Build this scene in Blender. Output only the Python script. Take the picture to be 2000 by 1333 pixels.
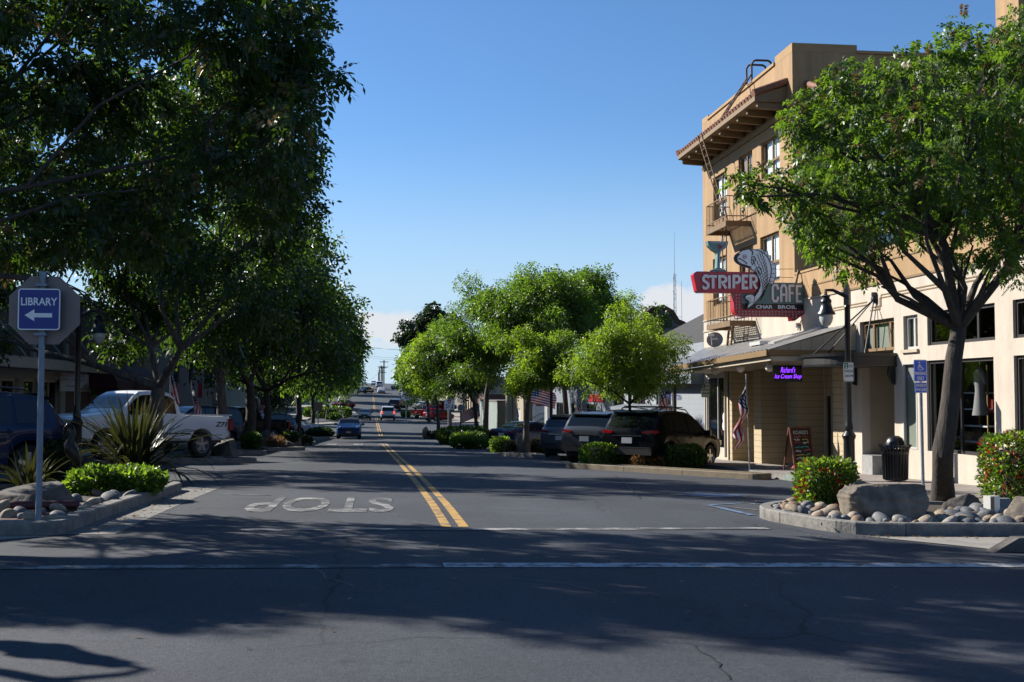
import bpy, bmesh, math, random
import numpy as np
from mathutils import Vector, Matrix, noise
R = math.radians
for o in list(bpy.data.objects): bpy.data.objects.remove(o)
scene = bpy.context.scene
col = scene.collection
# ---------------- camera ----------------
F_PX, YAW, PITCH, EYE = 2222.0, R(6.85), R(2.61), 1.6
cam_d = bpy.data.cameras.new('camera'); cam = bpy.data.objects.new('camera', cam_d); col.objects.link(cam)
cam_d.sensor_width = 36; cam_d.lens = F_PX / 2000 * 36; cam_d.clip_start = 0.1; cam_d.clip_end = 6000
cam.location = (0, 0, EYE); cam.rotation_euler = (R(90) + PITCH, 0, -YAW)
scene.camera = cam
# ---------------- light ----------------
SUN = Vector((-1.0, 0.70, 0.78)).normalized()          # towards the sun
EL = math.asin(SUN.z); AZ = math.atan2(SUN.x, SUN.y)
w = bpy.data.worlds.new('World'); scene.world = w; w.use_nodes = True
wt = w.node_tree; wn = wt.nodes; wl = wt.links; wn.clear()
def wnode(t, **k):
    n = wn.new(t)
    for a, b in k.items(): setattr(n, a, b)
    return n
sky = wnode('ShaderNodeTexSky', sky_type='NISHITA', sun_disc=False, sun_elevation=EL, sun_rotation=AZ)
sky.altitude = 100; sky.air_density = 1.0; sky.dust_density = 0.0; sky.ozone_density = 3.0
hs = wnode('ShaderNodeHueSaturation'); hs.inputs['Saturation'].default_value = 1.02
wl.new(sky.outputs[0], hs.inputs['Color'])
wb = wnode('ShaderNodeMixRGB', blend_type='MULTIPLY'); wb.inputs[0].default_value = 1; wb.inputs[2].default_value = (.80, 1.05, 1.29, 1); wl.new(hs.outputs[0], wb.inputs[1])
tc = wnode('ShaderNodeTexCoord')
def cloud(dirv, sx, sz, scale, thr, seed):
    """soft cumulus near a direction of the sky: noise inside an elliptical window"""
    d = Vector(dirv).normalized(); r = Vector((d.y, -d.x, 0)).normalized(); u = r.cross(d)
    def dot(v, s):
        n = wnode('ShaderNodeVectorMath', operation='DOT_PRODUCT'); wl.new(tc.outputs['Generated'], n.inputs[0]); n.inputs[1].default_value = [c / s for c in v]
        return n.outputs['Value']
    ax, az = dot(r, sx), dot(u, sz)
    off = wnode('ShaderNodeMath', operation='SUBTRACT'); wl.new(az, off.inputs[0]); off.inputs[1].default_value = u.dot(d) / sz
    def m(op, a, b=None):
        n = wnode('ShaderNodeMath', operation=op)
        for i, q in enumerate((a, b)):
            if q is None: continue
            if isinstance(q, (int, float)): n.inputs[i].default_value = q
            else: wl.new(q, n.inputs[i])
        return n.outputs[0]
    rr = m('SQRT', m('ADD', m('MULTIPLY', ax, ax), m('MULTIPLY', off.outputs[0], off.outputs[0])))
    nz = wnode('ShaderNodeTexNoise', noise_dimensions='4D'); wl.new(tc.outputs['Generated'], nz.inputs['Vector'])
    nz.inputs['W'].default_value = seed; nz.inputs['Scale'].default_value = scale; nz.inputs['Detail'].default_value = 6; nz.inputs['Roughness'].default_value = .6
    val = m('SUBTRACT', m('ADD', nz.outputs[0], 0.32), m('MULTIPLY', rr, 0.42))
    mr = wnode('ShaderNodeMapRange'); wl.new(val, mr.inputs[0]); mr.inputs[1].default_value = thr; mr.inputs[2].default_value = thr + .16
    front = dot(d, 1.0)
    return m('MULTIPLY', mr.outputs[0], m('GREATER_THAN', front, 0.3))
def vdir(u, v):
    F = Vector((math.sin(YAW) * math.cos(PITCH), math.cos(YAW) * math.cos(PITCH), math.sin(PITCH)))
    Rt = Vector((math.cos(YAW), -math.sin(YAW), 0)); U = Rt.cross(F)
    return (F + Rt * ((u - 1000) / F_PX) - U * ((v - 666.5) / F_PX))
# summer haze: the lowest sky pales towards the horizon
spz = wnode('ShaderNodeSeparateXYZ'); wl.new(tc.outputs['Generated'], spz.inputs[0])
hz1 = wnode('ShaderNodeMapRange'); wl.new(spz.outputs[2], hz1.inputs[0]); hz1.inputs[1].default_value = 0; hz1.inputs[2].default_value = .26; hz1.inputs[3].default_value = .85; hz1.inputs[4].default_value = 0; hz1.interpolation_type = 'SMOOTHERSTEP'
hzm = wnode('ShaderNodeMixRGB'); wl.new(hz1.outputs[0], hzm.inputs[0]); wl.new(wb.outputs[0], hzm.inputs[1]); hzm.inputs[2].default_value = (5.1, 6.6, 8.1, 1)
prev = hzm.outputs[0]
for (u, v, sx, sz, sc_, thr, seed, k) in ((748, 638, .042, .012, 42, .30, 3.1, .92), (1328, 600, .036, .017, 40, .32, 7.7, .95), (700, 672, .06, .007, 30, .46, 1.2, .55), (1250, 640, .06, .008, 34, .44, 9.2, .5)):
    f = cloud(vdir(u, v), sx, sz, sc_, thr, seed)
    mul = wnode('ShaderNodeMath', operation='MULTIPLY'); wl.new(f, mul.inputs[0]); mul.inputs[1].default_value = k
    mx = wnode('ShaderNodeMixRGB'); wl.new(mul.outputs[0], mx.inputs[0]); wl.new(prev, mx.inputs[1]); mx.inputs[2].default_value = (7.0, 7.2, 7.6, 1)
    prev = mx.outputs[0]
bg = wnode('ShaderNodeBackground'); bg.inputs['Strength'].default_value = 0.056
wl.new(prev, bg.inputs['Color'])
wo = wnode('ShaderNodeOutputWorld'); wl.new(bg.outputs[0], wo.inputs[0])
sd = bpy.data.lights.new('sun', 'SUN'); sd.energy = 5.0; sd.angle = R(0.55); sd.color = (1.0, .945, .85)
so = bpy.data.objects.new('sun', sd); col.objects.link(so); so.location = (-40, 30, 40); so.rotation_euler = SUN.to_track_quat('Z', 'Y').to_euler()
scene.view_settings.view_transform = 'Standard'; scene.view_settings.look = 'None'; scene.view_settings.gamma = 1
scene.view_settings.exposure = 1.0
scene.render.engine = 'CYCLES'
scene.cycles.max_bounces = 6; scene.cycles.transparent_max_bounces = 12; scene.cycles.use_denoising = True
scene.cycles.sample_clamp_indirect = 6

# ---------------- materials ----------------
M = {}
K = .545          # the photo is exposed for the sun: surfaces keep plain mid albedos
def mat(name, colr, rough=.7, metal=0, vary=.0, scale=6, bump=0, bscale=40, coat=0, spec=.5, emit=None, c2=None, stretch=None):
    if metal < .5: colr = tuple(c * K for c in colr); c2 = tuple(c * K for c in c2) if c2 else None
    m = bpy.data.materials.new(name); m.use_nodes = True; nt = m.node_tree; n = nt.nodes; l = nt.links
    b = n['Principled BSDF']; b.inputs['Base Color'].default_value = (*colr, 1); b.inputs['Roughness'].default_value = rough
    b.inputs['Metallic'].default_value = metal; b.inputs['Specular IOR Level'].default_value = spec
    b.inputs['Coat Weight'].default_value = coat; b.inputs['Coat Roughness'].default_value = .04
    if emit: b.inputs['Emission Color'].default_value = (*emit[:3], 1); b.inputs['Emission Strength'].default_value = emit[3]
    if vary or bump or c2:
        t = n.new('ShaderNodeMapping'); t.inputs['Scale'].default_value = stretch or (1, 1, 1); l.new(n.new('ShaderNodeTexCoord').outputs['Object'], t.inputs[0])
    if vary or c2:
        nz = n.new('ShaderNodeTexNoise'); nz.inputs['Scale'].default_value = scale; nz.inputs['Detail'].default_value = 6; nz.inputs['Roughness'].default_value = .62
        l.new(t.outputs[0], nz.inputs['Vector'])
        mr = n.new('ShaderNodeMapRange'); l.new(nz.outputs[0], mr.inputs[0]); mr.inputs[1].default_value = .32; mr.inputs[2].default_value = .68
        mx = n.new('ShaderNodeMixRGB'); l.new(mr.outputs[0], mx.inputs[0])
        mx.inputs[1].default_value = (*[c * (1 - vary) for c in colr], 1)
        mx.inputs[2].default_value = (*(c2 if c2 else [min(1, c * (1 + vary)) for c in colr]), 1)
        l.new(mx.outputs[0], b.inputs['Base Color'])
    if bump:
        nb = n.new('ShaderNodeTexNoise'); nb.inputs['Scale'].default_value = bscale; nb.inputs['Detail'].default_value = 5
        l.new(t.outputs[0], nb.inputs['Vector'])
        bp = n.new('ShaderNodeBump'); bp.inputs['Strength'].default_value = bump; bp.inputs['Distance'].default_value = .02
        l.new(nb.outputs[0], bp.inputs['Height']); l.new(bp.outputs[0], b.inputs['Normal'])
    M[name] = m
    return m
def leafmat(name, c, t, mixf=.42, vary=.35):
    m = bpy.data.materials.new(name); m.use_nodes = True; nt = m.node_tree; n = nt.nodes; l = nt.links; n.clear()
    geo = n.new('ShaderNodeNewGeometry'); 
    mr = n.new('ShaderNodeMapRange'); l.new(geo.outputs['Random Per Island'], mr.inputs[0]); mr.inputs[3].default_value = 1 - vary; mr.inputs[4].default_value = 1 + vary
    def colr(cc):
        x = n.new('ShaderNodeVectorMath'); x.operation = 'SCALE'; x.inputs[0].default_value = cc; l.new(mr.outputs[0], x.inputs['Scale']); return x.outputs[0]
    d = n.new('ShaderNodeBsdfPrincipled'); l.new(colr(c), d.inputs['Base Color']); d.inputs['Roughness'].default_value = .42; d.inputs['Specular IOR Level'].default_value = .45
    tr = n.new('ShaderNodeBsdfTranslucent'); l.new(colr(t), tr.inputs['Color'])
    mx = n.new('ShaderNodeMixShader'); mx.inputs[0].default_value = mixf; l.new(d.outputs[0], mx.inputs[1]); l.new(tr.outputs[0], mx.inputs[2])
    o = n.new('ShaderNodeOutputMaterial'); l.new(mx.outputs[0], o.inputs[0]); M[name] = m; return m
def glassmat(name, tint, alpha, rough=.02):
    """window glass: see-through share with fresnel reflection"""
    m = bpy.data.materials.new(name); m.use_nodes = True; nt = m.node_tree; n = nt.nodes; l = nt.links; n.clear()
    tr = n.new('ShaderNodeBsdfTransparent'); tr.inputs[0].default_value = (*[c * alpha for c in tint], 1)
    gl = n.new('ShaderNodeBsdfGlossy'); gl.inputs['Roughness'].default_value = rough
    ge = n.new('ShaderNodeNewGeometry'); dt = n.new('ShaderNodeVectorMath'); dt.operation = 'DOT_PRODUCT'; l.new(ge.outputs['Incoming'], dt.inputs[0]); l.new(ge.outputs['Normal'], dt.inputs[1])
    def mth(op, a, b_=None):
        x = n.new('ShaderNodeMath'); x.operation = op; l.new(a, x.inputs[0])
        if b_ is not None: x.inputs[1].default_value = b_
        return x.outputs[0]
    ab = mth('ABSOLUTE', dt.outputs['Value']); inv = n.new('ShaderNodeMath'); inv.operation = 'SUBTRACT'; inv.inputs[0].default_value = 1; l.new(ab, inv.inputs[1])
    fac = mth('ADD', mth('MULTIPLY', mth('POWER', inv.outputs[0], 5), .92), .06)
    mx = n.new('ShaderNodeMixShader'); l.new(fac, mx.inputs[0]); l.new(tr.outputs[0], mx.inputs[1]); l.new(gl.outputs[0], mx.inputs[2])
    o = n.new('ShaderNodeOutputMaterial'); l.new(mx.outputs[0], o.inputs[0]); M[name] = m; return m
def gridmat(name, c1, cm, bw, bh, mortar=.012, rough=.85, axis='YZ', offset=.5, c2=None, bump=.3, vary=.2):
    c1 = [c * K for c in c1]; cm = [c * K for c in cm]; c2 = [c * K for c in c2] if c2 else None
    """bricks, blocks or boards laid in courses over a wall; axis tells which plane the courses run in"""
    m = bpy.data.materials.new(name); m.use_nodes = True; nt = m.node_tree; n = nt.nodes; l = nt.links
    b = n['Principled BSDF']; b.inputs['Roughness'].default_value = rough
    t = n.new('ShaderNodeTexCoord'); sp = n.new('ShaderNodeSeparateXYZ'); l.new(t.outputs['Object'], sp.inputs[0])
    cb = n.new('ShaderNodeCombineXYZ'); l.new(sp.outputs[axis[0]], cb.inputs[0]); l.new(sp.outputs[axis[1]], cb.inputs[1])
    br = n.new('ShaderNodeTexBrick'); l.new(cb.outputs[0], br.inputs['Vector']); br.offset = offset
    br.inputs['Scale'].default_value = 1; br.inputs['Brick Width'].default_value = bw; br.inputs['Row Height'].default_value = bh; br.inputs['Mortar Size'].default_value = mortar
    br.inputs['Color1'].default_value = (*c1, 1); br.inputs['Color2'].default_value = (*(c2 or [c * .86 for c in c1]), 1); br.inputs['Mortar'].default_value = (*cm, 1)
    mpv = n.new('ShaderNodeMapping'); mpv.inputs['Scale'].default_value = (1.6, 1.6, .22); l.new(t.outputs['Object'], mpv.inputs[0]); nz = n.new('ShaderNodeTexNoise'); l.new(mpv.outputs[0], nz.inputs['Vector']); nz.inputs['Scale'].default_value = 1.7; nz.inputs['Detail'].default_value = 8; nz.inputs['Roughness'].default_value = .65
    mr = n.new('ShaderNodeMapRange'); l.new(nz.outputs[0], mr.inputs[0]); mr.inputs[1].default_value = .3; mr.inputs[2].default_value = .7; mr.inputs[3].default_value = 1 - vary; mr.inputs[4].default_value = 1 + vary * .5
    vm = n.new('ShaderNodeVectorMath'); vm.operation = 'SCALE'; l.new(br.outputs['Color'], vm.inputs[0]); l.new(mr.outputs[0], vm.inputs['Scale']); l.new(vm.outputs[0], b.inputs['Base Color'])
    bp = n.new('ShaderNodeBump'); bp.invert = True; bp.inputs['Strength'].default_value = bump; bp.inputs['Distance'].default_value = .01; l.new(br.outputs['Fac'], bp.inputs['Height']); l.new(bp.outputs[0], b.inputs['Normal'])
    M[name] = m; return m

mat('tan_paint', (.54, .335, .155), .85, vary=.09, scale=1.3, bump=.25, bscale=25)
gridmat('tan_stucco', (.58, .365, .178), (.47, .295, .14), 1.6, .62, .006, axis='YZ', c2=(.56, .35, .17), bump=.2, vary=.26)
gridmat('tan_stucco_side', (.60, .375, .18), (.48, .30, .145), 1.6, .62, .006, axis='XZ', c2=(.585, .365, .175), bump=.2, vary=.28)
mat('cream_stucco', (.76, .665, .55), .88, vary=.11, scale=2.2, bump=.35, bscale=18, stretch=(1, 1, .3))
mat('cream_paint', (.66, .56, .41), .7, vary=.05, scale=3)
mat('beige_wall', (.50, .42, .30), .8, vary=.06, scale=2)
gridmat('lap_siding', (.74, .59, .38), (.38, .29, .18), 40, .185, .008, axis='YZ', offset=0, c2=(.72, .575, .37), bump=.5, vary=.10)
gridmat('lap_siding_side', (.74, .59, .38), (.38, .29, .18), 40, .185, .008, axis='XZ', offset=0, c2=(.72, .575, .37), bump=.5, vary=.10)
gridmat('board_siding', (.62, .55, .43), (.3, .26, .2), .30, 40, .008, axis='XZ', offset=0, c2=(.6, .53, .41), bump=.5, vary=.06)
mat('trim_brown', (.30, .185, .075), .6, vary=.08, scale=4)
mat('trim_dark', (.16, .10, .05), .6, vary=.1)
mat('timber_brown', (.27, .16, .07), .7, vary=.15, scale=5)
mat('rust_steel', (.12, .055, .035), .7, vary=.25, scale=8)
mat('roof_tile', (.30, .10, .055), .75, vary=.35, scale=7, c2=(.42, .2, .11))
mat('roof_metal', (.42, .42, .42), .42, .25, vary=.22, scale=2.5, bump=.2, bscale=9)
mat('black_metal', (.012, .012, .013), .35, vary=.1)
mat('black_paint', (.02, .019, .018), .5, vary=.2, scale=5)
mat('grey_metal', (.42, .44, .46), .45, .6, vary=.12, scale=8)
mat('post_steel', (.30, .37, .46), .5, .4, vary=.15, scale=10)
mat('alu', (.62, .62, .60), .4, .5)
mat('white_paint', (1.2, 1.2, 1.18), .6, vary=.04, scale=5)
mat('white_blind', (1.35, 1.38, 1.42), .8, vary=.03, scale=3)
mat('frame_dark', (.035, .03, .028), .5)
mat('frame_white', (.70, .69, .66), .55)
mat('interior_dark', (.045, .04, .036), .9)
mat('interior_floor', (.10, .085, .07), .8)
mat('door_green', (.22, .24, .19), .5)
mat('shade_cloth', (.42, .44, .36), .9, vary=.08, scale=2)
mat('marble', (.66, .65, .63), .35, vary=.12, scale=6, c2=(.42, .43, .45))
glassmat('glass', (.92, .96, .96), .92)
glassmat('glass_dark', (.5, .53, .55), .5)
mat('glass_black', (.012, .014, .016), .03, spec=.8)
mat('car_glass', (.012, .016, .020), .03, spec=.5)
mat('lamp_glass', (.8, .8, .77), .18, spec=.6)
mat('globe_white', (1.3, 1.15, .95), .4)
mat('sign_red', (.80, .02, .06), .38, vary=.12, scale=4, coat=.2)
mat('sign_teal', (.22, .40, .38), .45, vary=.12, scale=5)
mat('sign_black', (.008, .008, .009), .4)
mat('sign_white', (1.36, 1.36, 1.36), .4, vary=.04)
mat('sign_cream', (1.32, 1.28, 1.2), .45)
mat('sign_orange', (.9, .5, .22), .5)
mat('eye_red', (.55, .04, .03), .4)
mat('bulb', (.6, .45, .42), .25)
mat('sign_blue', (.012, .035, .36), .4)
mat('access_blue', (.05, .20, 1.3), .4)
mat('sign_green', (.02, .22, .17), .5)
mat('sign_back', (.34, .27, .25), .5, .35, vary=.06, scale=3)
mat('purple_glow', (.2, .05, .5), .5, emit=(.26, .04, 1.0, 1.7))
mat('led_black', (.004, .004, .006), .3)
mat('chalk_black', (.012, .013, .014), .8)
for k, c in dict(pink=(.62, .12, .22), yellow=(.7, .55, .12), cyan=(.08, .42, .5), white=(.7, .7, .66), red=(.5, .05, .04), green=(.2, .5, .15)).items(): mat('chalk_' + k, c, .9)
mat('wood_red', (.16, .035, .02), .55, vary=.2)
mat('plywood', (.42, .29, .17), .75, vary=.1)
mat('flag_red', (.8, .03, .05), .8); mat('flag_white', (1.3, 1.28, 1.24), .8); mat('flag_blue', (.02, .03, .14), .8)
mat('concrete', (.42, .39, .35), .9, vary=.18, scale=2.2, bump=.25, bscale=40)
mat('kerb_concrete', (.36, .345, .32), .9, vary=.5, scale=5, bump=.5, bscale=24, c2=(.40, .375, .34))
mat('kerb_green', (.17, .30, .25), .8, vary=.25, scale=4, c2=(.34, .38, .33))
mat('kerb_tan', (.30, .24, .16), .85, vary=.2, scale=4)
mat('paving_pink', (.38, .33, .30), .9, vary=.15, scale=2)
mat('soil', (.085, .065, .05), .95, vary=.3, scale=9, bump=.5)
mat('gravel', (.40, .37, .33), .9, vary=.35, scale=14, bump=.8, bscale=24)
mat('bark', (.080, .064, .052), .9, vary=.45, scale=9, bump=1.0, bscale=16, stretch=(1.6, 1.6, .35))
mat('bark_pale', (.17, .14, .118), .9, vary=.5, scale=7, bump=.9, bscale=14, stretch=(1.5, 1.5, .4))
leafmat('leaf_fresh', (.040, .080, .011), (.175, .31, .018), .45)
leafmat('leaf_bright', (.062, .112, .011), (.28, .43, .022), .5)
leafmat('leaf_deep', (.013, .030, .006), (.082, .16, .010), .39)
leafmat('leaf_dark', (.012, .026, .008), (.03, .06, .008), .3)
leafmat('leaf_hedge', (.042, .088, .011), (.16, .29, .02), .38)
leafmat('leaf_hedge_deep', (.018, .044, .009), (.05, .10, .012), .3)
leafmat('leaf_flax', (.026, .032, .011), (.06, .065, .012), .3)
leafmat('leaf_dry', (.20, .105, .035), (.3, .15, .04), .3)
leafmat('leaf_seed', (.13, .085, .03), (.22, .13, .04), .3)
leafmat('flower_red', (.42, .015, .012), (.4, .02, .01), .3)
mat('twig', (.06, .045, .032), .9)
mat('stone_grey', (.22, .205, .19), .9, vary=.6, scale=4, bump=1.0, bscale=12, c2=(.40, .32, .24))
mat('stone_dark', (.14, .125, .115), .9, vary=.5, scale=4, bump=1.0, bscale=10)
for i, c in enumerate(((.38, .29, .20), (.24, .24, .25), (.46, .38, .29), (.15, .16, .18), (.32, .21, .135), (.36, .34, .31))): mat('cobble_%s' % 'abcdef'[i], c, .75, vary=.35, scale=2.5, bump=.3, bscale=6)
mat('paint_white', (.62, .62, .60), .8); mat('paint_yellow', (.60, .36, .09), .8)
mat('chrome', (.7, .7, .72), .15, 1)
mat('tyre', (.014, .014, .014), .8, bump=.3, bscale=60)
mat('rim', (.42, .42, .43), .3, .8); mat('rim_dark', (.04, .04, .042), .4, .5)
mat('plastic_black', (.018, .018, .019), .55)
mat('plate', (.72, .73, .76), .5)
mat('tail_red', (.42, .008, .012), .15, coat=.6); mat('tail_lit', (.6, .02, .01), .2, emit=(1, .05, .02, 1.6)); mat('lens_white', (.75, .77, .8), .1, coat=.6); mat('lens_amber', (.6, .2, .02), .2)
for k, c, mt in (('blue', (.010, .030, .10), .3), ('white', (1.25, 1.25, 1.27), 0), ('black', (.010, .011, .014), .2), ('grey', (.085, .095, .11), .5), ('gunmetal', (.10, .11, .13), .5), ('navy', (.012, .028, .095), .4), ('red', (.34, .012, .02), .2), ('silver', (.75, .80, .86), .4), ('slate', (.03, .04, .055), .4), ('mini', (.015, .06, .20), .4)):
    mat('body_' + k, c, .26, mt * .3, coat=.10 if sum(c) < .1 else .4, spec=.12)
gridmat('brick_red', (.155, .042, .030), (.17, .14, .125), .21, .075, .011, axis='YZ', c2=(.10, .028, .022), bump=.5, vary=.25)
gridmat('brick_cream', (.42, .32, .18), (.16, .13, .09), .21, .075, .010, axis='YZ', c2=(.35, .26, .15), bump=.5, vary=.2)
mat('awning_maroon', (.085, .010, .018), .85, vary=.2, scale=3)
gridmat('dark_siding', (.10, .092, .082), (.05, .045, .04), .12, 40, .012, axis='YZ', offset=0, bump=.5)
gridmat('green_siding', (.36, .43, .40), (.14, .18, .17), .55, 40, .015, axis='YZ', offset=0, bump=.5)
mat('canopy_paint', (.42, .41, .38), .7, vary=.1, scale=3)
mat('rough_grey', (.22, .20, .18), .95, vary=.25, scale=5, bump=.6)
gridmat('cmu_grey', (.40, .44, .49), (.33, .36, .40), .40, .20, .008, axis='YZ', c2=(.39, .43, .48), bump=.2, vary=.08)
gridmat('cmu_side', (.40, .44, .49), (.33, .36, .40), .40, .20, .008, axis='XZ', c2=(.39, .43, .48), bump=.2, vary=.08)
mat('slate_blue', (.24, .28, .33), .8, vary=.1, scale=2)
gridmat('shingle', (.075, .07, .068), (.04, .04, .04), .30, .16, .012, axis='YZ', bump=.6, vary=.3)
mat('banner_white', (.74, .75, .80), .6); mat('text_blue', (.03, .05, .25), .6); mat('text_red', (.5, .03, .05), .6)
mat('teal_board', (.03, .10, .16), .6); mat('dog_tan', (.35, .24, .15), .8); mat('stone_base', (.22, .13, .09), .9, vary=.4, scale=9)
mat('bird_grey', (.10, .10, .12), .7, vary=.2); mat('utility_wood', (.10, .075, .055), .9, vary=.2)
mat('bronze', (.012, .011, .010), .32, .6); mat('hose_red', (.14, .03, .03), .6); mat('gold', (.5, .33, .1), .5)
mat('dish_grey', (.30, .31, .33), .5, vary=.06); mat('book_red', (.5, .02, .03), .6); mat('cloth_grey', (.45, .42, .42), .9)

# asphalt: aggregate speckle, patches, cracks
def asphalt():
    m = bpy.data.materials.new('asphalt'); m.use_nodes = True; nt = m.node_tree; n = nt.nodes; l = nt.links
    b = n['Principled BSDF']; b.inputs['Roughness'].default_value = .82; b.inputs['Specular IOR Level'].default_value = .35
    t = n.new('ShaderNodeTexCoord')
    def nz(s, d=4, r=.6, strch=None):
        x = n.new('ShaderNodeTexNoise'); x.inputs['Scale'].default_value = s; x.inputs['Detail'].default_value = d; x.inputs['Roughness'].default_value = r
        if strch:
            mp = n.new('ShaderNodeMapping'); mp.inputs['Scale'].default_value = strch; l.new(t.outputs['Object'], mp.inputs[0]); l.new(mp.outputs[0], x.inputs['Vector'])
        else: l.new(t.outputs['Object'], x.inputs['Vector'])
        return x.outputs[0]
    def ramp(v, a, b_, lo, hi):
        r_ = n.new('ShaderNodeMapRange'); l.new(v, r_.inputs[0]); r_.inputs[1].default_value = a; r_.inputs[2].default_value = b_; r_.inputs[3].default_value = lo; r_.inputs[4].default_value = hi; return r_.outputs[0]
    def mul(a, b_):
        x = n.new('ShaderNodeMath'); x.operation = 'MULTIPLY'; l.new(a, x.inputs[0]); l.new(b_, x.inputs[1]); return x.outputs[0]
    v = mul(ramp(nz(.35, 5), .3, .7, .74, 1.22), ramp(nz(26, 3, .7), .3, .7, .70, 1.30))
    v = mul(v, ramp(nz(2.3, 4, .7), .60, .74, 1.0, .62))      # oil and tar spots
    v = mul(v, ramp(nz(110, 2, .7), .35, .75, .68, 1.55))
    v = mul(v, ramp(nz(.8, 4, .6, (1, .12, 1)), .35, .7, .88, 1.12))        # tyre-worn bands along the road
    vo = n.new('ShaderNodeTexVoronoi'); vo.feature = 'DISTANCE_TO_EDGE'; vo.inputs['Scale'].default_value = .23
    wv = n.new('ShaderNodeMixRGB'); wv.blend_type = 'ADD'; wv.inputs[0].default_value = .5; l.new(t.outputs['Object'], wv.inputs[1])
    nn = n.new('ShaderNodeTexNoise'); nn.inputs['Scale'].default_value = 1.4; nn.inputs['Detail'].default_value = 6; l.new(t.outputs['Object'], nn.inputs['Vector']); l.new(nn.outputs['Color'], wv.inputs[2]); l.new(wv.outputs[0], vo.inputs['Vector'])
    crack = ramp(vo.outputs['Distance'], .0, .006, .35, 1.0)
    gate = ramp(nz(.16, 2), .44, .52, 0, 1)
    gm = n.new('ShaderNodeMixRGB'); l.new(gate, gm.inputs[0]); gm.inputs[1].default_value = (1, 1, 1, 1); l.new(crack, gm.inputs[2])
    vm = n.new('ShaderNodeVectorMath'); vm.operation = 'SCALE'; vm.inputs[0].default_value = (.0425, .0475, .058); l.new(v, vm.inputs['Scale'])
    fin = n.new('ShaderNodeMixRGB'); fin.blend_type = 'MULTIPLY'; fin.inputs[0].default_value = 1; l.new(vm.outputs[0], fin.inputs[1]); l.new(gm.outputs[0], fin.inputs[2])
    # open country beyond the built street is dry grass
    sp = n.new('ShaderNodeSeparateXYZ'); l.new(t.outputs['Object'], sp.inputs[0]); ab = n.new('ShaderNodeMath'); ab.operation = 'ABSOLUTE'; l.new(sp.outputs[0], ab.inputs[0])
    far = ramp(ab.outputs[0], 36, 40, 0, 1)
    g = n.new('ShaderNodeMixRGB'); l.new(far, g.inputs[0]); l.new(fin.outputs[0], g.inputs[1]); g.inputs[2].default_value = (.20, .16, .08, 1)
    l.new(g.outputs[0], b.inputs['Base Color'])
    bp = n.new('ShaderNodeBump'); bp.inputs['Strength'].default_value = .6; bp.inputs['Distance'].default_value = .012; l.new(nz(70, 3, .75), bp.inputs['Height']); l.new(bp.outputs[0], b.inputs['Normal'])
    M['asphalt'] = m
asphalt()
def wornpaint(name, c, wear=.5, scale=9):
    """road paint rubbed through to the asphalt in specks"""
    m = bpy.data.materials.new(name); m.use_nodes = True; nt = m.node_tree; n = nt.nodes; l = nt.links
    b = n['Principled BSDF']; b.inputs['Roughness'].default_value = .8
    t = n.new('ShaderNodeTexCoord'); x = n.new('ShaderNodeTexNoise'); x.inputs['Scale'].default_value = scale; x.inputs['Detail'].default_value = 8; x.inputs['Roughness'].default_value = .75; l.new(t.outputs['Object'], x.inputs['Vector'])
    r_ = n.new('ShaderNodeMapRange'); l.new(x.outputs[0], r_.inputs[0]); r_.inputs[1].default_value = wear - .06; r_.inputs[2].default_value = wear + .06
    mx = n.new('ShaderNodeMixRGB'); l.new(r_.outputs[0], mx.inputs[0]); mx.inputs[1].default_value = (*c, 1); mx.inputs[2].default_value = (.058, .058, .062, 1); l.new(mx.outputs[0], b.inputs['Base Color'])
    M[name] = m
wornpaint('line_white', (.40, .40, .40), .54, 5); wornpaint('line_yellow', (.40, .235, .055), .56, 4); wornpaint('line_worn', (.28, .28, .275), .46, 3); wornpaint('line_blue', (.09, .18, .33), .50, 6)

# ---------------- projection helpers: pixel of the 2000x1333 photo -> point in the world ----------------
ZP = [(-60, .8), (-20, .2), (0, .03), (6, .01), (13, 0), (25, -.29), (37, -.62), (65, -1.32), (80, -1.63), (100, -1.9), (120, -2.03), (150, -2.08), (175, -1.75), (197, -1.15), (225, -.05), (257, 1.37), (300, 2.6), (333, 3.3), (380, 4.3), (420, 5.0), (450, 5.3), (500, 5.0), (600, 3.0), (900, -2), (3000, -6)]
zpx = np.array([p[0] for p in ZP], float); zpy = np.array([p[1] for p in ZP], float)
_d = np.diff(zpy) / np.diff(zpx); _m = np.concatenate([[_d[0]], (_d[1:] + _d[:-1]) / 2, [_d[-1]]])
def zY(y):
    y = min(max(y, zpx[0]), zpx[-1] - 1e-6); i = int(np.searchsorted(zpx, y, 'right') - 1); h = zpx[i + 1] - zpx[i]; t = (y - zpx[i]) / h
    return float((2*t**3 - 3*t*t + 1) * zpy[i] + (t**3 - 2*t*t + t) * h * _m[i] + (-2*t**3 + 3*t*t) * zpy[i + 1] + (t**3 - t*t) * h * _m[i + 1])
KR, KL = 10.2, -8.6         # kerb lines
def zg(x, y):
    c = x - .8; k = min(1, max(0, (y - 10) / 6))
    if x > 5: z = -.067 - (.016 * (1 - k) + .030 * k) * (min(x, KR) - 5)
    else: z = -.016 * (max(x, KL) - .8)
    return zY(y) + z
_F = Vector((math.sin(YAW) * math.cos(PITCH), math.cos(YAW) * math.cos(PITCH), math.sin(PITCH)))
CAM = Vector((0, 0, EYE))
def PX(u, v, X): d = vdir(u, v); return CAM + d * (X / d.x)
def PY(u, v, Y): d = vdir(u, v); return CAM + d * (Y / d.y)
def PD(u, v, D): return CAM + vdir(u, v) * D      # D = depth along the view axis
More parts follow.
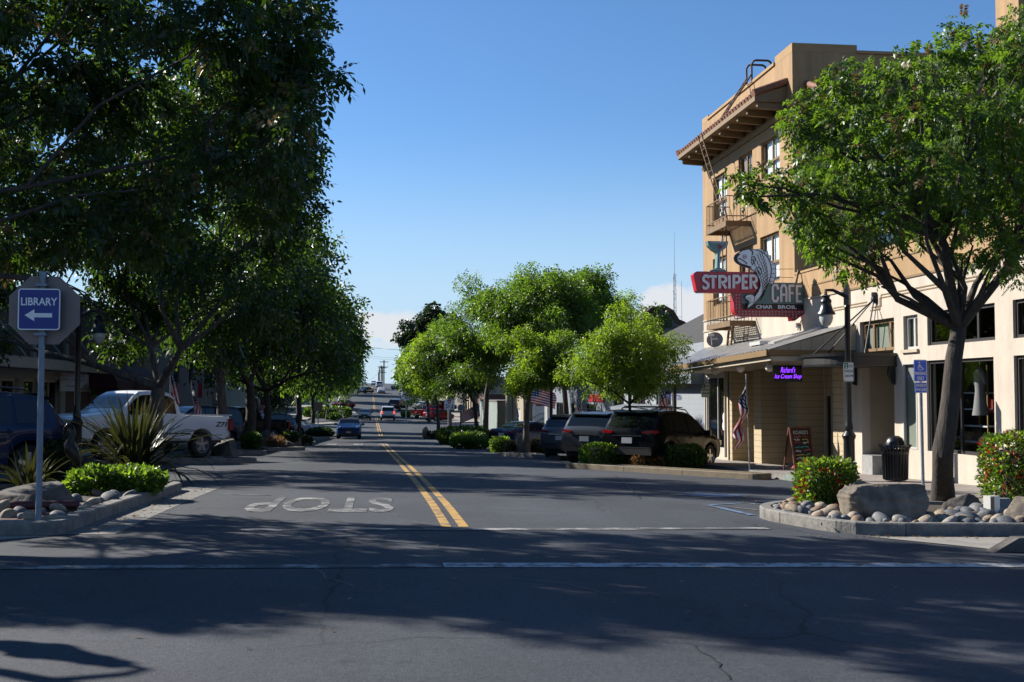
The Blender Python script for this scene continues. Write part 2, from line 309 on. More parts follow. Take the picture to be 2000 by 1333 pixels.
def G(u, v, dz=0):
    d = vdir(u, v); lo, hi = 1.0, 900.0
    t = lo; step = .5
    while t < hi:
        p = CAM + d * t
        if p.z <= zg(p.x, p.y) + dz:
            a, b_ = t - step, t
            for _ in range(30):
                mid = (a + b_) / 2; p = CAM + d * mid
                if p.z <= zg(p.x, p.y) + dz: b_ = mid
                else: a = mid
            return CAM + d * b_
        t += step
    return CAM + d * hi

# ---------------- mesh helpers ----------------
def tag(o, label=None, cat=None, group=None, kind=None):
    if label: o['label'] = label
    if cat: o['category'] = cat
    if group: o['group'] = group
    if kind: o['kind'] = kind
    return o
XF = {}
def thing(name, label, cat, loc=(0, 0, 0), rz=0, group=None, rx=0, ry=0):
    o = bpy.data.objects.new(name, None); col.objects.link(o); o.empty_display_size = .2
    o.location = loc; o.rotation_euler = (rx, ry, rz); tag(o, label, cat, group)
    return o
def rootmat(o):
    return Matrix.Translation(o.location) @ o.rotation_euler.to_matrix().to_4x4()
def root_of(o):
    while o.parent: o = o.parent
    return o
class MB:
    def __init__(s): s.v = []; s.f = []; s.mi = []; s.cur = 0
    def mat(s, i): s.cur = i; return s
    def add(s, vs, fs):
        n = len(s.v); s.v += [tuple(p) for p in vs]; s.f += [tuple(i + n for i in f) for f in fs]; s.mi += [s.cur] * len(fs); return s
    def box(s, c, size, rz=0, rot=None):
        x, y, z = [q / 2 for q in size]; P = [Vector((a * x, b * y, d * z)) for d in (-1, 1) for b in (-1, 1) for a in (-1, 1)]
        m = rot if rot else Matrix.Rotation(rz, 3, 'Z'); P = [m @ p + Vector(c) for p in P]
        return s.add(P, [(0, 2, 3, 1), (4, 5, 7, 6), (0, 1, 5, 4), (2, 6, 7, 3), (0, 4, 6, 2), (1, 3, 7, 5)])
    def bx(s, a, b): return s.box([(p + q) / 2 for p, q in zip(a, b)], [abs(q - p) for p, q in zip(a, b)])
    def bar(s, a, b, w, h, up=(0, 0, 1)):
        a, b = Vector(a), Vector(b); d = (b - a); L = d.length; d = d / L; upv = Vector(up)
        if abs(d.dot(upv)) > .98: upv = Vector((1, 0, 0))
        r = d.cross(upv).normalized(); u = r.cross(d); m = Matrix((r, d, u)).transposed()
        return s.box((a + b) / 2, (w, L, h), rot=m)
    def quad(s, *p): return s.add(p, [tuple(range(len(p)))])
    def tube(s, pts, r, n=8, cap=True):
        pts = [Vector(p) for p in pts]; k = len(pts); rs = r if isinstance(r, (list, tuple)) else [r] * k
        vs = []; ref = None
        for i, p in enumerate(pts):
            d = (pts[min(i + 1, k - 1)] - pts[max(i - 1, 0)]).normalized()
            if ref is None: ref = d.orthogonal().normalized()
            ref = (ref - d * ref.dot(d)); ref = ref.normalized() if ref.length > 1e-6 else d.orthogonal().normalized()
            b = d.cross(ref)
            for j in range(n):
                a = 2 * math.pi * j / n; vs.append(p + (ref * math.cos(a) + b * math.sin(a)) * rs[i])
        fs = [(i * n + j, i * n + (j + 1) % n, (i + 1) * n + (j + 1) % n, (i + 1) * n + j) for i in range(k - 1) for j in range(n)]
        if cap: fs += [tuple(range(n - 1, -1, -1)), tuple((k - 1) * n + j for j in range(n))]
        return s.add(vs, fs)
    def lathe(s, prof, o=(0, 0, 0), n=20, axis=(0, 0, 1), a0=0, a1=2 * math.pi):
        """prof: (radius, height) list turned about an axis"""
        q = Vector((0, 0, 1)).rotation_difference(Vector(axis)).to_matrix(); o = Vector(o); full = abs(a1 - a0 - 2 * math.pi) < 1e-6; c = n if full else n + 1
        vs = [o + q @ Vector((r * math.cos(a0 + (a1 - a0) * j / n), r * math.sin(a0 + (a1 - a0) * j / n), h)) for r, h in prof for j in range(c)]
        fs = [(i * c + j, i * c + (j + 1) % c, (i + 1) * c + (j + 1) % c, (i + 1) * c + j) for i in range(len(prof) - 1) for j in range(n)]
        return s.add(vs, fs)
    def prism(s, pts, fr, w0, w1, caps=(1, 1)):
        """polygon in a frame (origin, u, v, n) extruded along n from w0 to w1"""
        n = len(pts); vs = [fr(a, b, w0) for a, b in pts] + [fr(a, b, w1) for a, b in pts]
        fs = [(i, (i + 1) % n, n + (i + 1) % n, n + i) for i in range(n)]
        if caps[0]: fs.append(tuple(range(n - 1, -1, -1)))
        if caps[1]: fs.append(tuple(range(n, 2 * n)))
        return s.add(vs, fs)
    def ribbon(s, pts, wd, fr, w0, w1, closed=False):
        """a stroke of even width along a 2-D line, mitred, as a raised bar"""
        P = [Vector(p) for p in pts]; k = len(P); L = []; Rr = []
        for i in range(k):
            a = P[i - 1] if (i > 0 or closed) else None; b = P[(i + 1) % k] if (i < k - 1 or closed) else None
            d1 = (P[i] - a).normalized() if a is not None else None; d2 = (b - P[i]).normalized() if b is not None else None
            if d1 is None: d1 = d2
            if d2 is None: d2 = d1
            n1 = Vector((-d1.y, d1.x)); n2 = Vector((-d2.y, d2.x)); m = n1 + n2
            m = m.normalized() if m.length > 1e-5 else n1; h = wd / 2 / max(.45, m.dot(n1)); L.append(P[i] + m * h); Rr.append(P[i] - m * h)
        vs = [fr(p.x, p.y, w1) for p in L] + [fr(p.x, p.y, w1) for p in Rr] + [fr(p.x, p.y, w0) for p in L] + [fr(p.x, p.y, w0) for p in Rr]
        fs = []
        for i in range(k if closed else k - 1):
            j = (i + 1) % k; fs += [(i, k + i, k + j, j), (i, j, 2*k + j, 2*k + i), (k + i, 3*k + i, 3*k + j, k + j)]
        if not closed: fs += [(0, 2*k, 3*k, k), (k - 1, 2*k - 1, 4*k - 1, 3*k - 1)]
        return s.add(vs, fs)
    def text(s, st, fr, size=1, w=0.002, bold=0, shear=0, align='CENTER', sx=1):
        vs, fs = text_mesh(st, bold, shear, align)
        return s.add([fr(x * size * sx, y * size, w) for x, y in vs], fs)
    def build(s, name, mats, parent=None, smooth=None, world=True, kind=None):
        me = bpy.data.meshes.new(name); vs = s.v
        if parent is not None and world:
            inv = rootmat(root_of(parent)).inverted(); vs = [tuple(inv @ Vector(p)) for p in vs]
        me.from_pydata(vs, [], s.f); mats = mats if isinstance(mats, (list, tuple)) else [mats]
        for m in mats: me.materials.append(M[m])
        if len(mats) > 1: me.polygons.foreach_set('material_index', s.mi)
        me.validate(); me.update()
        if smooth is not None: smooth_mesh(me, smooth)
        o = bpy.data.objects.new(name, me); col.objects.link(o)
        if parent is not None: o.parent = parent
        if kind: o['kind'] = kind
        return o
def smooth_mesh(me, ang=35):
    bm = bmesh.new(); bm.from_mesh(me); bmesh.ops.remove_doubles(bm, verts=bm.verts, dist=.0005); bmesh.ops.recalc_face_normals(bm, faces=bm.faces)
    for f in bm.faces: f.smooth = True
    for e in bm.edges:
        e.smooth = (len(e.link_faces) == 2 and e.calc_face_angle(0) < R(ang))
    bm.to_mesh(me); bm.free()
def npmesh(name, verts, faces, mats, parent=None, mi=None, n=4):
    """verts (N,3), faces (K,n) numpy -> object"""
    me = bpy.data.meshes.new(name); me.vertices.add(len(verts)); me.vertices.foreach_set('co', np.ascontiguousarray(verts, np.float32).ravel())
    k = len(faces); me.loops.add(k * n); me.loops.foreach_set('vertex_index', np.ascontiguousarray(faces, np.int32).ravel())
    me.polygons.add(k); me.polygons.foreach_set('loop_start', np.arange(0, k * n, n, dtype=np.int32)); me.polygons.foreach_set('loop_total', np.full(k, n, np.int32))
    for m in mats: me.materials.append(M[m])
    if mi is not None: me.polygons.foreach_set('material_index', np.ascontiguousarray(mi, np.int32))
    me.update(calc_edges=True)
    o = bpy.data.objects.new(name, me); col.objects.link(o)
    if parent is not None: o.parent = parent
    return o
def frame(o, u, v, n=None):
    o, u, v = Vector(o), Vector(u), Vector(v); n = Vector(n) if n is not None else u.cross(v).normalized()
    return lambda a, b, w=0: o + u * a + v * b + n * w
_txt = {}
def text_mesh(st, bold=0, shear=0, align='CENTER'):
    k = (st, bold, shear, align)
    if k not in _txt:
        c = bpy.data.curves.new('t', 'FONT'); c.body = st; c.align_x = align; c.offset = bold; c.shear = shear; c.fill_mode = 'FRONT'; c.resolution_u = 3
        o = bpy.data.objects.new('t', c); col.objects.link(o); dg = bpy.context.evaluated_depsgraph_get(); dg.update()
        me = bpy.data.meshes.new_from_object(o.evaluated_get(dg)); _txt[k] = ([(p.co.x, p.co.y) for p in me.vertices], [tuple(p.vertices) for p in me.polygons])
        bpy.data.objects.remove(o); bpy.data.curves.remove(c); bpy.data.meshes.remove(me)
    return _txt[k]
for a in (('CHAR', .035, 0), ('BROIL', .035, 0), ("Richard's", -.008, .4), ('Ice Cream Shop', -.008, .4), ('LIBRARY', .02, 0), ('STOP', .02, 0), ('HOUR', .02, 0), ('2', .03, 0), ('PARKING', .02, 0), ('8AM-6PM', .02, 0), ('ONLY', .02, 0), ('MINIMUM', .02, 0), ('FINE $250', .02, 0), ('BANK OF STOCKTON', .015, 0),
          ("Richard's", .0, .35), ('Ice Cream Shop', .0, .35), ('VETERINARY SERVICE', .02, 0), ('(707) 374-6355', .02, 0), ('M     ney', .01, 0), ('Z71', .03, .25), ('HERE', .02, 0), ('STORE', .01, 0), ("RICHARD'S", .02, 0), ('CHAR  BROIL', .035, 0), ('dish', .02, .0)): text_mesh(*a)
def copy_tree(o, parent=None):
    c = o.copy(); col.objects.link(c); c.parent = parent
    for ch in list(o.children): copy_tree(ch, c)
    return c
rnd = random.Random(11); rng = np.random.default_rng(5)
# ================= SETTING: ground, kerbs, markings =================
def structure(o): o['kind'] = 'structure'; return o
def sheet(name, xs, ys, fz, m):
    X, Y = np.meshgrid(xs, ys); V = np.array([(x, y, fz(x, y)) for x, y in zip(X.ravel(), Y.ravel())]); nx = len(xs)
    Fc = np.array([(j * nx + i, j * nx + i + 1, (j + 1) * nx + i + 1, (j + 1) * nx + i) for j in range(len(ys) - 1) for i in range(nx - 1)])
    o = npmesh(name, V, Fc, [m]); o.data.polygons.foreach_set('use_smooth', [True] * len(Fc)); return structure(o)
xs = [-1500, -400, -150, -80, -40, -30, -20, -14, -12, -10] + [KL] + [-8 + i for i in range(13)] + [5 + .8 * i for i in range(1, 6)] + [9.6, KR, 11, 12, 14, 18, 24, 30, 40, 80, 150, 400, 1500]
ys = [-120, -60, -30, -20, -15, -12] + [-10 + .8 * i for i in range(100)] + [72 + 3 * i for i in range(60)] + [255 + 8 * i for i in range(40)] + [600, 700, 900, 1400, 3000]
sheet('road', sorted(set(xs)), ys, zg, 'asphalt')
def walk(name, xa, xb, y0, y1, m, dz=.15, nx=3, kerb=.16, kmat='kerb_concrete', side=1):
    """pavement strip with its kerb along xa (road side)"""
    yy = np.linspace(y0, y1, max(2, int((y1 - y0) / 1.2))); ka = xa + side * kerb
    sheet(name, np.linspace(ka, xb, nx) if ka < xb else np.linspace(xb, ka, nx), yy, lambda x, y: zg(x, y) + dz, m)
    b = MB()
    for a, c in zip(yy[:-1], yy[1:]):
        za, zc = zg(xa, a), zg(xa, c)
        b.quad((xa, a, za - .1), (xa, c, zc - .1), (xa, c, zc + dz), (xa, a, za + dz)); b.quad((xa, a, za + dz), (xa, c, zc + dz), (ka, c, zc + dz + .003), (ka, a, za + dz + .003))
    b.quad((xa, y0, zg(xa, y0) - .1), (xb, y0, zg(xb, y0) - .1), (xb, y0, zg(xb, y0) + dz), (xa, y0, zg(xa, y0) + dz))
    structure(b.build('kerb', kmat))
walk('sidewalk', KR, 12.3, 24.6, 27.6, 'paving_pink', kmat='kerb_green')
walk('sidewalk', KR, 12.3, 27.6, 117, 'paving_pink')
walk('sidewalk', 9.6, 16, 15.6, 24.6, 'paving_pink', nx=4)
walk('sidewalk', KR, 14.3, 148, 330, 'concrete'); walk('sidewalk', KL, -13, 148, 330, 'concrete', side=-1)
walk('sidewalk', KL, -12.4, 12.9, 117, 'concrete', side=-1)
def roundpoly(P, rad, n=5):
    out = []; k = len(P)
    for i in range(k):
        p = Vector(P[i]); a = Vector(P[i - 1]) - p; b_ = Vector(P[(i + 1) % k]) - p
        r_ = min(rad, a.length * .45, b_.length * .45); a = p + a.normalized() * r_; b_ = p + b_.normalized() * r_
        for t in [i / (n - 1) for i in range(n)]: out.append(((1 - t)**2 * a + 2 * t * (1 - t) * p + t * t * b_))
    res = []
    for i, p in enumerate(out):
        q = out[(i + 1) % len(out)]; m = max(1, int((q - p).length / .7))
        res += [p.lerp(q, j / m) for j in range(m)]
    return res
def planter(P, rad=.35, dz=.15, bed='gravel', wd=.15, kmat='kerb_concrete'):
    """raised kerbed bed in the road; P anticlockwise plan outline"""
    P = [Vector(p[:2]) for p in P]
    if sum(P[i - 1].x * P[i].y - P[i].x * P[i - 1].y for i in range(len(P))) < 0: P = P[::-1]
    O = roundpoly(P, rad); k = len(O); I = []
    for i in range(k):
        d = (O[(i + 1) % k] - O[i - 1]).normalized(); I.append(O[i] + Vector((-d.y, d.x)) * wd)
    z = lambda p: zg(p.x, p.y)
    b = MB(); vs = [(p.x, p.y, z(p) - .1) for p in O] + [(p.x, p.y, z(p) + dz - .015) for p in O] + [(p.x + (q.x - p.x) * .12, p.y + (q.y - p.y) * .12, z(p) + dz) for p, q in zip(O, I)] + [(p.x, p.y, z(p) + dz) for p in I] + [(p.x, p.y, z(p) - .02) for p in I]
    b.add(vs, [(r_ * k + i, r_ * k + (i + 1) % k, (r_ + 1) * k + (i + 1) % k, (r_ + 1) * k + i) for r_ in range(4) for i in range(k)])
    structure(b.build('kerb', kmat))
    j = MB(); acc = 1.0
    for i in range(k):
        p, q, pi, qi = O[i], O[(i + 1) % k], I[i], I[(i + 1) % k]; acc += (q - p).length
        if acc > 1.9 and (q - p).length > .1:
            acc = 0; d = (q - p).normalized(); nn = Vector((d.y, -d.x)); a0 = p + nn * .002; a1 = a0 + d * .014; e0 = pi; e1 = pi + d * .014; zz = z(p)
            j.add([(a0.x, a0.y, zz - .1), (a1.x, a1.y, zz - .1), (a1.x, a1.y, zz + dz - .012), (a0.x, a0.y, zz + dz - .012), (e1.x, e1.y, zz + dz + .002), (e0.x, e0.y, zz + dz + .002)], [(0, 1, 2, 3), (3, 2, 4, 5)])
    structure(j.build('kerb_joint', 'frame_dark'))
    c = sum(I, Vector((0, 0))) / k; b = MB()
    b.add([(c.x, c.y, z(c) + dz - .03)] + [(p.x, p.y, z(p) + dz - .05) for p in I], [(0, 1 + i, 1 + (i + 1) % k) for i in range(k)])
    structure(b.build('planting_bed', bed)); return I
def mark(name, pts, wd, m, dz=.006, step=.8):
    P = [Vector(p[:2]) for p in pts]; b = MB(); fr = lambda a, c, w_=0: Vector((a, c, zg(a, c) + w_)); Q = []
    for p, q in zip(P[:-1], P[1:]):
        n = max(1, int((q - p).length / step)); Q += [p.lerp(q, j / n) for j in range(n)]
    Q.append(P[-1]); L = []
    for i, p in enumerate(Q):
        d = (Q[min(i + 1, len(Q) - 1)] - Q[max(i - 1, 0)]).normalized(); nn = Vector((-d.y, d.x)) * wd / 2; L.append((p + nn, p - nn))
    vs = [fr(e.x, e.y, dz) for l_ in L for e in l_]
    b.add(vs, [(2 * i, 2 * i + 1, 2 * i + 3, 2 * i + 2) for i in range(len(Q) - 1)])
    return structure(b.build(name, m))
def markpoly(name, uv, m, dz=.006):
    b = MB(); P = [G(u, v) for u, v in uv]; b.add([(p.x, p.y, zg(p.x, p.y) + dz) for p in P], [tuple(range(len(P)))]); return structure(b.build(name, m))
# double yellow line
for seg, dz in (([(889, 1030), (858, 985), (822, 942), (787, 905), (765, 884), (750, 867)], .006), ([(745, 855), (739, 835), (735, 815)], .02), ([(732, 806), (729, 773)], .03), ([(728, 770), (726, 756)], .05)):
    P = [G(u, v) for u, v in seg]
    for s in (-.105, .105): mark('centre_line', [(p.x + s, p.y) for p in P], .12, 'line_yellow', dz)
# near crosswalk
a, b_ = G(0, 1110), G(862, 1106); mark('crosswalk_line', [(a.x - 3, a.y), a, b_], .20, 'line_worn')
a, b_ = G(866, 1105), G(2000, 1105); mark('crosswalk_line', [a, b_, (b_.x + 4, b_.y - .1)], .27, 'line_white')
a, b_ = G(470, 1036), G(1500, 1033); mark('crosswalk_line', [a, b_], .22, 'line_worn')
def textbox(b, st, fr, cx, cy, wd, ht, dz=.003, bold=.02, shear=0):
    vs, fs = text_mesh(st, bold, shear, 'CENTER'); A = np.array(vs); lo, hi = A.min(0), A.max(0); s = np.array([wd, ht]) / (hi - lo); A = (A - (lo + hi) / 2) * s + np.array([cx, cy])
    return b.add([fr(x, y, dz) for x, y in A], fs)
def ground_text(st, x, y, wd, ht, m, dz=.006):
    b = MB(); fr = lambda a, c, w_=0: Vector((x - a, y - c, zg(x - a, y - c) + w_)); textbox(b, st, fr, 0, 0, wd, ht, dz); return structure(b.build('stop_lettering', m))
a, b_ = G(487, 986), G(768, 986); ground_text('STOP', (a.x + b_.x) / 2, (G(620, 972).y + G(620, 1001).y) / 2, b_.x - a.x, G(620, 972).y - G(620, 1001).y, 'line_worn')
a, b_ = G(652, 876), G(746, 876); ground_text('STOP', (a.x + b_.x) / 2, a.y, b_.x - a.x, 3, 'line_worn', .01)
for u in (648, 700, 749, 800, 844, 890):
    p = G(u, 868.5); mark('crosswalk_bar', [(p.x, p.y - .7), (p.x, p.y + .7)], .55, 'line_white', .012)
for u, v in ((689, 806), (686, 814), (735, 813), (778, 806), (780, 814), (815, 815), (655, 806), (650, 814)):
    p = G(u, v); mark('crosswalk_bar', [(p.x, p.y - 1.6), (p.x, p.y + 1.6)], .9, 'line_white', .03)
for u0, u1, v in ((715, 758, 774.5), (705, 723, 769)):
    a, b_ = G(u0, v), G(u1, v); mark('crosswalk_line', [a, b_], .8, 'line_worn', .06, 3)
# parking bay paint on the right
a, b_ = G(1278, 956), G(1568, 956); mark('parking_line', [a, b_], .10, 'line_worn')
a, b_ = G(1330, 937), G(1468, 941); mark('parking_line', [a, b_], .10, 'line_worn')
a, b_ = G(1385, 987), G(1530, 978.5); mark('parking_line', [a, b_], .10, 'line_blue')
a, b_ = G(1385, 988), G(1470, 1007); mark('parking_line', [a, b_], .12, 'line_blue')
for (p, q) in (((1440, 982), (1500, 987)), ((1420, 991), (1480, 997))): mark('parking_line', [G(*p), G(*q)], .09, 'line_worn')
markpoly('parking_symbol', [(1318, 966.5), (1366, 962.5), (1462, 968), (1400, 972.5)], 'line_blue')
mark('parking_symbol', [G(1310, 966.5), G(1366, 962.3), G(1470, 968)], .10, 'line_worn', .010); mark('parking_symbol', [G(1310, 966.7), G(1400, 972.8), G(1466, 970)], .10, 'line_worn', .010)
for p, q in (((1055, 906), (1108, 908)), ((1040, 900), (1075, 901)), ((330, 925), (470, 921)), ((430, 966), (530, 968))): mark('parking_line', [G(*p), G(*q)], .10, 'line_worn')
# open cracks in the asphalt
for k_, (uv, wd_) in enumerate((([(1352, 1262), (1372, 1276), (1395, 1290), (1408, 1306), (1418, 1322), (1428, 1340)], .013), ([(1202, 931), (1218, 940), (1226, 950), (1240, 962), (1250, 975)], .03), ([(560, 1085), (610, 1100), (640, 1130), (700, 1150)], .015), ([(990, 1130), (1100, 1140), (1180, 1160), (1290, 1165)], .014))):
    rk = random.Random(k_); P = [G(u, v) for u, v in uv]; Q = []
    for p, q in zip(P[:-1], P[1:]):
        n_ = max(2, int((q - p).length / .09)); Q += [p.lerp(q, i / n_) + Vector((rk.uniform(-.025, .025), rk.uniform(-.025, .025), 0)) for i in range(n_)]
    mark('road_crack', Q, wd_, 'frame_dark', .005, .2)
# concrete gutter and ramp aprons
b = MB(); yy = np.linspace(12.9, 22, 12)
for a, c in zip(yy[:-1], yy[1:]): b.add([(x, y, zg(x, y) + .004) for x, y in ((-3.4, a), (-2.80, a), (-2.80, c), (-3.4, c))], [(0, 1, 2, 3)])
structure(b.build('gutter', 'kerb_concrete'))
b = MB(); P = [(-3.42, 12.7), (-4.4, 11.9), (-9, 11.4), (-9, 12.8)]; b.add([(x, y, zg(x, y) + .006) for x, y in P], [(0, 1, 2, 3)]); structure(b.build('ramp_apron', 'concrete'))
q = [G(1700, 1050), G(1860, 1066), G(1960, 1077), G(2080, 1077)]; P = [(p.x, p.y) for p in q] + [(9.5, 12.85), (5.6, 12.75)]
b = MB(); b.add([(x, y, zg(x, y) + .008) for x, y in P], [tuple(range(len(P)))]); structure(b.build('ramp_apron', 'concrete'))
# kerbed beds
a = G(1622, 1047)
RI1 = planter([(13, 13.1), (13, 14.9), (9.5, 15.4), (9.3, 17.2), (6.8, 17.3), (5.65, 16.2), (5.14, 15.0), (a.x + .25, a.y), (8, 13.05)], .7, bed='soil')
LI1 = planter([(-3.35, 12.8), (-3.3, 20.4), (-3.9, 21.2), (-8.8, 16.6), (-9.2, 12.7)], .25, bed='soil', wd=.17)
DR, DL = Vector((.62, .78)), Vector((-.62, .78))
def bed(uvs, depth, dirv=(.62, .78), m='gravel', rad=.3, kmat='kerb_concrete'):
    P = [G(u, v) for u, v in uvs]; d = Vector(dirv) * depth; F_ = [Vector((p.x, p.y)) for p in P]; return planter(F_ + [p + d for p in F_[::-1]], rad, bed=m, kmat=kmat)
bed([(1100, 914), (1480, 938)], 1.25, kmat='kerb_tan'); bed([(977, 891), (1090, 899)], 1.6); bed([(946, 883), (1010, 884)], 1.6)
bed([(878, 873), (962, 876)], 2.5); bed([(855, 868), (890, 868)], 4); bed([(828, 858), (860, 857)], 3); bed([(814, 851), (842, 851)], 3)
bed([(796, 826), (884, 828)], 4)
bed([(300, 907), (508, 905)], 2.2, (-.55, .83)); bed([(400, 890), (526, 888)], 2.0, (-.55, .83)); bed([(520, 882), (600, 880)], 2.5, (-.55, .83)); bed([(600, 872), (618, 867)], 3, (-.3, .95))
bed([(560, 864), (645, 858)], 3.5, (-.3, .95)); bed([(600, 833), (668, 829)], 6, (-.3, .95))
b = MB(); p = G(1942, 1080); z = zg(p.x, p.y)
b.prism([(0, 0), (6, 0), (6, .16), (.28, .15)], frame((p.x, p.y, z), (1, -.02, 0), (0, 0, 1), (0, 1, 0)), 0, .17); structure(b.build('kerb', 'stone_dark'))
# ================= RIGHT-HAND BUILDINGS =================
FX = 12.15
def fz(y): return zg(KR, y) + .15
FR = frame((FX, 0, 0), (0, 1, 0), (0, 0, 1), (-1, 0, 0))
def FRx(X): return frame((X, 0, 0), (0, 1, 0), (0, 0, 1), (-1, 0, 0))
def FRy(Y): return frame((0, Y, 0), (1, 0, 0), (0, 0, 1), (0, -1, 0))
def wall(b, fr, a0, a1, b0, b1, ops=(), depth=.2, back=True):
    A = sorted({a0, a1, *[q for o in ops for q in o[:2]]}); B = sorted({b0, b1, *[q for o in ops for q in o[2:4]]})
    A = [q for q in A if a0 <= q <= a1]; B = [q for q in B if b0 <= q <= b1]
    for i in range(len(A) - 1):
        for j in range(len(B) - 1):
            ca, cb = (A[i] + A[i + 1]) / 2, (B[j] + B[j + 1]) / 2
            if any(o[0] < ca < o[1] and o[2] < cb < o[3] for o in ops): continue
            b.quad(fr(A[i], B[j]), fr(A[i + 1], B[j]), fr(A[i + 1], B[j + 1]), fr(A[i], B[j + 1]))
    for o in ops:
        c = [(o[0], o[2]), (o[1], o[2]), (o[1], o[3]), (o[0], o[3])]
        for k in range(4):
            p, q = c[k], c[(k + 1) % 4]
            if p[1] == q[1] == b0: continue
            b.quad(fr(*p), fr(*q), fr(*q, -depth), fr(*p, -depth))
    return b
def fbox(b, fr, a0, a1, b0, b1, w0, w1): return b.prism([(a0, b0), (a1, b0), (a1, b1), (a0, b1)], fr, w0, w1)
def window(parent, fr, o, fm='frame_dark', gm='glass', fw=.06, depth=.12, mull=(), rails=(), blind=None, sill=None, name='window', blind_z=0):
    """one window of a wall: frame with its bars, the pane behind it, a blind further in"""
    a0, a1, b0, b1 = o[:4]; b = MB(); w0, w1 = -depth, -depth + .06
    fbox(b, fr, a0, a0 + fw, b0, b1, w0, w1); fbox(b, fr, a1 - fw, a1, b0, b1, w0, w1); fbox(b, fr, a0 + fw, a1 - fw, b0, b0 + fw, w0, w1); fbox(b, fr, a0 + fw, a1 - fw, b1 - fw, b1, w0, w1)
    for m in mull: fbox(b, fr, a0 + (a1 - a0) * m - fw / 2, a0 + (a1 - a0) * m + fw / 2, b0 + fw, b1 - fw, w0, w1 - .004)
    for m in rails: fbox(b, fr, a0 + fw, a1 - fw, b0 + (b1 - b0) * m - fw / 2, b0 + (b1 - b0) * m + fw / 2, w0, w1 - .008)
    f = b.build(name, fm, parent)
    g = MB(); g.quad(fr(a0, b0, w0 + .02), fr(a1, b0, w0 + .02), fr(a1, b1, w0 + .02), fr(a0, b1, w0 + .02)); g.build('pane', gm, f)
    if blind: g = MB(); fbox(g, fr, a0 + .02, a1 - .02, b0 + (b1 - b0) * blind_z, b1 - .02, -depth - .06, -depth - .04); g.build('blind', blind, f)  # an interior_dark sheet paints in the unlit room behind the pane
    if sill: g = MB(); fbox(g, fr, a0 - .05, a1 + .05, b0 - .07, b0, -.04, .06); g.build('sill', sill, f)
    return f
def opx(u0, u1, vt, vb, X=FX):
    um = (u0 + u1) / 2; return (PX(u1, vb, X).y, PX(u0, vb, X).y, PX(um, vb, X).z, PX(um, vt, X).z)
# ---- storefront wing ----
SB = thing('storefront_building', 'low cream storefront with tan parapet band and big black-framed shop windows', 'building', (FX, 23, fz(23)))
Y0, YS, YA, YE = 13.6, 28.5, 31.9, 41.2
ZC, ZP_ = 4.26, 5.04
T1, T2, T3 = opx(1680, 1747, 625, 687), opx(1765, 1793, 616, 683), opx(1811.5, 1944, 601, 670)
N1, W1 = opx(1765, 1793, 708, 877), opx(1812, 1944, 701, 888)
y4 = PX(1980, 700, FX).y
T4 = (14.6, y4, T3[2], T3[3]); W2 = (14.6, y4, W1[2], W1[3]); EN = (PX(1747, 800, FX).y, PX(1683, 800, FX).y, -2.0, 2.62)
b = MB(); wall(b, FR, Y0, YS, -2.0, ZC, [T1, T2, T3, N1, W1, T4, W2, EN], .22)
b.quad((FX, Y0, -2), (26, Y0, -2), (26, Y0, ZC), (FX, Y0, ZC)); b.build('wall', 'cream_stucco', SB)
b = MB(); wall(b, FR, Y0, YA - .003, ZC + .003, ZP_, [], 0); b.quad((FX, Y0, ZC + .003), (26, Y0, ZC + .003), (26, Y0, ZP_), (FX, Y0, ZP_)); b.quad((FX + .25, Y0, ZP_), (FX + .25, YA, ZP_), (FX + .25, YA, 4.7), (FX + .25, Y0, 4.7))
fbox(b, FR, Y0, YA - .003, ZP_, ZP_ + .06, -.3, .03); b.build('parapet', 'tan_stucco', SB)
b = MB(); b.quad((FX + .25, Y0, 4.72), (26, Y0, 4.72), (26, YA, 4.72), (FX + .25, YA, 4.72)); b.build('roof', 'interior_floor', SB)
b = MB()
for dz in (0, -.07):
    b.ribbon([(18.6, 3.97 + dz), (26.2 - dz, 3.97 + dz), (26.2 - dz, 3.70 + dz), (26.75 - dz, 3.70 + dz)], .028, FR, 0, .012); b.ribbon([(27.0, 3.86 + dz), (29.1, 3.86 + dz)], .028, FR, 0, .012)  # brown colour paints in the shadow lines of grooves in this wall
b.ribbon([(18, ZC + .0), (31.6, ZC)], .05, FR, 0, .03); b.ribbon([(22.6, 4.78), (28.3, 4.78), (28.3, 4.62), (30.6, 4.62)], .03, FR, 0, .02)
b.build('moulding', 'trim_brown', SB)
b = MB(); b.quad((FX + .22, Y0, -.25), (17, Y0, -.25), (17, YS - 2, -.25), (FX + .22, YS - 2, -.25)); b.build('shop_floor', 'interior_floor', SB)
b = MB(); b.quad((16.9, Y0, -1), (16.9, YS, -1), (16.9, YS, 4.6), (16.9, Y0, 4.6)); b.quad((FX + .3, Y0 + .1, -1), (17, Y0 + .1, -1), (17, Y0 + .1, 4.6), (FX + .3, Y0 + .1, 4.6)); b.quad((FX + .23, Y0, 4.3), (17, Y0, 4.3), (17, YS, 4.3), (FX + .23, YS, 4.3)); yq = EN[0] - .15; b.quad((FX + .23, yq, -1), (17, yq, -1), (17, yq, 4.3), (FX + .23, yq, 4.3)); b.build('back_room', 'interior_dark', SB)
window(SB, FR, T3, gm='glass_dark', mull=(.27,), fw=.07); window(SB, FR, T4, gm='glass_dark', mull=(.5,), fw=.07)
window(SB, FR, W1, gm='glass', mull=(.515,), fw=.07); window(SB, FR, W2, gm='glass', mull=(.5,), fw=.07)
window(SB, FR, T1, 'timber_brown', 'glass', .09, mull=(.22, .70), blind='shade_cloth', depth=.16); window(SB, FR, T2, 'frame_white', 'glass', .07, mull=(.45,), blind='shade_cloth', sill='cream_paint', depth=.14)
window(SB, FR, N1, 'frame_white', 'glass', .045, blind='shade_cloth', depth=.05)
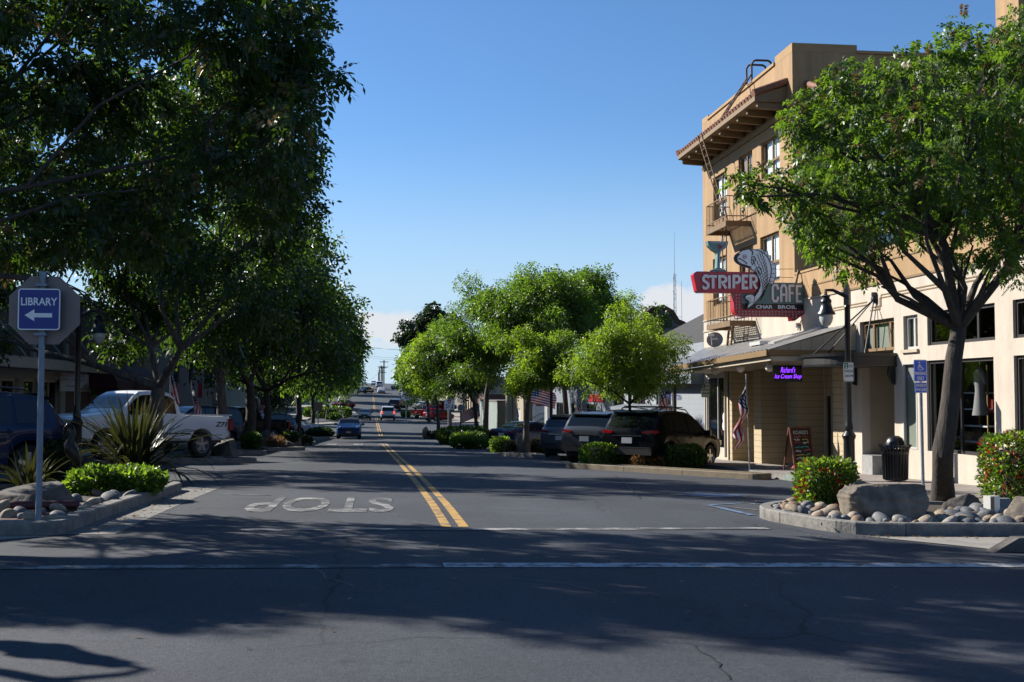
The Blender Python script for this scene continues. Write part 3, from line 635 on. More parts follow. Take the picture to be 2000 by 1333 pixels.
# entry recess with marble base and steps
b = MB(); e0, e1 = EN[0], EN[1]; xd = FX + 1.5
b.quad((FX + .22, e1, -1), (xd, e1, -1), (xd, e1, 2.62), (FX + .22, e1, 2.62)); b.quad((FX + .22, e0, -1), (xd, e0, -1), (xd, e0, 2.62), (FX + .22, e0, 2.62)); b.quad((xd, e0, -1), (xd, e1, -1), (xd, e1, 2.62), (xd, e0, 2.62)); b.quad((FX + .2, e0, 2.62), (xd, e0, 2.62), (xd, e1, 2.62), (FX + .2, e1, 2.62))
b.build('entry_recess', 'beige_wall', SB)
b = MB(); z0 = fz(26.5); b.bx((FX + .2, e0 + .01, z0 - .2), (xd - .02, e1 - .01, z0 + .17)); b.bx((FX + .55, e0 + .012, z0 + .17), (xd - .02, e1 - .012, z0 + .34)); b.bx((FX - .02, e1 - .62, z0 - .2), (FX + .6, e1 - .013, z0 + .46)); b.bx((FX + .6, e1 - .05, z0 + .3), (xd - .03, e1 - .014, z0 + .80)); b.build('step', 'marble', SB)
dfr = FRx(xd); b = MB(); fbox(b, dfr, e0 + .25, e0 + 1.2, z0 + .34, 2.3, .005, .06); b.build('door', 'door_green', SB)
# ---- tall hotel block ----
HB = thing('hotel_building', 'three-storey tan stucco building with red tile eaves and a corner shopfront porch', 'building', (FX, 36, fz(36)))
wl_ = lambda u0, u1, vt, vb: opx(u0, u1, vt, vb)
U3L, U3R, U3M = opx(1393.5, 1420, 340, 428), opx(1487, 1523, 268, 345), opx(1443, 1470, 300, 372)
U2L, U2R = opx(1393, 1420, 502, 596), opx(1485.5, 1522.5, 457, 553)
U2M = (U3M[0], U3M[1], U2R[2] - .05, U2R[3] - .1)
ZR = 11.66
b = MB(); wall(b, FR, YA, YE, ZC + .003, ZR, [U3L, U3R, U3M, U2L, U2R, U2M], .16); b.quad((FX, YE, ZC), (27, YE, ZC), (27, YE, ZR), (FX, YE, ZR)); b.quad((27, YA, ZC), (27, YE, ZC), (27, YE, ZR), (27, YA, ZR)); b.build('wall', 'tan_stucco', HB)
SF = FRy(YA); SW = [(14.6, 15.5, 5.6, 7.2), (17.4, 18.4, 5.6, 7.2), (14.6, 15.5, 8.2, 9.7), (17.4, 18.4, 8.2, 9.7), (20.5, 21.5, 5.6, 7.2), (20.5, 21.5, 8.2, 9.7)]
b = MB(); wall(b, SF, FX, 27, 4.5, ZR, SW, .16); b.build('side_wall', 'tan_stucco_side', HB)
for o in SW: window(HB, SF, o, 'timber_brown', 'glass', .06, .13, rails=(.5,), blind='white_blind', blind_z=.3)
b = MB(); fbox(b, FR, YA, YA + 1.45, ZR + .004, ZR + .26, -.3, .002); b.bx((FX + .301, YA, ZR + .004), (FX + 2.0, YA + .3, ZR + .26)); fbox(b, FR, YE - .75, YE, ZR + .004, ZR + .2, -.3, .002)
fbox(b, FR, YA + 1.45, YE - .75, ZR, ZR + .09, -.32, .05); b.bx((FX + 2.0, YA - .05, ZR), (27, YA + .3, ZR + .09)); b.quad((FX + .3, YA + .3, ZR), (FX + .3, YE, ZR), (FX + .3, YE, ZR - .5), (FX + .3, YA + .3, ZR - .5)); b.build('parapet', 'tan_paint', HB)
b = MB(); b.quad((FX + .3, YA + .3, ZR - .5), (27, YA + .3, ZR - .5), (27, YE, ZR - .5), (FX + .3, YE, ZR - .5)); b.build('roof', 'interior_floor', HB)
b = MB(); b.bx((19.3, YA + .02, ZR + .1), (26.9, YA + 1.3, 16)); b.build('stair_tower', 'tan_stucco_side', HB)
for o, kw in ((U3L, dict(mull=(.5,), rails=(.42,))), (U3R, dict(mull=(.5,), rails=(.42,))), (U2L, dict(mull=(.5,), rails=(.42,))), (U2R, dict(mull=(.5,), rails=(.42,)))): window(HB, FR, o, 'timber_brown', 'glass', .07, .14, blind='white_blind', blind_z=.12, **kw)
for o in (U3M, U2M): window(HB, FR, o, 'timber_brown', 'glass', .07, .12, blind='tan_paint', mull=(.5,))
# tile eaves
def eave(parent, along, y0, y1, wallc, out, zt=10.78, zo=10.44, n=30):
    """barrel-tile eave along a wall; along='Y' for the street side, 'X' for the corner side"""
    P = (lambda s_, o_, z: (wallc - o_, s_, z)) if along == 'Y' else (lambda s_, o_, z: (s_, wallc - o_, z))
    b = MB(); L = y1 - y0
    for i in range(n):
        s_ = y0 + L * (i + .5) / n; r_ = L / n * .36
        for k in range(3):
            t0, t1 = k / 3, (k + 1) / 3 + .03; f = lambda t: P(s_, out * t - .02, zt + (zo - zt) * t + .03 + (.02 if t == t0 else 0))
            b.tube([f(t0), f(t1)], [r_ * .9, r_ * 1.02], 8)
    for s_ in (y0, y1): b.tube([P(s_, -.02, zt + .12), P(s_, out * .5, (zt + zo) / 2 + .10), P(s_, out + .04, zo + .07)], .11, 9)
    rf = b.build('tile_eave', 'roof_tile', parent, 50)
    b = MB(); b.add([P(s_, o_, z) for s_ in (y0, y1) for o_, z in ((0, zt - .03), (out, zo - .02), (out, zo - .16), (out - .04, zo - .18), (0, zo - .18))], [(0, 1, 6, 5), (1, 2, 7, 6), (2, 3, 8, 7), (3, 4, 9, 8), (4, 3, 2, 1, 0), (5, 6, 7, 8, 9)]); b.build('soffit', 'trim_brown', rf)
    k = max(3, int(L / .85))
    for i in range(k):
        s_ = y0 + .16 + (L - .32) * i / (k - 1); b = MB(); pts = [(.02, zo - .185), (out - .12, zo - .185), (out - .12, zo - .30), (out - .2, zo - .36), (.02, zo - .40)]
        b.add([P(s_ - .07, *q) for q in pts] + [P(s_ + .07, *q) for q in pts], [(0, 1, 2, 3, 4), (9, 8, 7, 6, 5)] + [(i_, (i_ + 1) % 5, 5 + (i_ + 1) % 5, 5 + i_) for i_ in range(5)]); b.build('bracket', 'trim_brown', rf)
    b = MB(); b.add([P(s_, o_, z) for s_ in (y0, y1) for o_, z in ((.001, zo - .40), (.10, zo - .40), (.10, zo - .48), (.05, zo - .58), (.001, zo - .58))], [(0, 1, 6, 5), (1, 2, 7, 6), (2, 3, 8, 7), (3, 4, 9, 8), (4, 3, 2, 1, 0), (5, 6, 7, 8, 9)]); b.build('moulding', 'trim_brown', rf)
eave(HB, 'Y', 32.35, 41.0, FX, 1.0); eave(HB, 'X', 12.6, 26.5, YA, .95, 10.6, 10.26, 44)
# lower street front of the hotel
LW = opx(1381, 1418, 736, 876)
b = MB(); wall(b, FR, 38.35, YE, -2.4, ZC, [LW], .15); wall(b, FR, YS, 38.35, 3.0, ZC, [], 0); b.build('ground_floor_wall', 'cream_stucco', HB)
window(HB, FR, LW, 'frame_white', 'glass_dark', .05, .1, mull=(.47,), blind='interior_dark')
b = MB(); fbox(b, FR, 38.3, YE, ZC - .42, ZC - .37, .001, .03); fbox(b, FR, YS, YE, ZC - .02, ZC + .03, .001, .035); b.build('band_course', 'cream_paint', HB)
b = MB(); pq = PX(1452, 786, FX); b.tube([(FX - .08, 38.7, 2.55), (FX - .12, 38.45, 2.5), (FX - .1, 38.33, 2.3), (FX - .1, 38.33, fz(38.3) + .1)], .05); b.build('downpipe', 'cream_paint', HB)
XB = 13.0; BK = FRx(XB)
D1 = opx(1450, 1472, 786, 900, XB); WN = opx(1521, 1538, 748, 872, XB); D2 = opx(1598, 1612, 716, 905, XB); D3 = opx(1613, 1627, 768, 903, XB)
D1 = (D1[0], D1[1], -2.4, D1[3]); D2 = (D2[0], D2[1], -2.4, D2[3]); D3 = (D3[0], D3[1], -2.4, D3[3])
b = MB(); wall(b, BK, YS, 38.35, -2.4, 3.0, [D1, WN, D2, D3], .1); b.build('shopfront_wall', 'lap_siding', HB)
def pillar(ua, ub, v=800):
    y1, y0 = PX(ua, v, FX).y, PX(ub, v, FX).y
    b = MB(); b.bx((FX + .01, y0, -2.4), (XB + .02, y1, 2.35)); b.build('pillar', ['lap_siding'], HB)
    b = MB(); b.bx((FX + .02, y0 - .006, -2.4), (XB, y0, 2.35)); b.build('pillar_return', 'lap_siding_side', HB)
pillar(1471.5, 1486); pillar(1537.5, 1554.5); pillar(1626, 1643); pillar(1424, 1429); pillar(1643.2, 1648)
b = MB(); fbox(b, FR, YS, 38.35, 2.35, 3.0, -.9, -.012); b.build('shopfront_header', 'cream_paint', HB)
for o, kw in ((D1, dict(rails=(.45, .05))), (D2, dict(rails=(.35, .6)))): window(HB, BK, o, 'alu', 'glass_dark', .05, .06, name='door', blind='interior_dark', **kw)
window(HB, BK, WN, 'frame_white', 'glass_dark', .04, .06, blind='interior_dark'); window(HB, BK, D3, 'cream_paint', 'glass_dark', .09, .05, name='door', blind='interior_dark', rails=(.3,))
b = MB(); textbox(b, 'STORE', lambda a, c, w_=0: Vector((XB - .02 - w_, (WN[0] + WN[1]) / 2 - a, WN[3] - .28 + c)), 0, 0, (WN[1] - WN[0]) * .8, .14, .0); b.build('window_lettering', 'sign_white', HB)
b = MB(); q = opx(1443, 1471, 756, 780, XB); fbox(b, BK, q[0], q[1], q[2], q[3], .002, .35); ac = b.build('air_conditioner', 'alu', HB)
b = MB(); [fbox(b, BK, q[0] + .06, q[1] - .06, q[2] + .05 + i * .06, q[2] + .08 + i * .06, .352, .36) for i in range(5)]; b.build('grille', 'frame_dark', ac)
b = MB(); ww = [PX(u, v, FX - .005) for u, v in ((1409, 815), (1416, 815), (1408.5, 832), (1416, 832))]
for p in ww: b.lathe([(.001, .0), (.16, .0), (.16, .006)], (FX + .075, p.y - .05, p.z), 14, (-1, 0, 0))
b.build('window_decal', 'sign_white', HB)
# porch roof
PE, py0, py1 = 9.9, 27.6, 37.2; zE = lambda y: 2.60 + (2.66 - 2.46) * (py0 - y) / 9.6 + .02; zW = 3.36
b = MB(); nr = 64
def pr(t, s_, dz=0):
    ye, yw = py0 + (py1 - py0) * t, py0 + .15 + (YE - .2 - py0) * t; e = Vector((PE - .1, ye, zE(ye) + .07)); w_ = Vector((FX - .003, yw, zW - .10 * t)); p = e.lerp(w_, s_); p.z += dz; return p
for i in range(nr):
    for k in range(4): b.quad(*[pr((i + a) / nr, (k + c) / 4, (.022 if (i + a) % 2 else 0)) for a, c in ((0, 0), (1, 0), (1, 1), (0, 1))])
pf = b.build('porch_roof', 'roof_metal', HB)
b = MB(); e0, e1, w1, w0 = pr(0, 0, -.03), pr(1, 0, -.03), pr(1, 1, -.04), pr(0, 1, -.04)
b.quad(e0 + Vector((.1, 0, -.16)), e1 + Vector((.1, 0, -.16)), w1 + Vector((0, 0, -.9)), w0 + Vector((0, 0, -.9))); b.build('soffit', 'cream_paint', pf)
b = MB(); b.bar(e0 + Vector((0, 0, -.05)), e1 + Vector((0, 0, -.05)), .10, .15); b.bar(e0 + Vector((0, 0, -.05)), w0.lerp(e0, .12) + Vector((0, 0, -.05 - (w0.z - e0.z) * .88)), .06, .15); b.build('gutter', 'trim_brown', pf)
b = MB(); b.bar(e0 + Vector((.09, 0, -.19)), e1 + Vector((.09, 0, -.19)), .06, .11); b.bar(e0 + Vector((.12, .02, -.20)), Vector((FX - .01, py0 + .02, e0.z - .20)), .04, .12); b.build('fascia', 'cream_paint', pf)
b = MB(); b.add([e0 + Vector((.02, .02, .02)), (FX - .01, py0 + .04, e0.z + .02), (FX - .01, py0 + .04, w0.z), ], [(0, 1, 2)]); b.build('gable_boards', 'board_siding', pf)
b = MB(); b.bar(pr(.16, .30, .07), pr(.16, .95, .07), .25, .05); b.bar(pr(.28, .45, .06), pr(.36, .45, .06), .3, .10); b.build('roof_flashing', 'alu', pf)
# globe lamps under the porch
for u, v, nm in ((1396, 723, 'round globe lamp under the far end of the porch roof, above the shop window'), (1446.5, 717.5, 'round globe lamp in the middle of the porch soffit'), (1503, 715.5, 'round globe lamp under the porch beside the purple lit sign')):
    p = PX(u, v + 3, PE + .25); t = thing('globe_lamp', nm, 'lamp', p, group='globe lamps under the porch')
    b = MB(); b.lathe([(.002, -.105)] + [(.11 * math.cos(a), .11 * math.sin(a)) for a in np.linspace(-1.4, 1.3, 10)], p, 16); b.build('globe', 'globe_white', t, 60)
    b = MB(); b.tube([p + Vector((0, 0, .10)), p + Vector((0, 0, .26))], [.05, .035], 10); b.build('holder', 'cream_paint', t, 40)
# ---- fire escape ----
FE = thing('fire_escape', 'tan painted steel fire escape with two railed balconies and ladders on the hotel street wall', 'fire escape', (FX, 36.8, 4))
def balcony(zf, y0, y1, x0=11.33):
    b = MB()
    for p, q in (((x0, y0), (x0, y1)), ((x0, y0), (FX, y0)), ((x0, y1), (FX, y1))): b.bar((*p, zf - .09), (*q, zf - .09), .05, .18)
    for i in range(9): x = x0 + .06 + (FX - x0 - .1) * i / 8; b.bar((x, y0 + .03, zf - .012), (x, y1 - .03, zf - .012), .03, .02)
    for i in range(14): y = y0 + .06 + (y1 - y0 - .12) * i / 13; b.bar((x0 + .03, y, zf - .022), (FX, y, zf - .022), .03, .015)
    pl = b.build('balcony_platform', 'timber_brown', FE); b = MB()
    for h in (.82, .16):
        for p, q in (((x0, y0), (x0, y1)), ((x0, y0), (FX, y0)), ((x0, y1), (FX, y1))): b.bar((*p, zf + h), (*q, zf + h), .03, .03)
    for i in range(17): y = y0 + (y1 - y0) * i / 16; b.tube([(x0, y, zf), (x0, y, zf + .82)], .009, 5)
    for y in (y0, y1):
        for i in range(1, 7): x = x0 + (FX - x0) * i / 7; b.tube([(x, y, zf), (x, y, zf + .82)], .009, 5)
    b.build('railing', 'timber_brown', FE)
zb3, zb2 = PX(1421, 430, 11.33).z, PX(1423, 627, 11.33).z
balcony(zb3, 35.75, 38.0); balcony(zb2, 35.4, 38.0)
def ladder(a, c, wd=.42, n=10, r=.022):
    a, c = Vector(a), Vector(c); s_ = Vector((0, wd / 2, 0)); b = MB()
    b.tube([a - s_, c - s_], r, 6); b.tube([a + s_, c + s_], r, 6)
    for i in range(1, n): p = a.lerp(c, i / n); b.tube([p - s_, p + s_], .012, 5)
    b.build('ladder', 'timber_brown', FE)
ladder((11.62, 36.6, zb3), (11.10, 38.0, 10.55), n=12); ladder((11.55, 36.7, zb2), (11.62, 36.9, zb3), n=9); ladder((11.75, 36.9, 3.2), (11.75, 36.6, zb2), n=6, r=.04)
b = MB(); A_, B_ = PX(1407, 236, 11.12), PX(1463, 150, FX - .05)
for s_ in (-.2, .2):
    o = Vector((0, s_, 0)); b.tube([A_ + o, B_ + o], .03, 7)
    h0 = Vector((FX + .02, PX(1462, 150, FX).y + s_ * 1.3, ZR - .02)); b.tube([h0, h0 + Vector((0, 0, .70)), h0 + Vector((.06, 0, .80)), h0 + Vector((.14, 0, .84)), h0 + Vector((.55, 0, .84)), h0 + Vector((.63, 0, .80)), h0 + Vector((.68, 0, .70)), h0 + Vector((.68, 0, -.4))], .035, 8)
for i in range(1, 9): p = A_.lerp(B_, i / 9); b.tube([p + Vector((0, -.2, 0)), p + Vector((0, .2, 0))], .014, 5)
b.build('roof_ladder', 'rust_steel', FE)
# ---- neon sign ----
YSN = 31.2
NS = thing('neon_sign', 'big red and teal cafe sign with leaping fish, martini glass and bulb arrow', 'sign', PY(1480, 600, YSN))
def sp(x, y, w_=0):            # a point of the sign face, in the 4.1667x crop of the photo at (1320,440)
    p = PY(1320 + x / 4.16667, 440 + y / 4.16667, YSN); p.y -= w_; return p
o_, ux, uy = sp(0, 0), sp(100, 0) - sp(0, 0), sp(0, 100) - sp(0, 0)
SN = lambda a, c, w_=0: Vector((o_.x + ux.x * a / 100, YSN - w_, o_.z + uy.z * c / 100))
red = [(140, 402), (150, 386), (168, 377), (640, 377), (690, 430), (695, 545), (530, 545), (530, 660), (540, 682), (1085, 682), (968, 768), (962, 758), (955, 770), (945, 768), (942, 736), (520, 736), (492, 726), (475, 704), (470, 680), (470, 545), (185, 545), (166, 532)]
b = MB(); b.prism(red, SN, -.30, 0); rp = b.build('red_panel', 'sign_red', NS)
b = MB(); b.ribbon(red, 5, SN, 0.001, .02, closed=True); b.build('edge_trim', 'sign_red', rp)
b = MB(); b.prism([(533, 545), (690, 545), (740, 470), (770, 457), (1030, 457), (1047, 470), (1047, 631), (533, 631)], SN, -.20, -.02); b.build('teal_panel', 'sign_teal', NS)
b = MB(); b.prism([(533, 633), (1046, 633), (1046, 680), (533, 680)], SN, -.20, -.012); b.build('black_panel', 'sign_black', NS)
b = MB(); textbox(b, 'CHAR', lambda a, c, w_=0: SN(720 + a, 657 - c, w_), 0, 0, 140, 30, -.006, .035); b.build('char_lettering', 'sign_white', NS); b = MB(); textbox(b, 'BROIL', lambda a, c, w_=0: SN(910 + a, 657 - c, w_), 0, 0, 156, 30, -.006, .035); b.build('broil_lettering', 'sign_white', NS)
bl = MB()
for i in range(20):
    x = 510 + i * 27.5
    if x < 930: [bl.lathe([(.001, .03), (.026, .026), (.036, .0)], SN(x, y, .001), 10, (0, -1, 0)) for y in (697, 720)]
    elif x < 1040: bl.lathe([(.001, .03), (.026, .026), (.036, .0)], SN(x, 697, .001), 10, (0, -1, 0))
for x, y in ((955, 720), (985, 720), (955, 745), (1010, 706), (980, 742)): bl.lathe([(.001, .03), (.026, .026), (.036, .0)], SN(x, y, .001), 10, (0, -1, 0))
for y in range(562, 690, 27): [bl.lathe([(.001, .03), (.026, .026), (.036, .0)], SN(x, y, .001), 10, (0, -1, 0)) for x in (486, 513)]
bl.build('bulbs', 'bulb', NS, 60)
GL = {'S': [[(.86, .82), (.66, .97), (.36, .97), (.16, .80), (.2, .62), (.5, .5), (.8, .36), (.82, .16), (.6, .02), (.3, .02), (.08, .18)]], 'T': [[(0, .95), (1, .95)], [(.5, .87), (.5, 0)]],
      'R': [[(.14, 0), (.14, .95), (.62, .95), (.86, .82), (.86, .62), (.62, .48), (.24, .48)], [(.5, .40), (.88, 0)]], 'I': [[(.5, 0), (.5, 1)]], 'P': [[(.14, 0), (.14, .95), (.66, .95), (.88, .82), (.88, .58), (.66, .44), (.24, .44)]],
      'E': [[(.9, .95), (.14, .95), (.14, .05), (.9, .05)], [(.24, .5), (.74, .5)]], 'C': [[(.85, .70), (.85, .82), (.68, .96), (.32, .96), (.14, .82), (.14, .18), (.32, .04), (.68, .04), (.85, .18), (.85, .30)]],
      'A': [[(.14, 0), (.14, .80), (.34, .96), (.66, .96), (.86, .80), (.86, 0)], [(.24, .42), (.76, .42)]], 'F': [[(.88, .95), (.14, .95), (.14, 0)], [(.24, .52), (.72, .52)]]}
def letters(st, spots, wdt, mt, nm, w0, w1, halo=None, hw=0):
    par = None
    for ch, (x0, x1, yt, yb, sk) in zip(st, spots):
        f = lambda a, c, w_=0: SN(x0 + (x1 - x0) * a + sk * c, yb + (yt - yb) * c, w_)
        sc_ = lambda pts: [(p[0], p[1]) for p in pts]
        for mt_, wd_, a_, z_, lst in ((halo, wdt + hw, w0, w1 - .012, 0), (mt, wdt, w0 + .001, w1, 1)):
            if mt_ is None: continue
            b = MB()
            for st_ in GL[ch]:
                pts = [(x0 + (x1 - x0) * p[0] + sk * p[1], yb + (yt - yb) * p[1]) for p in st_]; b.ribbon(pts, wd_, SN, a_, z_)
            b.build(nm if lst else nm + '_outline', mt_, NS)
letters('STRIPER', [(205, 268, 408, 514, 3), (265, 328, 410, 514, 0), (340, 412, 408, 512, 0), (418, 442, 406, 512, 0), (456, 520, 404, 510, 2), (533, 590, 402, 512, 2), (596, 662, 400, 512, 0)], 21, 'sign_cream', 'striper_letter', .002, .045, 'sign_red', 8)
letters('CAFE', [(780, 840, 472, 616, 0), (850, 910, 474, 616, 0), (920, 975, 476, 616, 0), (982, 1035, 478, 618, 0)], 16, 'sign_white', 'cafe_letter', -.018, .02, 'sign_orange', 7)
# fish
fish = [(470, 262), (478, 240), (500, 222), (540, 200), (580, 190), (625, 190), (668, 200), (712, 222), (745, 255), (764, 300), (772, 345), (768, 400), (752, 455), (730, 505), (700, 550), (668, 592), (640, 622), (622, 640), (590, 664), (572, 677), (571, 662), (585, 630), (583, 618), (556, 590), (552, 574), (580, 560), (612, 558), (636, 572), (662, 535), (680, 490), (678, 445), (660, 405), (636, 374), (605, 350), (570, 337), (530, 326), (497, 308), (476, 288)]
b = MB(); b.prism(fish, SN, -.02, .075); fo = b.build('fish', 'sign_white', NS)
b = MB(); b.ribbon(fish, 6, SN, .03, .082, closed=True)
fin = [(640, 192), (700, 182), (712, 205), (745, 205), (752, 238), (772, 240), (770, 280), (812, 318), (810, 350), (815, 385), (806, 420), (795, 455), (778, 480), (757, 452), (772, 400), (776, 345), (766, 298), (745, 250), (712, 218), (668, 197)]
b.build('fish_outline', 'sign_black', fo)
b = MB(); b.prism(fin, SN, -.01, .06); b.build('fin', 'sign_white', fo); b = MB(); b.ribbon(fin, 4, SN, .03, .065, closed=True)
for p, q in (((700, 185), (690, 208)), ((725, 208), (716, 226)), ((748, 225), (738, 248)), ((768, 262), (756, 275)), ((790, 310), (770, 318)), ((806, 345), (776, 348)), ((810, 385), (774, 385)), ((800, 420), (768, 415)), ((790, 450), (758, 446))): b.ribbon([p, q], 3.5, SN, .03, .066)
b.build('fin_rays', 'sign_black', fo)
b = MB(); b.prism([(470, 262), (478, 240), (500, 226), (520, 232), (500, 250), (492, 266), (498, 290), (530, 310), (575, 322), (610, 335), (600, 347), (570, 336), (530, 325), (497, 307), (476, 287)], SN, .076, .084)
b.ribbon([(500, 268), (520, 270), (545, 285), (565, 300), (572, 312)], 7, SN, .076, .086); b.ribbon([(600, 195), (616, 205), (622, 225), (612, 236)], 9, SN, .076, .085)
for dx, dy in ((0, 0), (-22, 18), (-44, 40), (20, -14), (36, -22)):
    pts = []
    for i in range(27):
        t = i / 26; x = 655 + 80 * math.sin(t * 2.2) - 25 * t * t * 1.2 + dx * (1 - .75 * t); y = 232 + t * 355 + dy * (1 - .4 * t); pts.append((x + (5 if i % 2 else -5), y))
    b.ribbon(pts, 4.5, SN, .076, .083)
b.ribbon([(612, 250), (632, 246), (640, 270), (634, 300), (616, 318), (608, 296), (612, 270)], 5, SN, .076, .085, closed=True); b.ribbon([(622, 262), (628, 285), (620, 305)], 4, SN, .076, .085)
b.ribbon([(640, 352), (665, 338), (688, 352), (692, 380), (680, 398), (655, 385), (640, 368)], 5, SN, .076, .085, closed=True)
for k in range(3): b.ribbon([(650 + k * 9, 358 + k * 2), (668 + k * 6, 386)], 3, SN, .076, .084)
for k in range(4): b.ribbon([(606 - k * 2, 625 - k * 12), (580 - k * 3, 640 - k * 17)], 3, SN, .076, .084)
b.ribbon([(618, 562), (634, 580), (632, 606), (618, 632)], 4, SN, .076, .084)
b.build('fish_markings', 'sign_black', fo)
b = MB(); b.prism([(555 + 17 * math.cos(a), 252 + 17 * math.sin(a)) for a in np.linspace(0, 6.1, 16)], SN, .076, .090); b.build('fish_eye_ring', 'eye_red', fo)
b = MB(); b.prism([(555 + 12 * math.cos(a), 252 + 12 * math.sin(a)) for a in np.linspace(0, 6.1, 14)], SN, .090, .094); b.build('fish_eye', 'sign_white', fo)
b = MB(); b.prism([(555 + 6 * math.cos(a), 252 + 6 * math.sin(a)) for a in np.linspace(0, 6.0, 12)], SN, .094, .098); b.build('fish_pupil', 'sign_black', fo)
glass_ = [(262, 124), (432, 124), (424, 160), (398, 190), (372, 206), (366, 232), (362, 340), (382, 350), (412, 362), (412, 374), (276, 374), (278, 364), (318, 350), (338, 338), (342, 232), (334, 212), (300, 190), (270, 160)]
b = MB(); b.prism(glass_, SN, -.28, -.04); mg = b.build('martini_glass', 'sign_teal', NS)
b = MB(); b.ribbon([(282, 138), (418, 138), (402, 168), (366, 198), (354, 226), (352, 338), (322, 358), (386, 358)], 5, SN, -.039, -.015); b.ribbon([(378, 158), (400, 82)], 5, SN, -.03, -.015); b.ribbon([(362, 150), (380, 92)], 4, SN, -.03, -.015); b.build('neon_tube', 'lamp_glass', mg)
b = MB(); b.prism([(362 + 17 * math.cos(a), 170 + 17 * math.sin(a)) for a in np.linspace(0, 6.0, 14)], SN, -.039, -.02); b.build('cherry', 'eye_red', mg)
b = MB(); b.bar(SN(1108, 372, -.15), SN(1108, 684, -.15), .07, .07); b.bar(SN(1040, 458, -.12), SN(1160, 350, -.12), .05, .05); b.tube([SN(1000, 450, -.15), SN(1034, 345, -.25)], .035, 8); b.bar(SN(1045, 470, -.12), SN(1190, 470, -.12), .04, .04); b.bar(SN(1045, 684, -.12), SN(1190, 684, -.12), .04, .04)
b.tube([SN(800, 408, -.12), SN(980, 412, -.12)], .008, 5); b.tube([SN(800, 345, -.12), SN(980, 340, -.12)], .008, 5); b.tube([SN(1075, 690, -.1), SN(1085, 730, -.1), SN(1040, 770, -.2), SN(1036, 840, -.4)], .015, 6); b.build('bracket', 'timber_brown', NS)
b = MB(); b.box(SN(1034, 800, -.35), (.14, .1, .14)); b.build('junction_box', 'grey_metal', NS)
# ---- small things on the walls ----
p0, p1 = PY(1511, 714, 28.0), PY(1567, 746, 28.0)
LS = thing('led_sign', 'black hanging sign with purple glowing ice cream shop script under the porch', 'sign', (p0 + p1) / 2)
b = MB(); b.bx((p0.x, 28.0, p1.z), (p1.x, 28.09, p0.z)); pn = b.build('panel', 'led_black', LS)
LF = frame(((p0.x + p1.x) / 2, 28.0, (p0.z + p1.z) / 2), (1, 0, 0), (0, 0, 1), (0, -1, 0)); wd = p1.x - p0.x
b = MB(); textbox(b, "Richard's", LF, 0, .095, wd * .52, .14, .004, -.008, .4); b.build('name_lettering', 'purple_glow', LS); b = MB(); textbox(b, 'Ice Cream Shop', LF, 0, -.085, wd * .94, .145, .004, -.008, .4); b.build('script_lettering', 'purple_glow', LS)
for x in (p0.x + .08, p1.x - .08): b = MB(); b.tube([(x, 28.04, p0.z), (x, 28.04, p0.z + .2)], .006, 5); b.build('hanger', 'grey_metal', LS)
p = PX(1396, 664, FX - .45); SDH = thing('satellite_dish', 'grey satellite dish on a bent mast above the porch roof', 'satellite dish', (p.x, p.y, p.z))
b = MB(); ax = Vector((-.35, -.9, .35)).normalized(); b.lathe([(.001, -.07), (.12, -.055), (.22, -.02), (.28, .015), (.285, .01), (.22, -.035), (.12, -.07), (.001, -.085)], p, 24, ax); b.build('dish', 'dish_grey', SDH, 50)
b = MB(); textbox(b, 'dish', lambda a, c, w_=0: p + Vector((.93, -.36, 0)) * a + Vector((.1, .3, .93)) * c + ax * (.0 + w_), 0, .05, .2, .09, -.03); b.build('dish_lettering', 'sign_white', SDH)
b = MB(); b.tube([p - ax * .08, p + Vector((.05, .25, -.05)), p + Vector((.1, .3, -.45))], .025, 7); b.tube([p + Vector((-.1, 0, -.25)), p + ax * .35 + Vector((-.1, 0, -.05))], .018, 6); b.build('mast', 'grey_metal', SDH)
b = MB(); b.box(p + ax * .38 + Vector((-.12, 0, .02)), (.22, .1, .09)); b.build('receiver', 'sign_white', SDH)
# marquee canopy over the entry
zc0, zc1 = 2.24, 2.52; cy0, cy1, cx0 = EN[0] - .15, EN[1] + .35, 10.45
MC = thing('entrance_canopy', 'black rounded metal canopy hung on rods over the marble entry', 'canopy', (FX, (cy0 + cy1) / 2, zc0))
pl = [(FX - .01, cy0), (11.2, cy0)] + [(11.2 - (11.2 - cx0) * math.sin(a), (cy0 + cy1) / 2 - (cy1 - cy0) / 2 * math.cos(a)) for a in np.linspace(.1, math.pi - .1, 18)] + [(11.2, cy1), (FX - .01, cy1)]
ci = Vector(((11.2 + FX) / 2, (cy0 + cy1) / 2)); sc_ = lambda k: [(ci.x + (x - ci.x) * k, ci.y + (y - ci.y) * k) for x, y in pl]
b = MB(); b.prism(pl, lambda a, c, w_=0: Vector((a, c, w_)), zc0, zc1); rim_ = b.build('canopy_drum', 'black_paint', MC)
b = MB(); b.prism(sc_(1.035), lambda a, c, w_=0: Vector((min(a, FX - .012), c, w_)), zc1 - .06, zc1 + .015); b.prism(sc_(1.025), lambda a, c, w_=0: Vector((min(a, FX - .012), c, w_)), zc0 - .015, zc0 + .04); b.build('rim', 'black_metal', rim_)
b = MB(); hd = PX(1707, 585, FX - .05)
for t in ((11.3, cy1 - .15), (10.75, (cy0 + cy1) / 2 + .5), (11.5, cy0 + .3)): b.tube([(t[0], t[1], zc1), hd], .018, 6)
b.build('hanger_rod', 'black_metal', MC)
b = MB(); b.lathe([(.001, .12), (.07, .1), (.10, .05), (.11, 0)], hd + Vector((.05, 0, 0)), 10, (-1, 0, 0)); b.box(hd + Vector((0, 0, .12)), (.08, .12, .1)); b.build('wall_boss', 'black_metal', MC)
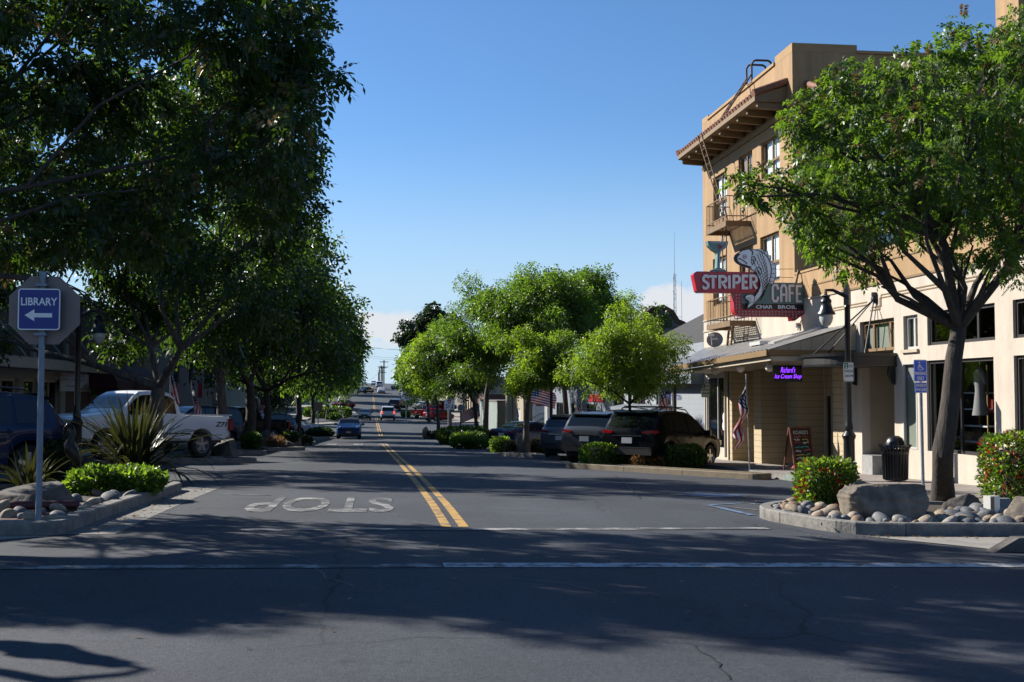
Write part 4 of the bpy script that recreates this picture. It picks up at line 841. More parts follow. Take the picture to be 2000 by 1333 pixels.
for y in (cy0 + .08, cy1 - .08): b = MB(); b.prism([(FX - .02, zc0 - .45), (FX - .1, zc0 - .42), (FX - .2, zc0 - .2), (FX - .16, zc0 - .02), (FX - .02, zc0 - .02)], frame((0, y - .04, 0), (1, 0, 0), (0, 0, 1), (0, 1, 0)), 0, .08); b.build('scroll_bracket', 'black_metal', MC)
b = MB(); q = PX(1606, 704, 10.55); b.lathe([(.001, .02), (.05, .015), (.055, 0)], (10.62, (cy0 + cy1) / 2 + .55, 2.38), 12, (-.85, .3, 0)); b.build('rosette', 'alu', MC)
# shelving and display inside the shop window
p = PX(1905, 800, 13.2); SH = thing('shelving_unit', 'brass display shelving with books inside the big shop window', 'shelves', (13.3, p.y, -.2))
ya, yb = PX(1938, 800, 13.2).y, PX(1888, 800, 13.2).y; b = MB()
for x in (13.1, 13.5):
    for y in (ya, yb): b.bar((x, y, -.2), (x, y, 2.2), .03, .03)
b.build('upright', 'gold', SH); b = MB()
for v in (768, 800, 833, 864): z = PX(1910, v, 13.1).z; b.bx((13.08, ya, z - .015), (13.52, yb, z + .015))
b.build('shelf', 'white_paint', SH)
for i, (u, v, s_, m_) in enumerate(((1933, 793, (.05, .33, .3), 'book_red'), (1899, 855, (.25, .25, .26), 'plywood'), (1908, 850, (.2, .05, .42), 'stone_dark'), (1925, 862, (.2, .2, .15), 'sign_cream'), (1893, 862, (.2, .16, .2), 'wood_red'))):
    p = PX(u, v, 13.25); t = thing('display_item', ['red box standing on a shelf in the shop window', 'tan wooden crate on a shelf in the shop window', 'dark framed picture leaning on the window shelf', 'small pale carton at the foot of the window shelves', 'small reddish wooden box beside the tan crate'][i], ['box', 'crate', 'picture', 'carton', 'box'][i], p)
    b = MB(); b.box(p, s_, rot=Matrix.Rotation(.25 if i == 2 else 0, 3, 'X')); b.build('case', m_, t); b = MB(); b.box(p + Vector((-s_[0] * .3, 0, s_[2] * .5)), (s_[0] * .5, s_[1] * .8, .012)); b.build('lid', m_, t)
p = PX(1914, 755, 12.85); DRS = thing('hanging_garment', 'pale grey dress hanging behind the shop window glass', 'dress', p)
b = MB(); b.lathe([(.02, .42), (.07, .36), (.13, .28), (.11, .1), (.10, -.1), (.14, -.45), (.17, -.62)], p, 12); [b.tube([p + Vector((0, s_ * .1, .3)), p + Vector((0, s_ * .22, .05))], [.05, .04], 6) for s_ in (-1, 1)]; b.build('cloth', 'cloth_grey', DRS, 60)
b = MB(); b.tube([p + Vector((0, 0, .4)), p + Vector((0, 0, .6))], .008, 5); b.build('hanger_hook', 'alu', DRS)
p = PX(1813, 90, FX + 3.5); p = PY(1813, 88, YA + .15); PG = thing('pigeon', 'grey pigeon standing on the edge of the tan parapet', 'pigeon', (p.x, p.y, ZR + .09))
zz = ZR + .09; b = MB(); prof = [(-.17, .07, .012), (-.10, .085, .03), (-.02, .11, .058), (.05, .135, .06), (.09, .17, .04), (.115, .21, .032), (.14, .225, .028), (.165, .215, .012), (.185, .208, .004)]
b.tube([(p.x - a, p.y, zz + h) for a, h, r_ in prof], [r_ for a, h, r_ in prof], 9); [b.tube([(p.x + .0, p.y + s_, zz + .07), (p.x - .01, p.y + s_, zz)], .008, 5) for s_ in (-.02, .02)]; b.build('body', 'bird_grey', PG, 60)
# ---- buildings further along the right side ----
BS = thing('bank_building', 'pale blue-grey block bank front with dark lettering and grey awning beyond the porch', 'building', (FX, 50, fz(50)))
y2 = 60; W_ = [(46, 48.5, 0.2, 1.7), (50.5, 53, -.9, 1.7), (55, 57.5, .2, 1.7)]
b = MB(); wall(b, FR, YE + .02, y2, -2.6, 3.5, W_, .2); b.quad((FX, y2, -3), (26, y2, -3), (26, y2, 3.5), (FX, y2, 3.5)); b.quad((FX, YE + .02, 3.5), (26, YE + .02, 3.5), (26, y2, 3.5), (FX, y2, 3.5)); b.build('wall', 'cmu_grey', BS)
for o in W_: window(BS, FR, o, 'frame_dark', 'glass_black', .06, .12, mull=(.5,))
b = MB(); fbox(b, FR, YE + .02, y2, 1.95, 2.5, .002, .5); b.build('fascia', 'slate_blue', BS)
b = MB(); za = PX(1318, 776, FX).z; ya_, yb_ = PX(1331, 776, FX).y, PX(1292, 776, FX).y
textbox(b, 'BANK OF STOCKTON', lambda a, c, w_=0: Vector((FX - .03 - w_, (ya_ + yb_) / 2 - a, za + c)), 0, 0, yb_ - ya_, .22, 0, .015); b.build('lettering', 'text_blue', BS)
b = MB(); aw = [PX(1228, 801, FX).y, PX(1312, 801, FX).y]; z1, z0 = PX(1270, 790, FX).z, PX(1270, 806, FX - .9).z
b.add([(FX - .01, aw[1], z1), (FX - .01, aw[0], z1), (FX - .9, aw[0], z0 + .15), (FX - .9, aw[1], z0 + .15), (FX - .9, aw[0], z0), (FX - .9, aw[1], z0)], [(0, 1, 2, 3), (3, 2, 4, 5)]); b.add([(FX - .01, aw[1], z1), (FX - .9, aw[1], z0 + .15), (FX - .9, aw[1], z0), (FX - .01, aw[1], z0)], [(0, 1, 2, 3)]); b.build('awning', 'slate_blue', BS)
b = MB(); b.bx((FX - .1, 45.2, -2), (FX + .02, 45.45, 3.4)); b.build('downpipe', 'frame_dark', BS)
# hall with a curved red-trimmed gable
HL = thing('gabled_hall', 'pale hall with a curved red-trimmed gable and grey shingle roof behind the street trees', 'building', (16, 66, -2))
YH = 64; cg = PY(1290, 602, YH); pts = [PY(u, v, YH) for u, v in ((1225, 690), (1240, 655), (1258, 618), (1275, 605), (1296, 601), (1312, 610), (1323, 628), (1335, 633), (1346, 644), (1356, 660))]
po = [(pts[0].x, -3)] + [(p.x, p.z) for p in pts] + [(pts[-1].x, -3)]
b = MB(); b.prism(po[::-1], FRy(YH), -.4, 0); b.build('gable_wall', 'slate_blue', HL); b = MB(); b.ribbon([(p.x, p.z) for p in pts], .28, FRy(YH), -.45, .08); b.build('gable_trim', 'brick_red', HL)
b = MB(); a0, a1 = PY(1330, 628, YH + 2), PY(1420, 628, YH + 2); zr, ze = a0.z, PY(1330, 672, YH).z; b.add([(pts[-1].x - .6, YH + 6, zr), (a1.x + 9, YH + 6, zr), (a1.x + 9, YH + .4, ze), (pts[-1].x - .6, YH + .4, ze), (a1.x + 9, YH + 20, zr), (pts[-1].x - .6, YH + 20, zr)], [(0, 1, 2, 3), (0, 5, 4, 1)]); b.build('roof', 'shingle', HL)
b = MB(); b.bx((pts[-1].x + .01, YH + .45, -3), (a1.x + 9, YH + 19, ze)); b.build('wall', 'slate_blue', HL)
LR = thing('shingle_roof_building', 'low grey shingle hip roof between the gabled hall and the porch', 'building', (14.5, 52, 3))
q = [PX(u, v, x) for u, v, x in ((1300, 700, 13.2), (1372, 690, 13.2))]; b = MB(); b.add([(FX + .6, 43, 3.52), (FX + .6, 58, 3.52), (16.5, 56, 5.6), (16.5, 44, 5.6), (22, 43, 3.52), (22, 58, 3.52)], [(0, 1, 2, 3), (3, 2, 5, 4), (0, 3, 4), (1, 5, 2)]); b.build('roof', 'shingle', LR)
b = MB(); b.bx((FX + .7, 43.1, 3.5), (21.9, 57.9, 3.53)); b.build('eave_board', 'frame_dark', LR)
# antenna mast
p = PD(1318, 630, 95); AM = thing('antenna_mast', 'tall lattice radio mast with whip antenna behind the hall', 'antenna', (p.x, p.y, -2))
zt = PD(1318, 535, 95).z; zw = PD(1318, 452, 95).z; b = MB()
for k in range(3): a = 2.1 * k; b.tube([(p.x + .16 * math.cos(a), p.y + .16 * math.sin(a), -2), (p.x + .1 * math.cos(a), p.y + .1 * math.sin(a), zt)], .025, 5)
for i in range(26): z = 2 + (zt - 2) * i / 26; a = 2.1 * i; b.tube([(p.x + .15 * math.cos(a), p.y + .15 * math.sin(a), z), (p.x + .15 * math.cos(a + 2.1), p.y + .15 * math.sin(a + 2.1), z + (zt - 2) / 26)], .018, 4)
b.build('lattice', 'grey_metal', AM); b = MB(); b.tube([(p.x, p.y, zt - .5), (p.x, p.y, zw)], [.03, .012], 5); b.tube([(p.x + .6, p.y, zt - 4), (p.x + .6, p.y, zt - .6)], .02, 5); b.tube([(p.x, p.y, zt - 3.6), (p.x + .6, p.y, zt - 3.6)], .02, 4); b.build('whip', 'grey_metal', AM)
def plain_building(name, label, x0, x1, y0, y1, h, mt, ops=(), side=1, wins='glass_black', fm='frame_dark', mside=None, sops=()):
    zb = zg(x0, (y0 + y1) / 2) ; t = thing(name, label, 'building', (x0, (y0 + y1) / 2, zb)); b = MB(); fr = frame((x0, 0, zb), (0, 1, 0), (0, 0, 1), (-side, 0, 0))
    wall(b, fr, y0, y1, -1.5, h, ops, .15); b.quad((x0, y1, zb - 1.5), (x1, y1, zb - 1.5), (x1, y1, zb + h), (x0, y1, zb + h)); b.quad((x1, y0, zb - 1.5), (x1, y1, zb - 1.5), (x1, y1, zb + h), (x1, y0, zb + h)); b.build('wall', mt, t)
    b = MB(); sf = frame((0, y0, zb), (1, 0, 0), (0, 0, 1), (0, -1, 0)); wall(b, sf, min(x0, x1), max(x0, x1), -1.5, h, sops, .15); b.build('side_wall', mside or mt, t)
    b = MB(); b.bx((x0 - side * .06, y0 - .06, zb + h), (x1, y1 + .06, zb + h + .12)); b.build('roof', 'rough_grey', t)
    for o in ops: window(t, fr, o, fm, wins, .06, .1, mull=(.5,))
    for o in sops: window(t, sf, o, fm, wins, .06, .1)
    return t, zb, fr, sf
t, zb, fr_, sf = plain_building('slate_shop', 'slate blue shopfront with wide dark windows behind the thin street tree', FX, 24, 60.1, 78, 4.2, 'slate_blue', [(62, 65, .8, 2.6), (66.5, 70, .8, 2.6), (72, 76, .8, 2.6)])
q = PX(1165, 792, FX - .02); b = MB(); fbox(b, fr_, q.y - 2.2, q.y + 2.2, 2.75, 3.15, .003, .05); b.build('sign_board', 'sign_red', t)
t, zb, fr_, sf = plain_building('cream_cottage', 'small cream building with a stone base and white window facing down the street', 11.2, 22, 86, 98, 4.0, 'beige_wall', [(88, 90, 1, 2.4)], sops=[(11.8, 13.6, 1.3, 2.7)], wins='white_blind')
b = MB(); fbox(b, sf, 11.5, 14, .1, 1.1, .004, .08); b.build('stone_base', 'stone_base', t)
t = thing('railed_steps', 'white entrance steps with black iron railings and slim white columns', 'steps', (10.8, 82, zg(11, 82)), 0); b = MB(); zs = zg(11, 82)
for i in range(5): b.bx((10.6 + .3 * i, 80, zs - .5), (12.6, 84.5, zs + .17 * (i + 1)))
b.build('stair', 'concrete', t); b = MB()
for y in (80.1, 84.4):
    for h in (.5, .95): b.bar((10.5, y, zs + h), (12.3, y, zs + h + 1.0), .04, .04); b.bar((12.3, y, zs + h + 1), (13.5, y, zs + h + 1), .04, .04)
    for i in range(16): x = 10.5 + i * .13; b.tube([(x, y, zs + .1 + min(1, i * .13 / 1.8)), (x, y, zs + .95 + min(1, i * .13 / 1.8))], .012, 4)
b.build('railing', 'black_metal', t); b = MB()
for y in (78.6, 79.4, 85.5): b.bx((11.9, y, zs), (12.1, y + .22, zs + 3.6))
b.build('column', 'white_paint', t)
t, zb, fr_, sf = plain_building('corrugated_shed', 'long pale grey corrugated wall beside the pavement before the cross street', 10.6, 20, 99, 116, 3.0, 'green_siding', [])
for i, (x0, y0, y1, h, m_, lb) in enumerate(((14.5, 150, 168, 3.6, 'brick_red', 'low red brick building on the far side of the cross street'), (14.5, 170, 190, 4.4, 'beige_wall', 'beige shop block further up the street beyond the brick building'), (15, 195, 220, 5, 'rough_grey', 'grey two-storey block up the hill on the right'), (15, 235, 262, 4, 'cream_paint', 'cream house near the top of the hill on the right'))):
    plain_building('far_building', lb, x0, x0 + 14, y0, y1, h, m_, [(y0 + 2, y0 + 4.5, .8, 2.4), (y0 + 6.5, y0 + 9, .8, 2.4), (y0 + 11, y0 + 13.5, .8, 2.4)], sops=[(x0 + 2, x0 + 4, 1, 2.3)])
# ================= LEFT-HAND BUILDINGS =================
LX = -12.2
LFR = frame((LX, 0, 0), (0, 1, 0), (0, 0, 1), (1, 0, 0))
def lz(y): return zg(KL, y) + .15
CB = thing('canopy_building', 'low shop with a long pale flat canopy on steel rods and dark ribbed wall above', 'building', (LX, 36, lz(36)))
WL = [(26, 29.4, -.1, 2.1), (30.2, 33.4, -.1, 2.1), (34.2, 37.6, -.1, 2.1), (38.2, 41, -.1, 2.1), (41.6, 43.3, -1, 2.1), (44, 46.3, -.1, 2.1)]
b = MB(); wall(b, LFR, 20, 47, -1.5, 2.45, WL, .3); b.quad((LX, 47, -1.5), (-24, 47, -1.5), (-24, 47, 5.2), (LX, 47, 5.2)); b.quad((LX, 20, -1.5), (-24, 20, -1.5), (-24, 20, 5.2), (LX, 20, 5.2)); b.build('wall', 'canopy_paint', CB)
for o in WL: window(CB, LFR, o, 'cream_paint', 'glass_dark', .10, .2, mull=(.5,) if o[1] - o[0] > 2 else (), blind='interior_dark')
b = MB(); wall(b, LFR, 20, 47, 2.45, 5.2, [], 0); b.build('upper_wall', 'dark_siding', CB)
for y in (24.5, 29, 33.5, 38.2, 42.4, 46.7): b = MB(); fbox(b, LFR, y - .18, y + .18, 2.7, 5.2, .002, .12); b.build('pilaster', 'canopy_paint', CB)
b = MB(); b.bx((LX + .01, 20, 2.42), (-10.6, 46.9, 2.62)); b.bx((-10.62, 20, 2.36), (-10.52, 46.95, 2.70)); cn = b.build('canopy', 'canopy_paint', CB)
for y in (24, 28.3, 32.6, 37, 41.5, 46): b = MB(); b.tube([(LX + .02, y, 4.6), (-10.75, y, 2.66)], .035, 6); b.build('canopy_rod', 'green_siding', cn)
b = MB(); b.quad((LX, 20, 5.2), (LX, 47, 5.2), (-24, 47, 5.2), (-24, 20, 5.2)); b.build('roof', 'rough_grey', CB)
BR = thing('brick_building', 'red brick building with pale brick corner quoins and a clinic banner on its wall', 'building', (LX, 49.7, lz(50)))
b = MB(); wall(b, LFR, 47.05, 50.9, -2.5, 5.35, [], 0); b.quad((LX, 47.05, -2), (-24, 47.05, -2), (-24, 47.05, 5.35), (LX, 47.05, 5.35)); b.quad((LX, 47.05, 5.35), (LX, 52.3, 5.35), (-24, 52.3, 5.35), (-24, 47.05, 5.35)); b.build('wall', 'brick_red', BR)
b = MB(); z = -2.5; i = 0
while z < 5.3:
    fbox(b, LFR, 50.9 - (.5 if i % 2 else 0), 52.3, z, min(z + .82, 5.35), .002 if True else 0, .02); z += .82; i += 1
b.build('quoin', 'brick_cream', BR)
b = MB(); fbox(b, LFR, 47, 52.3, 5.35, 5.6, -.3, .12); b.build('coping', 'brick_cream', BR)
q0, q1 = PX(118, 729, LX + .06), PX(176.5, 765, LX + .06)
BN = thing('clinic_banner', 'white wall banner with red and blue clinic lettering and animals on the red brick', 'banner', (LX + .05, (q0.y + q1.y) / 2, q1.z))
b = MB(); fbox(b, LFR, q0.y, q1.y, q1.z, q0.z, .03, .06); b.build('cloth', 'banner_white', BN)
BF = lambda a, c, w_=0: Vector((LX + .06 + w_, q0.y + (q1.y - q0.y) * a, q0.z + (q1.z - q0.z) * c))
b = MB(); textbox(b, 'VETERINARY SERVICE', lambda a, c, w_=0: BF(.30 + a, .10 - c, w_), 0, 0, .98, .17, .004); b.build('service_lettering', 'text_red', BN)
b = MB(); textbox(b, '(707) 374-6355', lambda a, c, w_=0: BF(.38 + a, .36 - c, w_), 0, 0, .72, .15, .004); b.build('number_lettering', 'text_red', BN)
b = MB(); b.prism([(.2, .68), (.62, .68), (.62, .73), (.2, .73)], BF, .001, .006); b.prism([(.5, .55), (.54, .55), (.54, .84), (.5, .84)], BF, .001, .008); b.build('cross_mark', 'text_blue', BN)
for x, w_, h in ((.70, .05, .22), (.78, .055, .36), (.85, .06, .45), (.92, .05, .2)): b = MB(); b.prism([(x - w_, .97), (x - w_ * .9, .97 - h * .6), (x - w_ * .4, .97 - h), (x, .97 - h * .85), (x + w_ * .4, .97 - h), (x + w_ * .8, .97 - h * .6), (x + w_, .97)], BF, .001, .005 + x * .002); b.build('animal_picture', 'dog_tan', BN)
MB_ = thing('awning_building', 'pale brick shop row with maroon barrel awnings behind the white pickup', 'building', (LX, 60, lz(60)))
WM = [(54, 57, -1.6, 1.5), (58.5, 61.5, -1.6, 1.5), (62.5, 65, -1.6, 1.5)]
b = MB(); wall(b, LFR, 52.32, 66, -3, 5.6, WM, .3); b.quad((LX, 52.32, 5.6), (LX, 66, 5.6), (-24, 66, 5.6), (-24, 52.32, 5.6)); b.quad((LX, 66, -3), (-24, 66, -3), (-24, 66, 5.6), (LX, 66, 5.6)); b.build('wall', 'brick_cream', MB_)
for o in WM: window(MB_, LFR, o, 'frame_dark', 'glass_black', .08, .2, mull=(.5,))
for y in (52.9, 57.7, 62): b = MB(); fbox(b, LFR, y - .3, y + .3, -3, 5.6, .002, .1); b.build('pilaster', 'brick_cream', MB_)
for (ua, ub) in ((199, 243), (232, 291)):
    ya, yb = PX(ua, 740, LX + .6).y, PX(ub, 740, LX + .6).y; zt, zb_ = 2.9, 1.45; b = MB(); n = 14; A = np.linspace(0, math.pi / 2, 7)
    V = [(LX + .01 + 1.25 * math.sin(a), y, zb_ + .35 + (zt - zb_ - .35) * math.cos(a)) for y in np.linspace(ya, yb, n) for a in A] ; b.add(V, [(i * 7 + k, i * 7 + k + 1, (i + 1) * 7 + k + 1, (i + 1) * 7 + k) for i in range(n - 1) for k in range(6)])
    b.quad((LX + 1.26, ya, zb_ + .35), (LX + 1.26, yb, zb_ + .35), (LX + 1.27, yb, zb_), (LX + 1.27, ya, zb_)); [b.add([(LX + .01, y, zb_ + .35)] + [(LX + .01 + 1.25 * math.sin(a), y, zb_ + .35 + (zt - zb_ - .35) * math.cos(a)) for a in A], [tuple(range(8))]) for y in (ya, yb)]
    b.build('awning', 'awning_maroon', MB_)
GB = thing('grey_shop_building', 'dim grey rendered shop building with small upper windows and a dark entrance', 'building', (LX, 75, lz(75)))
o1, o2 = (71.5, 73.4, 2.2, 4.2), (77, 78.6, 2.2, 4.2); WG = [o1, o2, (68.5, 71, -2, .6), (74, 78, -2, .6), (80, 84, -2, .6)]
b = MB(); wall(b, LFR, 66.02, 88, -3, 5.8, WG, .3); b.quad((LX, 66.02, 5.8), (LX, 88, 5.8), (-24, 88, 5.8), (-24, 66.02, 5.8)); b.quad((LX, 88, -3), (-24, 88, -3), (-24, 88, 5.8), (LX, 88, 5.8)); b.build('wall', 'rough_grey', GB)
for o in WG: window(GB, LFR, o, 'frame_dark', 'glass_black', .08, .2)
def board(name, label, u0, u1, v0, v1, D, m, txt=(), mm='sign_white', cat='sign', lm='sign_white'):
    p, q = PD(u0, v0, D), PD(u1, v1, D); t = thing(name, label, cat, ((p + q) / 2)); b = MB(); b.bx((p.x, p.y, q.z), (q.x, p.y + .1, p.z)); b.build('board', m, t)
    for st, cx, cy, wd_, ht_, mt_ in txt:
        b = MB(); textbox(b, st, lambda a, c, w_=0: Vector((p.x + (q.x - p.x) * cx + a, p.y - .004 - w_, p.z + (q.z - p.z) * cy + c)), 0, 0, (q.x - p.x) * wd_, (p.z - q.z) * ht_, 0); b.build('lettering', mt_, t)
    b = MB(); b.bar((p.x - .5, p.y + .05, p.z + .05), (q.x, p.y + .05, p.z + .05), .05, .05); b.build('bracket', 'frame_dark', t); return t
board('projecting_sign', 'dark teal projecting sign with white lettering among the left street trees', 402, 438, 722, 750, 80, 'teal_board', [('M     ney', .5, .4, .7, .3, 'sign_white')])
board('shop_board', 'small stacked red and white shop board on the grey shop building', 378, 395, 749, 777, 79, 'sign_red', [])
GS = thing('green_siding_building', 'pale green ribbed metal building near the far left corner', 'building', (LX, 100, lz(100)))
b = MB(); wall(b, LFR, 92, 117, -3.5, 3.2, [(104, 108, -2.1, .4)], .2); b.quad((LX, 92, -3), (-24, 92, -3), (-24, 92, 3.2), (LX, 92, 3.2)); b.quad((LX, 117, -3), (-24, 117, -3), (-24, 117, 3.2), (LX, 117, 3.2)); b.build('wall', 'green_siding', GS); window(GS, LFR, (104, 108, -2.1, .4), 'frame_dark', 'glass_black', .08, .15)
b = MB(); b.bx((-24, 92, 3.2), (LX + .1, 117, 3.3)); b.build('roof', 'rough_grey', GS)
for i, (y0, y1, h, m_, lb) in enumerate(((150, 170, 3.8, 'beige_wall', 'beige building on the far left corner beyond the cross street'), (176, 200, 4.5, 'brick_red', 'brick block up the hill on the left'), (210, 250, 4.5, 'cream_paint', 'cream block near the hilltop on the left'))):
    plain_building('far_building', lb, -15.5, -28, y0, y1, h, m_, [(y0 + 2, y0 + 5, .8, 2.4), (y0 + 8, y0 + 11, .8, 2.4)], side=-1)
p = G(738, 756); HT = thing('hilltop_house', 'tiny orange and tan house at the top of the hill beside the power poles', 'house', (p.x + 2, 520, zY(520)))
p = PD(741, 748, 520); b = MB(); b.bx((p.x - 1.4, 518, zY(518) - 1), (p.x + 1.4, 524, p.z + .2)); b.build('wall', 'beige_wall', HT); b = MB(); b.prism([(-1.7, .2), (1.7, .2), (0, 1.1)], frame((p.x, 524.2, p.z), (1, 0, 0), (0, 0, 1), (0, -1, 0)), 0, 6.4); b.build('roof', 'sign_orange', HT)
b = MB(); b.bx((p.x - .5, 517.96, p.z - 1.8), (p.x + .5, 518.02, p.z - .4)); b.build('door', 'frame_dark', HT)

# ================= TREES =================
def arr(*a): return np.array(a, float)
def leafcloud(C, r, n, size, sprays=9, droop=.35, seed=0, seedshare=0, flat=.75):
    """leaves on small twigs: n sprays spread over clumps C (k,3) of radius r (k); each spray carries paired leaflets"""
    g = np.random.default_rng(seed); k = len(C); w_ = r**2; idx = g.choice(k, n, p=w_ / w_.sum())
    d = g.normal(size=(n, 3)); d /= np.linalg.norm(d, axis=1)[:, None]; rad = g.random(n)**.42
    P = C[idx] + d * (rad * r[idx])[:, None] * arr(1, 1, flat)
    A = d + g.normal(size=(n, 3)) * .7; A[:, 2] -= droop; A /= np.linalg.norm(A, axis=1)[:, None]
    side = np.cross(A, g.normal(size=(n, 3))); side /= np.linalg.norm(side, axis=1)[:, None] + 1e-9
    up = np.cross(side, A)
    S = size * (0.75 + .5 * g.random(n)); m = sprays; t = (np.arange(m) // 2 + .6) / (m / 2); sg = np.where(np.arange(m) % 2 == 0, 1., -1.); sg[-1] = 0
    L = S * 4.2 if m > 3 else S * 1.2
    base = P[:, None, :] + A[:, None, :] * (L[:, None] * t[None, :])[:, :, None]; base[:, :, 2] -= (droop * .35 * L[:, None] * t[None, :]**2)
    ld = A[:, None, :] * .55 + side[:, None, :] * sg[None, :, None] + g.normal(size=(n, m, 3)) * .22; ld[:, :, 2] -= .15 + droop * .3; ld /= np.linalg.norm(ld, axis=2)[:, :, None]
    wv = np.cross(ld, up[:, None, :] + g.normal(size=(n, m, 3)) * .35); wv /= np.linalg.norm(wv, axis=2)[:, :, None] + 1e-9
    ll = (S[:, None] * 1.7 * (.8 + .4 * g.random((n, m))))[:, :, None]; lw = ll * .23 if m > 3 else ll * .34
    v0 = base; v1 = base + ld * ll * .45 + wv * lw; v2 = base + ld * ll; v3 = base + ld * ll * .45 - wv * lw; v2[:, :, 2] -= ll[:, :, 0] * .12
    V = np.stack([v0, v1, v2, v3], 2).reshape(-1, 3); F_ = np.arange(n * m * 4).reshape(-1, 4)
    mi = (np.repeat(g.random(n) < seedshare, m)).astype(np.int32)
    return V, F_, mi
def crown_clumps(c, rad, k, seed, cr=(.13, .33), hollow=.35, low=-.75, lump=.6):
    g = np.random.default_rng(seed); P = []
    while len(P) < k:
        d = g.normal(size=3); d /= np.linalg.norm(d)
        if d[2] < low: continue
        q = hollow + (1 - hollow) * g.random()**.5; lum = 1 + lump * noise.noise(Vector(d * 2.1 + seed))
        P.append(c + d * rad * q * lum)
    return np.array(P), np.mean(rad) * (cr[0] + (cr[1] - cr[0]) * g.random(k))
def limbs(base, forks, targets, r0, seed, sag=.05, minr=.012, lean=None):
    """trunk through the points in forks, then one bending limb to every target, branching off the nearest trunk or limb node"""
    rr_ = random.Random(seed); b = MB(); nodes = []; path = [Vector(base)] + [Vector(f) for f in forks]; k = len(path)
    fine = []
    for i in range(k - 1):
        for j in range(2): fine.append(path[i].lerp(path[i + 1], j / 2))
    fine.append(path[-1]); n = len(fine); rs = [r0 * (1.25 if i == 0 else 1.0 - .38 * i / n) for i in range(n)]
    for i in range(1, n - 1): fine[i] = fine[i] + Vector((rr_.uniform(-1, 1), rr_.uniform(-1, 1), 0)) * r0 * .05
    b.tube(fine, rs, 12); nodes.append((fine[-1], rs[-1])); nodes.append((fine[-2], rs[-2]))
    order = sorted(targets, key=lambda t: (Vector(t) - path[-1]).length)
    for t in order:
        t = Vector(t); best = min(nodes, key=lambda q: (q[0] - t).length + (2.0 * max(0, q[0].z - t.z)) + .6 / (q[1] * 8)); p, pr_ = best; L = (t - p).length
        if L < .15: continue
        r1 = min(pr_ * .72, .02 + L * .022 * (r0 / .2)**.5); m1 = p.lerp(t, .35) + Vector((rr_.uniform(-1, 1), rr_.uniform(-1, 1), rr_.uniform(-.2, .9))) * L * .10; m2 = p.lerp(t, .7) + Vector((rr_.uniform(-1, 1), rr_.uniform(-1, 1), rr_.uniform(0, 1))) * L * .09
        pts = [p, p.lerp(m1, .5), m1, m1.lerp(m2, .5), m2, t]; rs = [r1 * (1 - .8 * i / 5) + minr * .4 for i in range(6)]
        b.tube(pts, rs, 7, cap=False); nodes += [(m1, rs[2]), (m2, rs[4])]
    return b
def tree(name, label, base, forks, C, r, n, size, sprays, mats, r0, seed, group=None, bark='bark', ltgt=26, droop=.35, seedshare=0, cat='tree', flat=.75, extra=()):
    t = thing(name, label, cat, base, group=group); B = arr(*base)
    tg = [C[i] for i in np.linspace(0, len(C) - 1, min(ltgt, len(C))).astype(int)]; b = limbs(base, forks, list(tg) + list(extra), r0, seed); b.build('trunk', bark, t, 60)
    V, F_, mi = leafcloud(C, r, n, size, sprays, droop, seed, seedshare, flat); npmesh('crown', V - B, F_, mats, t, mi if len(mats) > 1 else None); return t
def blobs(lst, D0):
    """crown lobes: (u, v, radius px, depth offset) of the photo set at their own depth in the tree"""
    P, R_ = [], []
    for u, v, rp, dd in lst:
        D = D0 + dd; p = PD(u, v, D); P.append(p[:]); R_.append(rp * D / F_PX)
    return np.array(P), np.array(R_)
# right corner tree
bs = G(1842, 982, .1); D0 = 16.9
RT = [(1452, 360, 30, -1.0), (1505, 352, 34, -.8), (1470, 385, 24, -1), (1535, 372, 26, -.8), (1560, 385, 50, -.6), (1600, 250, 60, -.2), (1560, 235, 35, -.4), (1570, 210, 30, .1), (1640, 160, 45, .2), (1700, 180, 70, .4), (1760, 150, 60, -.5), (1820, 130, 55, .3), (1880, 110, 55, 1), (1890, 50, 30, 1.2), (1915, 85, 45, .8), (1960, 110, 60, 0), (2010, 100, 70, -.6), (1985, 40, 28, 1.0), (1650, 240, 58, -.8), (1720, 260, 64, 1.0), (1800, 230, 62, -1.0), (1880, 210, 66, .9), (1960, 220, 66, -1.1), (2040, 230, 90, .5),
      (1600, 330, 60, .5), (1660, 340, 70, -1.0), (1740, 350, 80, .6), (1820, 330, 75, -1.4), (1900, 330, 80, 1.1), (1980, 340, 80, -.7), (2060, 330, 90, .6), (1590, 440, 50, -.4), (1640, 430, 55, .7), (1632, 485, 34, -.6), (1660, 500, 40, .4), (1730, 430, 60, -1.1), (1800, 420, 60, .9), (1870, 420, 60, -.7), (1950, 420, 70, .8), (2020, 440, 70, -.8), (1700, 520, 30, .3), (1590, 478, 24, -.2), (1880, 500, 35, 1), (1950, 500, 40, -1), (1990, 540, 30, .6), (1690, 300, 60, 1.6), (1850, 280, 70, 2.0), (1960, 300, 70, 2.0), (2100, 200, 100, 0), (2120, 400, 90, 1)]
C, r = blobs(RT, D0); f1, f2 = PD(1842, 880, D0 - .1), PD(1862, 700, D0 - .05); f0 = Vector(bs)
lm = [PD(*q) for q in ((1722, 560, 16.4), (1842, 565, 17.4), (1935, 560, 16.6), (1700, 480, 17.2), (1985, 470, 16.9), (1900, 480, 17.6))]
tree('street_tree', 'tall corner tree with drooping feathery leaves rising behind the big flat boulder', tuple(bs), [f1, PD(1858, 780, D0), f2, PD(1873, 640, D0)], C, r, 5600, .041, 15, ['leaf_fresh', 'leaf_seed'], .165, 3, 'street trees along the right side', 'bark', 40, .45, .07, extra=[p[:] for p in lm], flat=.85)
